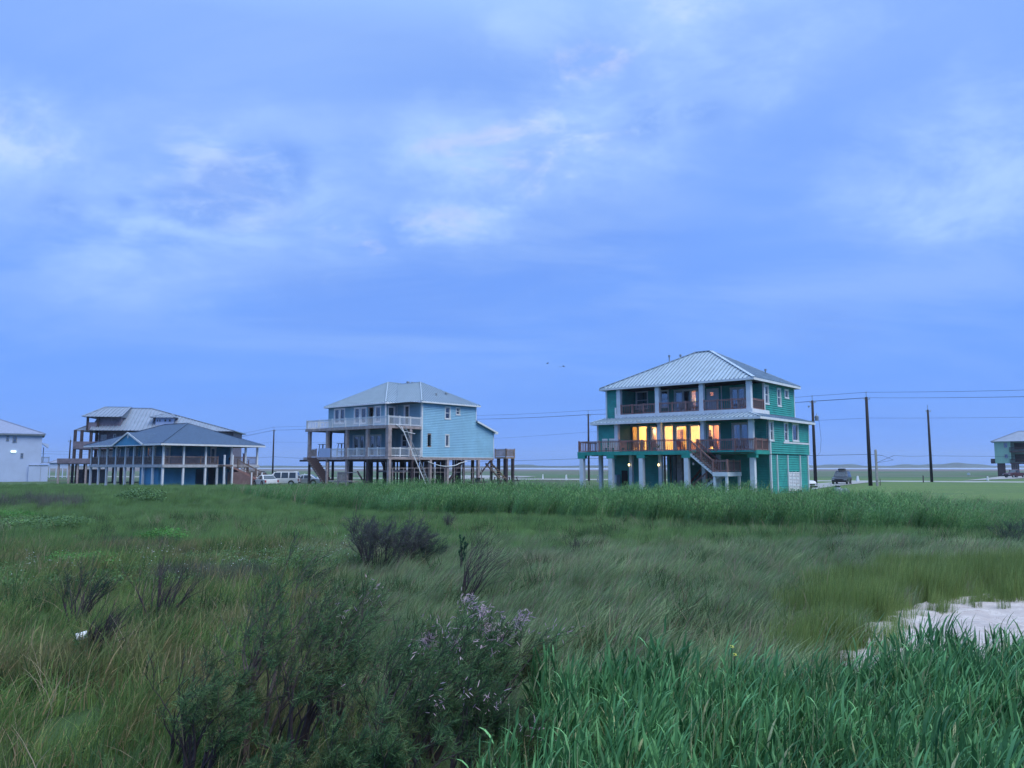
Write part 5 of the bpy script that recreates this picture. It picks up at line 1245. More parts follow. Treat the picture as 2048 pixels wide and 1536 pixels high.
for k_, (dx, dz, y0, lb) in enumerate(((0, .62, 0, 'topmost overhead wire running behind all the houses'), (-.36, -.1, 0, 'left of the two lower overhead wires below the topmost wire'), (.36, -.1, 6, 'right of the two lower overhead wires below the topmost wire'))):
    ch = [off(lf, dx, dz), off(poles['b'], dx, dz), off(mid1, dx, dz + (0)), off(poles['c'], dx, dz), off(poles['d'], dx, dz), off(poles['e'], dx, dz), off(at_depth(2350, 783, 72), dx, dz)]
    wire(ch, .35, .022, lb)
wire([at_depth(300, 905, 200), at_depth(545, 884, 176), at_depth(985, 877, 150), at_depth(1176, 864, 132), at_depth(1630, 841, 104), at_depth(1736, 836, 99), at_depth(2300, 830, 70)], .2, .016, 'faint neutral wire well below the three power wires')
wire([at_depth(500, 917, 176), at_depth(548, 913.5, 176), at_depth(1170, 917, 131), at_depth(1628, 911, 104.4), at_depth(1737, 908.5, 99), at_depth(1765, 911, 97)], .25, .03, 'thick low cable crossing behind the houses near the horizon')
wire([at_depth(1765, 911, 97), at_depth(1787, 920, 97), at_depth(1752, 926, 97)], .02, .02, 'slack service cable looping down to the short grey post')
wire([at_depth(1752, 926, 97), at_depth(1788, 911, 97), at_depth(1857, 911.5, 121.6), at_depth(2300, 913, 110)], .2, .025, 'low cable running right past the lone pole to the pale green house')
# short posts
def post(px, pyt, Y, w, m_, name, label, cat, group=None, taper=1.0, z0=0):
    T_ = at_depth(px, pyt, Y); mb = MB(); h_ = T_.z - z0; a = w / 2; c = a * taper
    mb.add([(-a, -a, 0), (a, -a, 0), (a, a, 0), (-a, a, 0), (-c, -c, h_ * .97), (c, -c, h_ * .97), (c, c, h_ * .97), (-c, c, h_ * .97), (-c * .6, -c * .6, h_), (c * .6, -c * .6, h_), (c * .6, c * .6, h_), (-c * .6, c * .6, h_)],
           [(0, 3, 2, 1), (8, 9, 10, 11), (0, 1, 5, 4), (1, 2, 6, 5), (2, 3, 7, 6), (3, 0, 4, 7), (4, 5, 9, 8), (5, 6, 10, 9), (6, 7, 11, 10), (7, 4, 8, 11)])
    o = mb.build(name, m_); o.location = (T_.x, Y, z0); return tag(o, label, cat, group)
post(1751, 899, 97, .22, M['conc'], 'service_post', 'short grey square post right of the tallest utility pole', 'post')
post(1178, 928, 100, .1, M['pile'], 'fence_post', 'thin dark post beside the utility pole left of the teal house', 'post')
gp = 'white posts along the road'
for (px_, py_, Y_, w_, lb) in ((1085.8, 948.5, 150, .3, 'white tapered marker post behind the road between the two near houses'), (1132.5, 949.5, 140, .42, 'larger white tapered marker post near the teal house'),
      (1715, 952, 125, .42, 'white marker cone just right of the dark SUV'), (1975, 952.5, 135, .3, 'white marker post on the gravel drive left of the red pickup'),
      (532.5, 947, 165, .4, 'white marker post behind the white SUV'), (609.5, 947.5, 158, .4, 'white marker post behind the silver sedan'), (637, 951, 150, .5, 'short white marker post right of the silver sedan'), (1195, 951, 120, .2, 'thin grey pipe post beneath the deck of the teal house')):
    post(px_, py_, Y_, w_, M['white'] if px_ != 1195 else M['galv'], 'marker_post', lb, 'marker post', gp, taper=.5)
post(1760, 957, 100, .06, M['pile'], 'stake', 'thin dark stake in the lawn right of the short grey post', 'stake')
post(1846, 951, 118, .12, M['pile'], 'stake', 'small dark stake left of the lone utility pole', 'stake')
q0 = G(1940, 950.5); q1_ = G(1998, 951.5); mb = MB(); mb.beam((q0.x, q0.y, .3), (q1_.x, q0.y + 3, .3), .15, .5); tag(mb.build('low_wall', M['white']), 'long low white wall beside the pale green house', 'low wall')
# tarpaulin heap
tb = empty('covered_bundle', G(1680, 991), 0, 'pale grey bundle with a dark top in the grass right of the teal house', 'bundle')
for (dx, r_, h_, m_) in ((-.25, .55, 1.0, M['greycloth']), (.6, .5, .8, M['greycloth'])):
    mb = MB(); n = 12; mb.lathe([(r_ * .9, 0), (r_ * 1.02, h_ * .35), (r_ * .85, h_ * .75), (r_ * .4, h_)], (dx, 0, 0), n); mb.v = [(x + rnd.uniform(-.05, .05), y + rnd.uniform(-.05, .05), z + rnd.uniform(-.05, .05)) for x, y, z in mb.v]; mb.build('wrapped_lump', m_, tb, smooth=True)
mb = MB(); mb.lathe([(.3, 0), (.34, .1), (.2, .16)], (-.25, 0, .98), 10); mb.build('lid', M['black'], tb); tb.scale = (.75, .75, .75)

# ---- furniture on the green house decks
def chair(name, h, u, w, z, rz, m_, label, hs=1.0, group='deck chairs'):
    r_ = empty(name, h.world(u, w, z), rz - h.psi, label, 'chair', group)
    mb = MB(); mb.box(-.26, .26, -.25, .25, .42, .46); mb.build('seat', m_, r_)
    mb = MB()
    for k in range(5): mb.beam((-.22 + k * .11, .24, .46), (-.22 + k * .11, .34, 1.12 * hs), .085, .02, (0, 1, 0))
    mb.beam((-.27, .345, 1.08 * hs), (.27, .345, 1.08 * hs), .03, .07); mb.build('backrest', m_, r_)
    lg = MB(); lg.box(-.03, .03, -.03, .03, 0, .42); lm = lg.mesh('leg', m_)
    for (x, y) in ((-.23, -.22), (.23, -.22), (-.23, .22), (.23, .22)): place('leg', lm, r_, (x, y, 0))
    for x in (-.3, .24):
        mb = MB(); mb.box(x, x + .06, -.28, .26, .64, .67); mb.box(x + .01, x + .05, -.25, -.2, 0.0, .64); mb.build('armrest', m_, r_)
    return r_
for (px_, lb) in ((1212, 'white high backed chair at the left end of the teal house deck'), (1226, 'white high backed chair nearest the left porch column of the teal house')):
    u_ = g.inv(px_, 885, w=-2.3)[0]; chair('deck_chair', g, u_, -2.3, ZD, math.pi + .25, M['white'], lb, 1.15)
for (px_, w_, lb) in ((1274, -2.2, 'dark deck chair in front of the lit sliding door'), (1288, -2.5, 'dark deck chair below the right leaf of the lit sliding door'), (1309, -2.2, 'dark deck chair between the lit window and the white porch column'), (1246, -2.4, 'dark deck chair beside the left porch column')):
    u_ = g.inv(px_, 890, w=w_)[0]; chair('deck_chair', g, u_, w_, ZD, math.pi * rnd.uniform(.8, 1.3), M['wood'], lb, .95)
def table(name, h, u, w, z, label, top=.5, m_=None, ht=.74, grp=None):
    r_ = empty(name, h.world(u, w, z), -h.psi, label, 'table', grp); m_ = m_ or M['wood']
    mb = MB(); mb.lathe([(top, 0), (top + .02, .02), (top, .045)], (0, 0, ht), 16); mb.build('table_top', m_, r_); mb = MB(); mb.lathe([(.25, 0), (.05, .06), (.05, ht)], (0, 0, 0), 8); mb.build('pedestal', m_, r_); return r_
table('deck_table', g, g.inv(1281, 890, w=-2.4)[0], -2.4, ZD, 'round dark table between chairs outside the lit sliding door')
u_ = g.inv(1428, 885, w=-.3)[0]; chair('deck_chair', g, u_, -.4, ZD, 2.7, M['wood'], 'brown chair in front of the orange lit door of the teal house', 1.2)
for (px_, lb) in ((1474, 'pale chair outside the unlit curtained door of the teal house'), (1490, 'pale chair nearest the right porch column of the teal house')):
    chair('deck_chair', g, g.inv(px_, 885, w=-.5)[0], -.5, ZD, math.pi, M['postwood'], lb)
u_ = g.inv(1361, 885, w=-.6)[0]; chair('deck_chair', g, u_, -.6, ZD, 2.9, M['red'], 'reddish chair in front of the brightly lit doors of the teal house')
pt = empty('plant_pot', g.world(g.inv(1316.5, 895, w=-2.9)[0], -2.9, ZD), 0, 'small white pot on the deck edge of the teal house', 'plant pot')
mb = MB(); mb.lathe([(.1, 0), (.17, .3), (.19, .32)], (0, 0, 0), 12); mb.build('pot', M['white'], pt); mb = MB()
for k in range(14): a = k * .9; mb.beam((0, 0, .3), (.22 * math.cos(a), .22 * math.sin(a), .55 + .1 * math.sin(k)), .05, .008)
mb.build('leaves', mat('pot_plant_leaf', (.05, .1, .04), .7), pt)
for (px_, lb) in ((1284, 'pale chair on the left bay of the upper balcony'), (1366, 'white chair at the middle bay of the upper balcony'), (1384, 'white chair beside the lit lamp on the upper balcony'), (1484, 'pale chair on the right bay of the upper balcony')):
    chair('balcony_chair', g, g.inv(px_, 812, w=1.2)[0], 1.2, ZU, math.pi + .1, M['postwood'], lb, .85, 'chairs on the upper balcony')
# white utility cabinet below deck
q = g.rect(1216.5, 1233, 949.5, 975, w=-.6); mb = MB(); mb.box(0, q[1] - q[0], 0, .7, 0, q[3]); cb = empty('utility_cabinet', g.world(q[0], -.6, 0), -g.psi, 'pale two door cabinet under the left deck of the teal house', 'cabinet'); mb.build('body', M['whitewall'], cb)
for k in (0, 1): mb = MB(); d_ = (q[1] - q[0]) / 2; mb.box(k * d_ + .03, (k + 1) * d_ - .03, -.03, 0, .05, q[3] - .05); mb.build('door', M['white'], cb)

# ---- light blue house loose things
ld = empty('extension_ladder', b.world(.9, -.6, 0), -b.psi, 'tall aluminium ladder leaning against the corner of the light blue house', 'ladder')
A1, A2 = Vector((0, 1.3, 0)), Vector((-.75, -2.6, ZM - .15)); A1 = Vector((.5, .6, 0)); A2 = Vector((-.78, -2.2, ZM - .1)); sd_ = Vector((.15, .42, 0))
for sg in (-.5, .5):
    mb = MB(); mb.beam(A1 + sd_ * sg, A2 + sd_ * sg, .035, .09); mb.build('rail', M['galv'] if sg > 0 else M['white'], ld)
rg = MB(); rg.tube([-sd_ * .5, sd_ * .5], .02, 5); rgm = rg.mesh('rung', M['galv'])
for k in range(1, 22): place('rung', rgm, ld, A1.lerp(A2, k / 22))
def stool_table(u, w, z, label, hgt=1.15):
    r_ = empty('bar_table', b.world(u, w, z), -b.psi, label, 'table', 'black furniture on the lower porch')
    mb = MB(); mb.box(-.5, .5, -.35, .35, hgt - .05, hgt); mb.build('table_top', M['black'], r_); mb = MB()
    for sx in (-1, 1): mb.beam((sx * .25, -.25, hgt - .05), (sx * .5, -.3, 0), .06, .06); mb.beam((sx * .25, .25, hgt - .05), (sx * .5, .3, 0), .06, .06); mb.beam((sx * .1, 0, .5), (sx * .45, 0, .5), .05, .05)
    mb.box(-.75, .75, -.03, .03, .62, .67); mb.build('trestle', M['black'], r_)
stool_table(b.inv(645.5, 900, w=-4.0)[0], -4.0, ZL, 'black trestle table at the left end of the lower porch', 1.55)
stool_table(b.inv(683, 900, w=-3.4)[0], -3.4, ZL, 'black trestle table behind the pale board on the lower porch', 1.6)
def picnic(px, Y, label):
    p_ = at_depth(px, 960, Y); r_ = empty('picnic_table', (p_.x, Y, 0), -b.psi, label, 'picnic table', 'dark picnic tables beneath the light blue house')
    mb = MB(); mb.box(-.9, .9, -.4, .4, 1.05, 1.1); mb.build('table_top', M['pile'], r_)
    for y in (-.8, .8): mb = MB(); mb.box(-.9, .9, y - .13, y + .13, .6, .64); mb.build('bench', M['pile'], r_)
    lg = MB(); lg.beam((0, -.25, 1.05), (0, -.75, 0), .09, .09); lg.beam((0, .25, 1.05), (0, .75, 0), .09, .09); lg.beam((0, -.85, .57), (0, .85, .57), .05, .09); lm = lg.mesh('leg_frame', M['pile'])
    for x in (-.65, .65): place('leg_frame', lm, r_, (x, 0, 0))
for px_, Y_, lb in ((955, 93, 'dark picnic table under the rear part of the light blue house'), (1000, 100, 'dark picnic table under the rear deck of the light blue house'), (1023, 101, 'dark picnic table at the right end beside the last pile')): picnic(px_, Y_, lb)
# ---- blue house: red chair, grill
chair('deck_chair', s, -1.3, 11.9, SF, math.pi / 2 * .1 + 1.4, M['red'], 'red high chair on the far right porch corner of the blue house', 1.3)
gr = empty('barbecue_grill', s.world(-1.6, 9.9, SF), -s.psi, 'small dark grill on the right porch of the blue house', 'grill')
mb = MB(); mb.lathe([(.1, .55), (.26, .7), (.27, .85), (.15, 1.02), (.03, 1.06)], (0, 0, 0), 10); mb.build('kettle', M['black'], gr); mb = MB()
for k in range(3): a = k * 2.1; mb.tube([(.12 * math.cos(a), .12 * math.sin(a), .6), (.25 * math.cos(a), .25 * math.sin(a), 0)], .018, 5)
mb.build('legs', M['black'], gr)
# birds
for k, (px_, py_) in enumerate(((1094.5, 727), (1122, 734), (1128, 733))):
    p_ = at_depth(px_, py_, 120); mb = MB(); w_ = .42
    mb.add([(-.22, 0, 0), (.16, 0, .03), (.28, 0, .02), (0, -w_, .16), (-.1, -w_ * .5, .1), (0, w_, .16), (-.1, w_ * .5, .1), (0, 0, -.06), (.02, -.06, 0), (.02, .06, 0)], [(0, 8, 7), (7, 8, 2), (0, 7, 9), (9, 7, 2), (0, 1, 8), (1, 2, 8), (0, 9, 1), (1, 9, 2), (8, 3, 4), (9, 6, 5), (1, 3, 8), (1, 9, 5)])
    o = mb.build('bird', M['black']); o.location = p_; o.rotation_euler = (0, 0, .5 + k); tag(o, ('lone tiny dark bird in the sky left of the other two', 'left one of two tiny birds flying close together', 'right one of two tiny birds flying close together')[k], 'bird', 'birds in the sky')
# white discarded bucket in field
p_ = G(160, 1313, -.5); bk = empty('bucket', (p_.x, p_.y, float(gh(p_.x, p_.y)) + .16), .4, 'white tipped over bucket lying in the grass by a dark twiggy bush', 'bucket')
mb = MB(); mb.tube([(-.14, 0, .12), (.14, .05, .15)], [.11, .135], 14); mb.build('shell', M['white'], bk, smooth=False); mb = MB(); mb.tube([(.135, .05, .15), (.155, .053, .153)], [.15, .15], 14); mb.build('rim', M['white'], bk); bk.scale = (.52, .52, .52)
# ================================================================== VEGETATION
def leafmat(name, c1, c2, dry, dryf=0.15, nsc=0.25, patch=None, patch_thr=(0.5, 0.65), transl=0.35, rough=0.6, tone_gain=1.0):
    t = NT(name); p = t.n('ShaderNodeBsdfPrincipled'); P = t.pos()
    at = t.n('ShaderNodeAttribute'); at.attribute_name = 'tone'
    oi = t.n('ShaderNodeObjectInfo')
    c = t.mix(at.outputs['Fac'], c1, c2)
    c = t.mix(t.ramp(t.noise(P, nsc, 4, 0.6, 0.5), 0.38, 0.62), c, t.mix(0.5, c, c1))
    if patch: c = t.mix(t.ramp(t.noise(P, nsc * 0.8, 5, 0.6, 0.8, (1, 1.6, 1)), *patch_thr), c, patch)
    mm = t.n('ShaderNodeMath', operation='GREATER_THAN'); t.l(at.outputs['Fac'], mm.inputs[0]); mm.inputs[1].default_value = 1 - dryf
    c = t.mix(mm.outputs[0], c, dry)
    v = t.n('ShaderNodeMapRange'); v.inputs[3].default_value = 0.72; v.inputs[4].default_value = 1.25; t.l(oi.outputs['Random'], v.inputs[0])
    vm = t.n('ShaderNodeVectorMath', operation='SCALE'); t.l(c, vm.inputs[0]); t.l(v.outputs[0], vm.inputs['Scale'])
    t.l(vm.outputs[0], p.inputs['Base Color']); p.inputs['Roughness'].default_value = rough; p.inputs['Specular IOR Level'].default_value = 0.12
    tr = t.n('ShaderNodeBsdfTranslucent'); t.l(vm.outputs[0], tr.inputs[0])
    mx = t.n('ShaderNodeMixShader'); mx.inputs[0].default_value = transl; t.l(p.outputs[0], mx.inputs[1]); t.l(tr.outputs[0], mx.inputs[2])
    t.l(mx.outputs[0], t.out.inputs[0]); return t.m

def blades(n, rad, h, w, segs=3, lean=(0.25, 0.0), lean_var=0.2, curve=0.35, hvar=0.3, tip=0.15, z0=0.0, seed=1, stiff=1.7, facecam=0.0, tone=(0, 1)):
    """n tapered curved blades in a disc; returns verts, quads, tone"""
    r = np.random.default_rng(seed)
    a = r.uniform(0, 2 * np.pi, n); rr = rad * np.sqrt(r.uniform(0, 1, n))
    x0, y0 = rr * np.cos(a), rr * np.sin(a)
    H = h * (1 + hvar * r.uniform(-1, 1, n)); Wd = w * r.uniform(.6, 1.3, n)
    la = r.uniform(0, 2 * np.pi, n); lm = np.abs(r.normal(0, 1, n)) * lean_var
    lx = lean[0] + lm * np.cos(la); ly = lean[1] + lm * np.sin(la)
    fa = r.uniform(0, np.pi, n)
    tx, ty = np.cos(fa), np.sin(fa) * (1 - facecam)
    V_, Tn = [], []
    cv = curve * r.uniform(.5, 1.5, n)
    tn = r.uniform(tone[0], tone[1], n)
    for k in range(segs + 1):
        t = k / segs
        off = (t ** stiff)
        zz = H * (t - .5 * cv * np.hypot(lx, ly) * t ** 2.5 * 1.2)
        x = x0 + H * lx * off; y = y0 + H * ly * off
        wd = Wd * (1 - (1 - tip) * t ** 1.4) * .5
        V_.append(np.stack([x - tx * wd, y - ty * wd, z0 + zz], 1)); V_.append(np.stack([x + tx * wd, y + ty * wd, z0 + zz], 1)); Tn += [tn, tn]
    V3 = np.stack(V_, 1)                                # n, 2(segs+1), 3
    m_ = 2 * (segs + 1); base = np.arange(n)[:, None] * m_
    f = np.concatenate([np.stack([base[:, 0] + 2 * k, base[:, 0] + 2 * k + 1, base[:, 0] + 2 * k + 3, base[:, 0] + 2 * k + 2], 1) for k in range(segs)])
    return V3.reshape(-1, 3), f, np.stack(Tn, 1).reshape(-1)
def merge(parts):
    vs, fs, ts, o = [], [], [], 0
    for v, f, t in parts: vs.append(v); fs.append(f + o); ts.append(t); o += len(v)
    return np.concatenate(vs), np.concatenate(fs), np.concatenate(ts)
def stem_leaves(ns, rad, h, seed, leaf_len=.35, leaf_w=.02, nl=6, sw=.008, lean=.2, hvar=.25, droop=.9, windy=.35, up=.9, seed_head=False):
    """upright stems carrying alternate arching strap leaves (reeds, tall grasses)"""
    r = np.random.default_rng(seed); V_, F_, T_ = [], [], []; o = 0
    for i in range(ns):
        a, rr = r.uniform(0, 6.28), rad * math.sqrt(r.uniform()); x, y = rr * math.cos(a), rr * math.sin(a)
        H = h * (1 + hvar * r.uniform(-1, 1)); lx, ly = windy * r.uniform(.5, 1.3) + r.normal(0, lean * .5), r.normal(0, lean * .5); tn = r.uniform(0, 1)
        def P(t): return np.array([x + H * lx * t ** 1.6, y + H * ly * t ** 1.6, H * t * (1 - .12 * abs(lx) * t)])
        fa = r.uniform(0, 3.14); tx = np.array([math.cos(fa), math.sin(fa), 0])
        vs = []
        for k in range(4):
            t = k / 3; w_ = sw * (1 - .6 * t) * .5; vs += [P(t) - tx * w_, P(t) + tx * w_]
        V_.append(np.array(vs)); F_ += [[o, o + 1, o + 3, o + 2], [o + 2, o + 3, o + 5, o + 4], [o + 4, o + 5, o + 7, o + 6]]; T_ += [tn * .5] * 8; o += 8
        for j in range(nl):
            t = .18 + .82 * (j + r.uniform(0, .8)) / nl; b_ = P(min(t, .98)); az = r.uniform(0, 6.28) if r.uniform() > .35 else r.normal(0, .7)
            Ln = leaf_len * r.uniform(.6, 1.25) * (1.05 - .45 * t); wl = leaf_w * r.uniform(.6, 1.2)
            d = np.array([math.cos(az), math.sin(az), 0]); sd_ = np.array([-d[1], d[0], 0]) * wl * .5; dr = droop * r.uniform(.3, 1.3); tl = r.uniform(0, 1)
            vs = []
            for k, (s_, wf) in enumerate(((0, .5), (.3, 1), (.65, .85), (1, .08))):
                q = b_ + d * Ln * (s_ * (.35 + .4 * s_ * dr)) + np.array([windy * .25 * Ln * s_ * s_, 0, Ln * up * (s_ - .85 * dr * s_ * s_)])
                vs += [q - sd_ * wf, q + sd_ * wf]
            V_.append(np.array(vs)); F_ += [[o, o + 1, o + 3, o + 2], [o + 2, o + 3, o + 5, o + 4], [o + 4, o + 5, o + 7, o + 6]]; T_ += [tl] * 8; o += 8
    return np.concatenate(V_), np.array(F_), np.array(T_)
def broadleaf(n, rad, h, size, seed, flowers=0):
    r = np.random.default_rng(seed); V_, F_, T_ = [], [], []
    for i in range(n):
        a, rr = r.uniform(0, 6.28), rad * math.sqrt(r.uniform()); c = np.array([rr * math.cos(a), rr * math.sin(a), h * r.uniform(.15, 1) * (1 - .4 * (rr / rad) ** 2)])
        az = r.uniform(0, 6.28); tl = r.normal(.2, .35); d = np.array([math.cos(az), math.sin(az), tl]); sd_ = np.array([-math.sin(az), math.cos(az), r.normal(0, .25)]); s_ = size * r.uniform(.6, 1.3)
        o = len(V_) * 4; V_.append(np.array([c - d * s_ * .5, c + sd_ * s_ * .42, c + d * s_ * .55, c - sd_ * s_ * .42])); F_.append([o, o + 1, o + 2, o + 3]); T_ += [r.uniform()] * 4
    return np.concatenate(V_), np.array(F_), np.array(T_)

SRC = {}
def source(key, variants, mat_):
    c = bpy.data.collections.new('src_' + key)
    for i, (v, f, t_) in enumerate(variants):
        o = bpy.data.objects.new('%s_tuft_%s' % (key, chr(97 + i)), np_mesh(key, v, f, mat_, False, {'tone': t_})); c.objects.link(o)
    SRC[key] = (c, len(variants))
def scatter(name, key, pts, scl, tilt=0.08, label=None, cat='grass', rot=None, seed=3):
    c, nv = SRC[key]; r = np.random.default_rng(seed); n = len(pts)
    me = bpy.data.meshes.new(name); me.vertices.add(n); me.vertices.foreach_set('co', np.asarray(pts, np.float32).ravel())
    ra = np.zeros((n, 3)); ra[:, 0] = r.normal(0, tilt, n); ra[:, 1] = r.normal(0, tilt, n); ra[:, 2] = r.normal(0, .35, n) if rot is None else r.uniform(-math.pi, math.pi, n)
    a = me.attributes.new('rot', 'FLOAT_VECTOR', 'POINT'); a.data.foreach_set('vector', ra.astype(np.float32).ravel())
    a = me.attributes.new('scl', 'FLOAT_VECTOR', 'POINT'); a.data.foreach_set('vector', np.asarray(scl, np.float32).ravel())
    a = me.attributes.new('idx', 'INT', 'POINT'); a.data.foreach_set('value', r.integers(0, nv, n).astype(np.int32))
    o = bpy.data.objects.new(name, me); COL.objects.link(o); o['kind'] = 'stuff'
    if label: o['label'] = label; o['category'] = cat
    g_ = bpy.data.node_groups.new('scatter_' + name, 'GeometryNodeTree')
    g_.interface.new_socket('Geometry', in_out='INPUT', socket_type='NodeSocketGeometry'); g_.interface.new_socket('Geometry', in_out='OUTPUT', socket_type='NodeSocketGeometry')
    gi = g_.nodes.new('NodeGroupInput'); gout = g_.nodes.new('NodeGroupOutput'); ip = g_.nodes.new('GeometryNodeInstanceOnPoints'); ci = g_.nodes.new('GeometryNodeCollectionInfo')
    ci.inputs['Collection'].default_value = c; ci.inputs['Separate Children'].default_value = True; ci.inputs['Reset Children'].default_value = True
    def na(nm, dt):
        q = g_.nodes.new('GeometryNodeInputNamedAttribute'); q.data_type = dt; q.inputs['Name'].default_value = nm; return q.outputs[0]
    e2r = g_.nodes.new('FunctionNodeEulerToRotation')
    g_.links.new(gi.outputs[0], ip.inputs['Points']); g_.links.new(ci.outputs[0], ip.inputs['Instance']); ip.inputs['Pick Instance'].default_value = True
    g_.links.new(na('idx', 'INT'), ip.inputs['Instance Index']); g_.links.new(na('rot', 'FLOAT_VECTOR'), e2r.inputs[0]); g_.links.new(e2r.outputs[0], ip.inputs['Rotation']); g_.links.new(na('scl', 'FLOAT_VECTOR'), ip.inputs['Scale'])
    g_.links.new(ip.outputs[0], gout.inputs[0])
    md = o.modifiers.new('scatter', 'NODES'); md.node_group = g_
    return o
def field(n, y0, y1, seed, margin=1.25, extra=2.0):
    """uniform random points on the ground in the wedge the camera faces"""
    r = np.random.default_rng(seed)
    y = np.sqrt(r.uniform(y0 ** 2, y1 ** 2, n)); x = r.uniform(-1, 1, n) * (y * .665 * margin + extra)
    return x, y
def vnoise(x, y, s, seed=0):
    r = np.random.default_rng(seed); out = 0
    for k in range(7):
        a = r.uniform(0, 6.28); f = s * 2 ** (k / 2.2); out = out + np.sin(x * math.cos(a) * f + y * math.sin(a) * f + r.uniform(0, 6.28) + 1.3 * np.sin((x * math.sin(a) - y * math.cos(a)) * f * .6)) / (k + 2) ** .7
    return out / 2.2
def gpx(x, y): return proj_np(x, y, gh(x, y))

M['g_meadow'] = leafmat('meadow_grass', (0.075, 0.155, 0.048), (0.230, 0.330, 0.105), (0.34, 0.27, 0.15), .12, .45, (0.20, 0.19, 0.09), (.46, .62))
M['g_fine'] = leafmat('fine_marsh_grass', (0.110, 0.225, 0.078), (0.260, 0.390, 0.140), (0.16, 0.17, 0.09), .05, .12, (0.17, 0.27, 0.11), (.5, .68))
M['g_brown'] = leafmat('wind_swept_grass', (0.120, 0.215, 0.095), (0.38, 0.46, 0.240), (0.26, 0.21, 0.17), .16, .16, (0.29, 0.28, 0.18), (.53, .68))
M['g_cord'] = leafmat('yellow_green_cordgrass', (0.125, 0.200, 0.055), (0.32, 0.41, 0.145), (0.25, 0.24, 0.08), .04, .5)
M['g_reed'] = leafmat('reed_leaf', (0.038, 0.140, 0.044), (0.270, 0.470, 0.165), (0.19, 0.19, 0.12), .06, .4, (0.13, 0.30, 0.13), (.5, .66), rough=.5)
M['g_tall'] = leafmat('tall_blue_green_grass', (0.014, 0.085, 0.028), (0.260, 0.580, 0.240), (0.42, 0.46, 0.26), .07, 1.2, rough=.42, transl=.22)
M['g_vine'] = leafmat('vine_leaf', (0.060, 0.140, 0.050), (0.150, 0.260, 0.090), (0.10, 0.18, 0.05), .06, .6, rough=.4)
M['g_bright'] = leafmat('bright_green_vine', (0.060, 0.200, 0.045), (0.11, 0.28, 0.065), (0.15, 0.24, 0.06), .1, .6)
M['g_brush'] = leafmat('purple_brown_brush', (0.075, 0.095, 0.080), (0.14, 0.145, 0.125), (0.15, 0.12, 0.11), .15, .5)
M['g_dead'] = leafmat('dead_reed_litter', (0.17, 0.12, 0.09), (0.28, 0.21, 0.16), (0.35, 0.28, 0.2), .3, 1)
M['flower_w'] = leafmat('white_flower', (0.45, 0.5, 0.48), (0.6, 0.62, 0.6), (0.65, 0.6, 0.6), .1, 1)
M['flower_y'] = leafmat('yellow_flower', (0.6, 0.62, 0.12), (0.7, 0.7, 0.2), (0.7, 0.7, 0.3), .1, 1)

source('meadow', [blades(80, .26, .34, .013, 3, (.20, 0), .42, .6, .5, seed=s_) for s_ in range(4)], M['g_meadow'])
source('fine', [blades(110, .30, .30, .010, 2, (.22, 0), .16, .4, .3, seed=10 + s_) for s_ in range(3)], M['g_fine'])
source('brown', [blades(95, .28, .40, .014, 3, (.48, .05), .22, .5, .35, seed=20 + s_) for s_ in range(4)], M['g_brown'])
source('cord', [blades(70, .28, .62, .011, 3, (.12, 0), .14, .3, .45, seed=30 + s_) for s_ in range(3)], M['g_cord'])
source('reed', [merge([stem_leaves(13, .36, 1.75, 40 + s_, .50, .024, 8, .012, .12, .25, .9, .42), blades(30, .36, 1.35, .018, 3, (.33, 0), .10, .4, .3, seed=60 + s_)]) for s_ in range(4)], M['g_reed'])
source('tall', [merge([stem_leaves(5, .17, .78, 70 + s_, .38, .020, 6, .008, .16, .3, .45, .06, 1.15), blades(15, .2, .68, .014, 4, (.04, 0), .15, .7, .4, seed=80 + s_)]) for s_ in range(6)], M['g_tall'])
M['g_vinedark'] = leafmat('shade_toned_vine_leaf', (0.016, 0.060, 0.028), (0.050, 0.125, 0.055), (0.08, 0.16, 0.06), .06, .6, rough=.4)  # dark vine leaves, toned down further to paint shade between the blades
source('vinedark', [broadleaf(110, .32, .34, .045, 190 + s_) for s_ in range(3)], M['g_vinedark'])
source('vine', [broadleaf(110, .3, .26, .040, 90 + s_) for s_ in range(3)], M['g_vine'])
source('bright', [broadleaf(120, .4, .45, .055, 95 + s_) for s_ in range(2)], M['g_bright'])
source('brush', [blades(120, .42, .55, .009, 3, (.15, 0), .55, .5, .4, seed=100 + s_, stiff=1.1) for s_ in range(3)], M['g_brush'])
M['g_weed'] = leafmat('dark_weed_leaf', (0.030, 0.075, 0.030), (0.085, 0.150, 0.055), (0.14, 0.10, 0.06), .15, .6)
M['g_straw'] = leafmat('straw_stalk', (0.24, 0.22, 0.13), (0.42, 0.36, 0.23), (0.45, 0.36, 0.26), .2, .6)
M['g_tall2'] = leafmat('yellow_green_grass', (0.040, 0.120, 0.030), (0.230, 0.400, 0.120), (0.45, 0.38, 0.22), .12, 1.2)
source('weed', [merge([broadleaf(50, .22, .34, .035, 130 + s_), blades(30, .2, .38, .013, 3, (.05, 0), .55, .6, .5, seed=133 + s_, stiff=1.2)]) for s_ in range(3)], M['g_weed'])
source('straw', [blades(7, .25, .62, .009, 4, (.28, 0), .25, .7, .35, seed=140 + s_) for s_ in range(4)], M['g_straw'])
source('tall2', [blades(34, .2, .70, .010, 4, (.10, 0), .28, .9, .4, seed=150 + s_) for s_ in range(4)], M['g_tall2'])
source('dead', [blades(26, .22, .3, .008, 2, (.3, 0), .9, .5, .5, seed=110 + s_, stiff=1.0) for s_ in range(3)], M['g_dead'])
source('flower_w', [broadleaf(5, .3, .62, .034, 120 + s_) for s_ in range(3)], M['flower_w'])
source('flower_y', [broadleaf(7, .06, .1, .045, 125)], M['flower_y'])

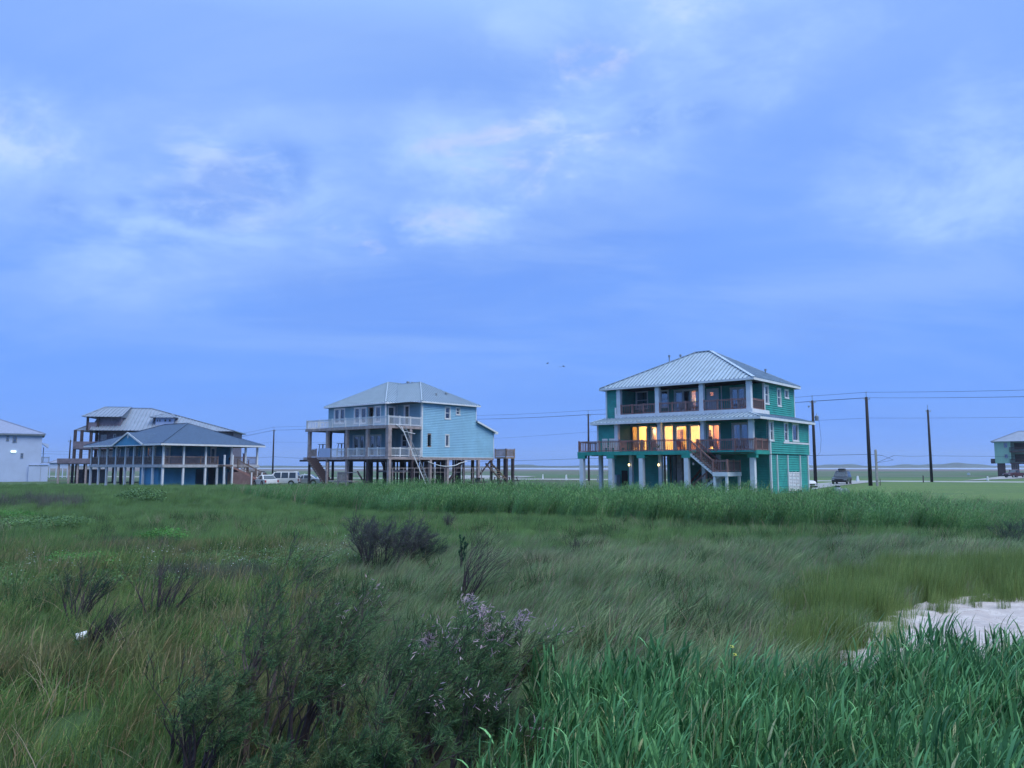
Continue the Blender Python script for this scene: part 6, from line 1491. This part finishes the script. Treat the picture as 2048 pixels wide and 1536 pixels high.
# zone polygons: outlines of each patch of growth on the ground (traced from where they stand, in ground coordinates)
def gpoly(pts): return [(lambda q: (q.x, q.y))(G(a, b_, -.5)) for a, b_ in pts]
Z_TALL = gpoly([(1040, 1560), (1060, 1490), (1200, 1478), (1400, 1470), (1560, 1466), (1700, 1450), (1830, 1418), (1930, 1402), (2060, 1412), (2400, 1420), (2900, 2400), (800, 2400), (960, 1760)])
Z_CORD = gpoly([(1580, 1310), (1600, 1240), (1660, 1190), (1760, 1160), (1900, 1146), (2300, 1146), (2300, 1200), (1950, 1198), (1850, 1208), (1790, 1224), (1720, 1250), (1680, 1280), (1650, 1320), (1600, 1350)])
Z_REED = gpoly([(440, 1006), (560, 1020), (700, 1030), (900, 1036), (1100, 1040), (1300, 1052), (1500, 1061), (1700, 1066), (2048, 1076), (2500, 1080), (2500, 1030), (2048, 1032), (1700, 1024), (1400, 1018), (1000, 1014), (700, 1008), (560, 1002), (470, 996)])
Z_SAND_IN = gpoly([(1660, 1300), (1760, 1240), (1850, 1206), (1950, 1198), (2300, 1194), (2300, 1400), (1900, 1380), (1700, 1360)])
def inw(x, y, poly, wob=.0, seed=0):
    if wob: x = x + wob * vnoise(x, y, 1.1, seed); y = y + wob * vnoise(x, y, 1.3, seed + 1)
    return in_poly(x, y, poly)
def P3d(x, y, dz=0): return np.stack([x, y, gh(x, y) + dz], 1)
def S(n, lo, hi, hz=1.0, seed=5, mul=None):
    r = np.random.default_rng(seed); s_ = r.uniform(lo, hi, n)
    if mul is not None: s_ = s_ * mul
    return np.stack([s_, s_, s_ * hz], 1)

# 1 short green meadow and hummocks
x, y = field(30000, 5.5, 66, 1)
px, py = gpx(x, y)
incord = inw(x, y, Z_CORD, .6, 2) & (np.random.default_rng(77).uniform(0, 1, len(x)) < .55)
excl = inw(x, y, Z_TALL, .25, 1) | incord | inw(x, y, Z_REED, .8, 3) | inw(x, y, SANDW, .35, 4)
bz = sstep(px, 560, 760) * sstep(py, 1050, 1085) * (1 - sstep(py, 1500, 1560))          # share of wind swept grass
r = np.random.default_rng(2); pick = r.uniform(0, 1, len(x))
midfine = (py < 1095) & (py > 1000)
ok = ~excl
mk = ok & (pick > bz) & ~midfine & (y < 46 + 0 * x)
mk &= (vnoise(x, y, 1.5, 51) > -1.3) | (pick > .55)
scatter('meadow_grass', 'meadow', P3d(x[mk], y[mk], -.02), S(mk.sum(), .75, 1.4, 1, 1, 1 + .45 * np.clip(vnoise(x[mk], y[mk], .5, 9), -.35, 1)), .12, 'short mixed green meadow grass over the left and near field')
mk = ok & (pick <= bz) & ~midfine
scatter('wind_swept_grass', 'brown', P3d(x[mk], y[mk], -.02), S(mk.sum(), .6, 1.35, 1, 2, 1 + .35 * np.clip(vnoise(x[mk], y[mk], .45, 19), -1, 1)), .10, 'brownish wind bent grass in the middle of the field')
x2, y2 = field(17000, 24, 68, 5); px2, py2 = gpx(x2, y2)
mk = (py2 < 1110) & ~(inw(x2, y2, Z_REED, .5, 3)) & (py2 > 962) & ((px2 < 620) | (y2 < 50))
scatter('fine_marsh_grass', 'fine', P3d(x2[mk], y2[mk], -.02), S(mk.sum(), .8, 1.5, 1, 3, 1 + .3 * np.clip(vnoise(x2[mk], y2[mk], .6, 7), -1, 1)), .1, 'fine low green grass in front of the reed belt')
x4, y4 = field(16000, 55, 92, 25); px4, py4 = gpx(x4, y4); mk = (px4 < 1010) & (py4 > 966) & ~inw(x4, y4, Z_REED, .5, 3)
scatter('rough_grass', 'fine', P3d(x4[mk], y4[mk], -.02), S(mk.sum(), .7, 1.7, .9, 26, 1 + .4 * np.clip(vnoise(x4[mk], y4[mk], .4, 27), -1, 1)), .1, 'rough low grass around the stilts of the houses on the left')
# weeds and straw stalks standing out of the meadow
x3, y3 = field(9000, 5.5, 40, 15); mk = ~(inw(x3, y3, Z_TALL, .2, 1) | inw(x3, y3, Z_REED, .5, 3) | inw(x3, y3, SANDW, .3, 4)); cl = vnoise(x3, y3, 1.1, 61) > .25; k_ = mk & cl
scatter('dark_weeds', 'weed', P3d(x3[k_], y3[k_], -.02)[:2200], S(min(2200, k_.sum()), .6, 1.5, 1, 16), .25, 'darker weedy clumps scattered through the meadow', 'weeds', 1)
k_ = mk & (vnoise(x3, y3, .8, 62) > .1); k_ &= np.random.default_rng(6).uniform(0, 1, len(x3)) < .3
scatter('straw_stalks', 'straw', P3d(x3[k_], y3[k_], 0), S(k_.sum(), .6, 1.3, 1, 17), .15, 'pale straw seed stalks standing above the meadow grass', 'grass stalks', 1)
# 2 reeds
x, y = field(60000, 30, 66, 6, 1.35); px, py = gpx(x, y)
mk = inw(x, y, Z_REED, .9, 3); x, y, px = x[mk][:5600], y[mk][:5600], px[mk][:5600]
hm = .74 * (.62 + .42 * sstep(px, 520, 900)) * (1 - .30 * sstep(px, 1640, 1980)) * (1 + .20 * np.clip(vnoise(x, y, .6, 31), -1, 1))
scatter('reed_belt', 'reed', P3d(x, y, -.05), S(len(x), .75, 1.2, 1, 6, hm), .09, 'tall green reed belt leaning right in front of the houses', 'reeds')
k_ = np.random.default_rng(91).uniform(0, 1, len(x)) < .12
scatter('dry_reed_stalks', 'straw', P3d(x[k_], y[k_], 0), S(k_.sum(), 1.5, 2.4, 1, 92), .08, 'dry straw coloured stalks inside the reed belt', 'reeds')
# 3 cordgrass
x, y = field(30000, 12, 27, 7, 1.4); px, py = gpx(x, y)
mk = inw(x, y, Z_CORD, 1.1, 2); x, y = x[mk][:2900], y[mk][:2900]
scatter('cordgrass', 'cord', P3d(x, y, -.03), S(len(x), .5, 1.05, 1, 7, 1 + .22 * np.clip(vnoise(x, y, 1.2, 71), -1, 1)), .09, 'dense yellow green cordgrass stand behind the sand patch')
# sparse tufts on the sand
x, y = field(3000, 11, 21, 8, 1.4); mk = inw(x, y, Z_SAND_IN, .3, 4); x, y = x[mk], y[mk]
dn_ = np.clip(vnoise(x, y, .9, 14), -1, 1) > .35; edge = ~inw(x, y, gpoly([(1800, 1330), (1850, 1240), (1950, 1215), (2300, 1210), (2300, 1330), (1950, 1320)]), .2, 5)
k_ = (dn_ | edge) & (np.random.default_rng(4).uniform(0, 1, len(x)) < np.where(edge, .95, .2))
scatter('sand_tufts', 'cord', P3d(x[k_], y[k_], 0), S(k_.sum(), .3, .6, 1.2, 8), .1, 'thin grass tufts standing on the white sand')
k_ = np.random.default_rng(5).uniform(0, 1, len(x)) < .35 + .5 * (vnoise(x, y, 1.2, 88) > .2)
scatter('dead_reed_litter', 'dead', P3d(x[k_], y[k_], .0), S(k_.sum(), .3, .8, .35, 9), .2, 'brown dead plant litter strewn on the white sand', 'plant litter', 1)
# 4 tall foreground grass
x, y = field(16000, 3.2, 11.5, 9, 1.5, 3.5); mk = inw(x, y, Z_TALL, .3, 1) & (y > 3.4); x, y = x[mk][:4000], y[mk][:4000]
r = np.random.default_rng(12); dens = r.uniform(0, 1, len(x)) < .52 + 1.0 * np.clip(vnoise(x, y, 1.6, 44), -1, .35); x, y = x[dens], y[dens]
scatter('tall_foreground_grass', 'tall', P3d(x, y, -.03), S(len(x), .70, 1.28, 1, 10, 1 + .18 * np.clip(vnoise(x, y, 1.4, 22), -1, 1)), .10, 'tall blue green broad bladed grass filling the lower right corner')
k_ = vnoise(x, y, .9, 47) > -.3; k_ &= np.random.default_rng(31).uniform(0, 1, len(x)) < .6
scatter('yellow_green_grass_clumps', 'tall2', P3d(x[k_] + .09, y[k_] + .07, -.03), S(k_.sum(), .6, 1.15, 1, 18), .15, 'narrower yellow green grass mixed into the lower right stand')
x, y = field(9000, 3.4, 11.5, 10, 1.5, 3.5); mk = inw(x, y, Z_TALL, .3, 1); x, y = x[mk], y[mk]
mk = np.random.default_rng(3).uniform(0, 1, len(x)) < .45; x, y = x[mk][:1500], y[mk][:1500]
scatter('ground_vine', 'vinedark', P3d(x, y, .05), S(len(x), .7, 1.2, 1.1, 11), .15, 'dark round leaved vine under the tall foreground grass', 'ground cover', 1)
mk = np.random.default_rng(8).uniform(0, 1, len(x)) < .10
scatter('white_blossoms', 'flower_w', P3d(x[mk], y[mk], .2), S(mk.sum(), .5, .8, .8, 12), .1, 'tiny white blossoms among the foreground grass', 'flowers', 1)
# 5 vine band with small white flowers on the left, bright patch, purple brush
x, y = field(40000, 17, 32, 13, 1.35); px, py = gpx(x, y); wv = 14 * vnoise(x, y, .7, 3)
cy = 1158 - .028 * (px - 250) - 26 * sstep(px, 420, 700) + wv
mk = (abs(py - cy) < 26 + 10 * vnoise(x, y, .5, 8)) & (px < 720); xa, ya = x[mk][:1500], y[mk][:1500]
scatter('flowering_vine_band', 'vine', P3d(xa, ya, .02), S(len(xa), .9, 1.5, 1.0, 13), .15, 'band of leafy vines crossing the left of the field', 'ground cover', 1)
mk2 = np.random.default_rng(9).uniform(0, 1, len(xa)) < .16
scatter('vine_blossoms', 'flower_w', P3d(xa[mk2], ya[mk2], .25), S(mk2.sum(), .8, 1.2, .7, 14), .1, 'white specks of blossom on the left vine band', 'flowers', 1)
mk = (abs(px - 170) < 55 + 20 * vnoise(x, y, .9, 2)) & (abs(py - 1146) < 10 + 4 * vnoise(x, y, 1.2, 2)); 
scatter('bright_vine_patch', 'bright', P3d(x[mk][:150], y[mk][:150], .05), S(len(x[mk][:150]), .8, 1.2, 1, 15), .1, 'bright yellow green leafy patch on the left vine band', 'ground cover', 1)
def brushpatch(name, cx_, cy_, rx, ry, n, label, seed, key='brush', sc_=(.7, 1.2)):
    x, y = field(120000, 12, 66, seed, 1.3); px, py = gpx(x, y)
    mk = (((px - cx_) / rx) ** 2 + ((py - cy_) / ry) ** 2) < (1 + .35 * vnoise(x, y, .8, seed)); x, y = x[mk][:n], y[mk][:n]
    scatter(name, key, P3d(x, y, 0), S(len(x), sc_[0], sc_[1], 1, seed), .2, label, 'brush', 1, seed)
brushpatch('dry_brush', 75, 1012, 95, 10, 28, 'purple brown dry brush at the far left of the field', 41, sc_=(1.0, 1.6))
brushpatch('dry_brush', 420, 1168, 120, 12, 60, 'purple grey dry brush right of the bright vine patch', 42, sc_=(.6, 1.0))
brushpatch('dry_brush', 270, 1110, 120, 14, 60, 'thin mauve brush behind the vine band', 43, sc_=(.6, .9))
brushpatch('dark_leafy_mound', 285, 1003, 36, 8, 130, 'dark green leafy mound at the left in front of the blue house', 44, 'vine', (2.2, 3.2))
brushpatch('dark_leafy_mound', 95, 1062, 80, 9, 170, 'dark green leafy mound along the far left edge', 45, 'vine', (1.6, 2.4))
brushpatch('leafy_mound', 320, 1088, 34, 6, 30, 'brighter leafy mound in the left middle of the field', 46, 'bright', (1.0, 1.5))
brushpatch('leafy_mound', 30, 1040, 60, 6, 50, 'yellow green low mound at the left edge below the dry brush', 47, 'bright', (.8, 1.3))
# a couple of yellow flowers
for px_, py_, lb in ((1464, 1296, 'upper yellow flower above the foreground grass'), (1470, 1312, 'lower yellow flower above the foreground grass')):
    q = at_depth(px_, py_, 8.6); v, f, t_ = broadleaf(9, .02, .04, .022, 5); v = v + np.array([0, 0, 0]); o = bpy.data.objects.new('yellow_flower', np_mesh('yellow_flower', v, f, M['flower_y'], False, {'tone': t_})); COL.objects.link(o); o.location = q; tag(o, lb, 'flower', 'yellow flowers')
    mb = MB(); mb.tube([(0, 0, .02), (-.02, 0, -.4), (0, 0, float(gh(q.x, q.y)) - q.z)], .004, 4); st_ = mb.build('stem', M['g_tall'], o)

# ---- woody shrubs
def grow(r, root, dirv, length, rad, depth, segs, tips, spread=.5, wind=.12, kids=3, keep=.72, upb=.25):
    p = np.array(root, float); d = np.array(dirv, float); d /= np.linalg.norm(d); n = 4; pts = [p.copy()]; rs = [rad]
    for k in range(n):
        d = d + r.normal(0, .11, 3) + np.array([wind * .25, 0, upb * .12]); d /= np.linalg.norm(d); p = p + d * length / n; pts.append(p.copy()); rs.append(rad * (1 - .5 * (k + 1) / n))
        if depth > 0 and k >= 1:
            for _ in range(1 if k < n - 1 else kids):
                if r.uniform() < .85:
                    q = d + r.normal(0, spread, 3); q[2] = abs(q[2]) * .8 + upb; q[0] += wind; grow(r, p, q, length * keep * r.uniform(.7, 1.1), rs[-1] * .62, depth - 1, segs, tips, spread, wind, kids, keep, upb)
    segs.append((pts, rs))
    if depth == 0: tips.append(pts)
def twig_mesh(segs, n=4):
    mb = MB()
    for pts, rs in segs: mb.tube(pts, [max(.0028, q) for q in rs], 3 if rs[0] < .008 else 5, cap=False)
    return mb
def bush(name, px_, py_, Yd, hgt, ntr, seed, label, cat='bush', group=None, spread=.35, tilt=.35, leaf=0, mat_tw=None, depth=2, r0=.012, wind=.15, leafmat_=None, flowers=0, foliage=0, fol_len=.05, keep=.72, fdense=1.0, base_rad=.08):
    q = G(px_, py_, -.5); q = Vector((q.x * Yd / q.y, Yd, 0)) if Yd else q
    z = float(gh(q.x, q.y)); root = empty(name, (q.x, q.y, z), 0, label, cat, group); r = np.random.default_rng(seed); segs = []; tips = []; r0 = r0 * (1.4 if depth < 3 else 1.25)
    for k in range(ntr):
        a = r.uniform(0, 6.28); ti = tilt * r.uniform(.2, 1.1); grow(r, (base_rad * math.cos(a), base_rad * math.sin(a), -.03), (math.cos(a) * ti + wind, math.sin(a) * ti, 1), hgt * r.uniform(.45, .62), r0 * r.uniform(.7, 1.2), depth, segs, tips, spread, wind, 2, keep)
    twig_mesh(segs).build('branches', mat_tw or M['twig'], root)
    if foliage:
        V_, F_, T_ = [], [], []; o = 0; cum = []
        P_ = []; D_ = []
        for pts in tips:
            pts = np.array(pts)
            for k in range(len(pts) - 1):
                m_ = max(1, int(foliage * fdense)); t_ = r.uniform(0, 1, m_)[:, None]; P_.append(pts[k] * (1 - t_) + pts[k + 1] * t_); dd_ = pts[k + 1] - pts[k]; D_.append(np.repeat((dd_ / np.linalg.norm(dd_))[None], m_, 0))
        P_ = np.concatenate(P_); D_ = np.concatenate(D_); n = len(P_)
        d = D_ + r.normal(0, .75, (n, 3)) + np.array([wind, 0, .25]); d /= np.linalg.norm(d, axis=1)[:, None]
        sd_ = np.cross(d, r.normal(0, 1, (n, 3))); sd_ /= np.linalg.norm(sd_, axis=1)[:, None]
        Ln = fol_len * r.uniform(.5, 1.5, n)[:, None]; wd = (.0036 if fol_len == .062 else .005) * r.uniform(.6, 1.4, n)[:, None]
        mid = P_ + d * Ln * .5 + np.array([0, 0, .004]); end = P_ + d * Ln + np.array([.006, 0, -.006])
        v = np.stack([P_ - sd_ * wd * .6, P_ + sd_ * wd * .6, mid + sd_ * wd, end, mid - sd_ * wd], 1)
        v = np.stack([P_ - sd_ * wd * .5, P_ + sd_ * wd * .5, end + sd_ * wd * .5, end - sd_ * wd * .5], 1).reshape(-1, 3)
        f = np.arange(4 * n).reshape(n, 4); tn = np.repeat(r.uniform(0, 1, n), 4)
        fo = bpy.data.objects.new('foliage', np_mesh('foliage', v, f, leafmat_, False, {'tone': tn})); COL.objects.link(fo); fo.parent = root
    if flowers:
        idx_ = r.permutation(len(tips)); top = sorted(range(len(tips)), key=lambda i: -tips[i][-1][2]); cl = []
        V_, F_, T_ = [], [], []; o = 0
        centers = [tips[i][-1] for i in top[:max(3, len(tips) // 3)]]; seeds_ = [centers[r.integers(len(centers))] for _ in range(6)]
        for k in range(flowers):
            c_ = seeds_[r.integers(6)] if r.uniform() < .75 else centers[r.integers(len(centers))]
            b_ = np.array(c_) + r.normal(0, .045, 3); d = np.array([r.normal(.35, .4), r.normal(0, .5), r.normal(.25, .5)]); d /= np.linalg.norm(d); L_ = r.uniform(.03, .07); s1 = np.cross(d, [0, 0, 1.01]); s1 /= np.linalg.norm(s1); s2 = np.cross(d, s1); w_ = .0042
            for sdv in (s1, s2):
                V_.append([b_ - sdv * w_ * .6, b_ + sdv * w_ * .6, b_ + d * L_ * .6 + sdv * w_, b_ + d * L_ * .6 - sdv * w_]); F_.append([o, o + 1, o + 2, o + 3]); V_.append([b_ + d * L_ * .6 - sdv * w_, b_ + d * L_ * .6 + sdv * w_, b_ + d * L_ + sdv * w_ * .2, b_ + d * L_ - sdv * w_ * .2]); F_.append([o + 4, o + 5, o + 6, o + 7]); o += 8; T_ += [r.uniform()] * 8
        fo = bpy.data.objects.new('flower_spikes', np_mesh('flower_spikes', np.array(V_).reshape(-1, 3), np.array(F_), M['tam_flower'], False, {'tone': np.array(T_)})); COL.objects.link(fo); fo.parent = root; fo['kind'] = 'stuff'
    return root
M['tam'] = leafmat('tamarisk_foliage', (0.042, 0.110, 0.050), (0.155, 0.270, 0.115), (0.085, 0.085, 0.045), .10, 1.5, (0.10, 0.115, 0.045), (.5, .7))
M['tam_flower'] = leafmat('pinkish_white_flower_spike', (0.62, 0.47, 0.52), (0.72, 0.64, 0.62), (0.42, 0.30, 0.42), .35, 3)
M['bush_purple'] = leafmat('purple_grey_bush_twiglet', (0.085, 0.095, 0.105), (0.18, 0.17, 0.19), (0.12, 0.17, 0.09), .2, 1)
M['bushleaf'] = leafmat('dusky_bush_leaf', (0.05, 0.095, 0.065), (0.09, 0.14, 0.09), (0.07, 0.06, 0.06), .2, 2)
M['juniper'] = leafmat('dark_green_needles', (0.022, 0.08, 0.045), (0.045, 0.13, 0.07), (0.04, 0.08, 0.04), .1, 2)
gB = 'bare twiggy bushes in the field'
bush('twiggy_bush', 315, 1252, 0, 1.15, 13, 201, 'bare dark twiggy bush, largest on the left of the field', 'bush', gB, .20, .50, depth=2, r0=.016, wind=.10)
bush('twiggy_bush', 152, 1256, 0, 1.1, 12, 202, 'greenish twiggy bush left of the largest bare bush', 'bush', gB, .20, .45, depth=2, r0=.013, wind=.10, foliage=2, leafmat_=M['juniper'])
bush('twiggy_bush', 186, 1328, 0, .85, 12, 203, 'dark twiggy bush beside the white bucket', 'bush', gB, .28, .45, depth=2, r0=.015, wind=.16)
bush('twiggy_bush', 598, 1186, 0, .75, 9, 204, 'small leaning twiggy bush above the tamarisks', 'bush', gB, .25, .3, depth=2, r0=.009, wind=.35, foliage=1, leafmat_=M['juniper'])
bush('twiggy_bush', 928, 1210, 0, 1.45, 14, 205, 'tall thin twiggy bush right of the large purple bush', 'bush', gB, .22, .28, depth=2, r0=.012, wind=.2)
bush('twiggy_bush', 893, 1064, 0, .75, 12, 206, 'small dark round bush in front of the reeds', 'bush', gB, .3, .45, depth=2, r0=.012, wind=.05, foliage=1, leafmat_=M['g_brush'], fol_len=.1)
bush('twiggy_bush', 1152, 1124, 0, .8, 12, 207, 'small purple bush in the middle of the field', 'bush', gB, .35, .5, depth=2, r0=.009, wind=.05)
bush('twiggy_bush', 1674, 1112, 0, .55, 7, 208, 'tiny dark bush before the reeds on the right', 'bush', gB, .3, .5, depth=2, r0=.010, wind=.1)
bush('twiggy_bush', 1864, 1100, 0, .5, 6, 209, 'tiny brown bush right of the middle of the right field', 'bush', gB, .3, .5, depth=1, r0=.008, wind=.1)
bush('leafy_bush', 768, 1143, 0, 1.35, 38, 210, 'large dense purple grey bush in the middle of the field', 'bush', None, .45, .70, depth=2, r0=.012, wind=.1, foliage=4, leafmat_=M['bush_purple'], fol_len=.08, base_rad=.5, fdense=2.6)
bush('leafy_bush', 822, 1136, 0, .95, 20, 211, 'dark green bush touching the large purple grey bush', 'bush', None, .4, .7, depth=2, r0=.009, wind=.1, foliage=5, leafmat_=M['bushleaf'], fol_len=.08, base_rad=.25)
bush('leafy_bush', 2040, 1102, 0, 1.1, 14, 212, 'dark bush cut by the right edge of the picture', 'bush', None, .4, .6, depth=2, r0=.010, wind=.1, foliage=5, leafmat_=M['bushleaf'], fol_len=.09, base_rad=.2)
bush('young_juniper', 920, 1166, 0, 1.5, 4, 213, 'narrow dark green conical sapling left of the tall twiggy bush', 'sapling', None, .05, .01, depth=2, r0=.010, wind=.0, foliage=12, leafmat_=M['juniper'], fol_len=.045, keep=.30, base_rad=.02)
M['twig_mid'] = mat('grey_brown_branch', (0.12, 0.09, 0.085), .85, .4, 6)
gT = 'tamarisk shrubs in the near field'
TM = [(345, 1545, 1.15, 3, 320, 0, 'nearly bare crooked tamarisk stem at the far left of the thicket', .12), (690, 1500, 1.55, 4, 321, 0, 'nearly bare tamarisk with pale forked branches left of the flowering ones', .15),  # px, base py, height, trunks, seed, flowers, label
 (500, 1530, 1.75, 7, 301, 0, 'tall tamarisk with bare pale trunks at the lower left', .9),
 (655, 1470, 1.45, 6, 302, 60, 'tamarisk with forked dark trunks left of centre', 1.2),
 (585, 1560, 1.5, 6, 303, 0, 'feathery tamarisk between the pale trunked one and the forked one', 1.2),
 (405, 1600, 1.15, 6, 304, 0, 'low rounded green tamarisk at the bottom left', 1.4),
 (770, 1590, 1.35, 8, 305, 40, 'brownish tamarisk at the bottom centre left', 1.2),
 (850, 1520, 1.55, 8, 306, 420, 'flowering tamarisk with pinkish white spikes on its left side', 1.5),
 (945, 1500, 1.45, 7, 307, 420, 'flowering tamarisk with a lilac plume at its right top', 1.3),
 (900, 1640, 1.2, 7, 308, 60, 'dark bushy tamarisk at the bottom centre', 1.5),
 (1010, 1640, .8, 5, 309, 20, 'low tamarisk beside the tall foreground grass', 1.2),
 (720, 1700, 1.0, 7, 310, 0, 'nearest dark tamarisk at the bottom edge left of centre', 1.4),
 (560, 1720, .85, 6, 311, 0, 'low tamarisk at the bottom edge below the pale trunks', 1.3)]
for (px_, py_, h_, n_, sd__, fl, lb, fd) in TM:
    bush('tamarisk_shrub', px_, py_, 0, h_ * .93, n_, sd__, lb, 'tamarisk', gT, .32, .30, depth=3, r0=.023, wind=.12, foliage=6, fdense=fd, fol_len=.062, leafmat_=M['tam'], flowers=fl, mat_tw=M['twig'] if sd__ not in (301, 321) else M['twig_mid'], keep=.66, base_rad=.10)
tri = sum(len(o.data.polygons) for o in bpy.data.objects if o.type == 'MESH' and o.name in COL.objects)
print('polygons in scene', tri)
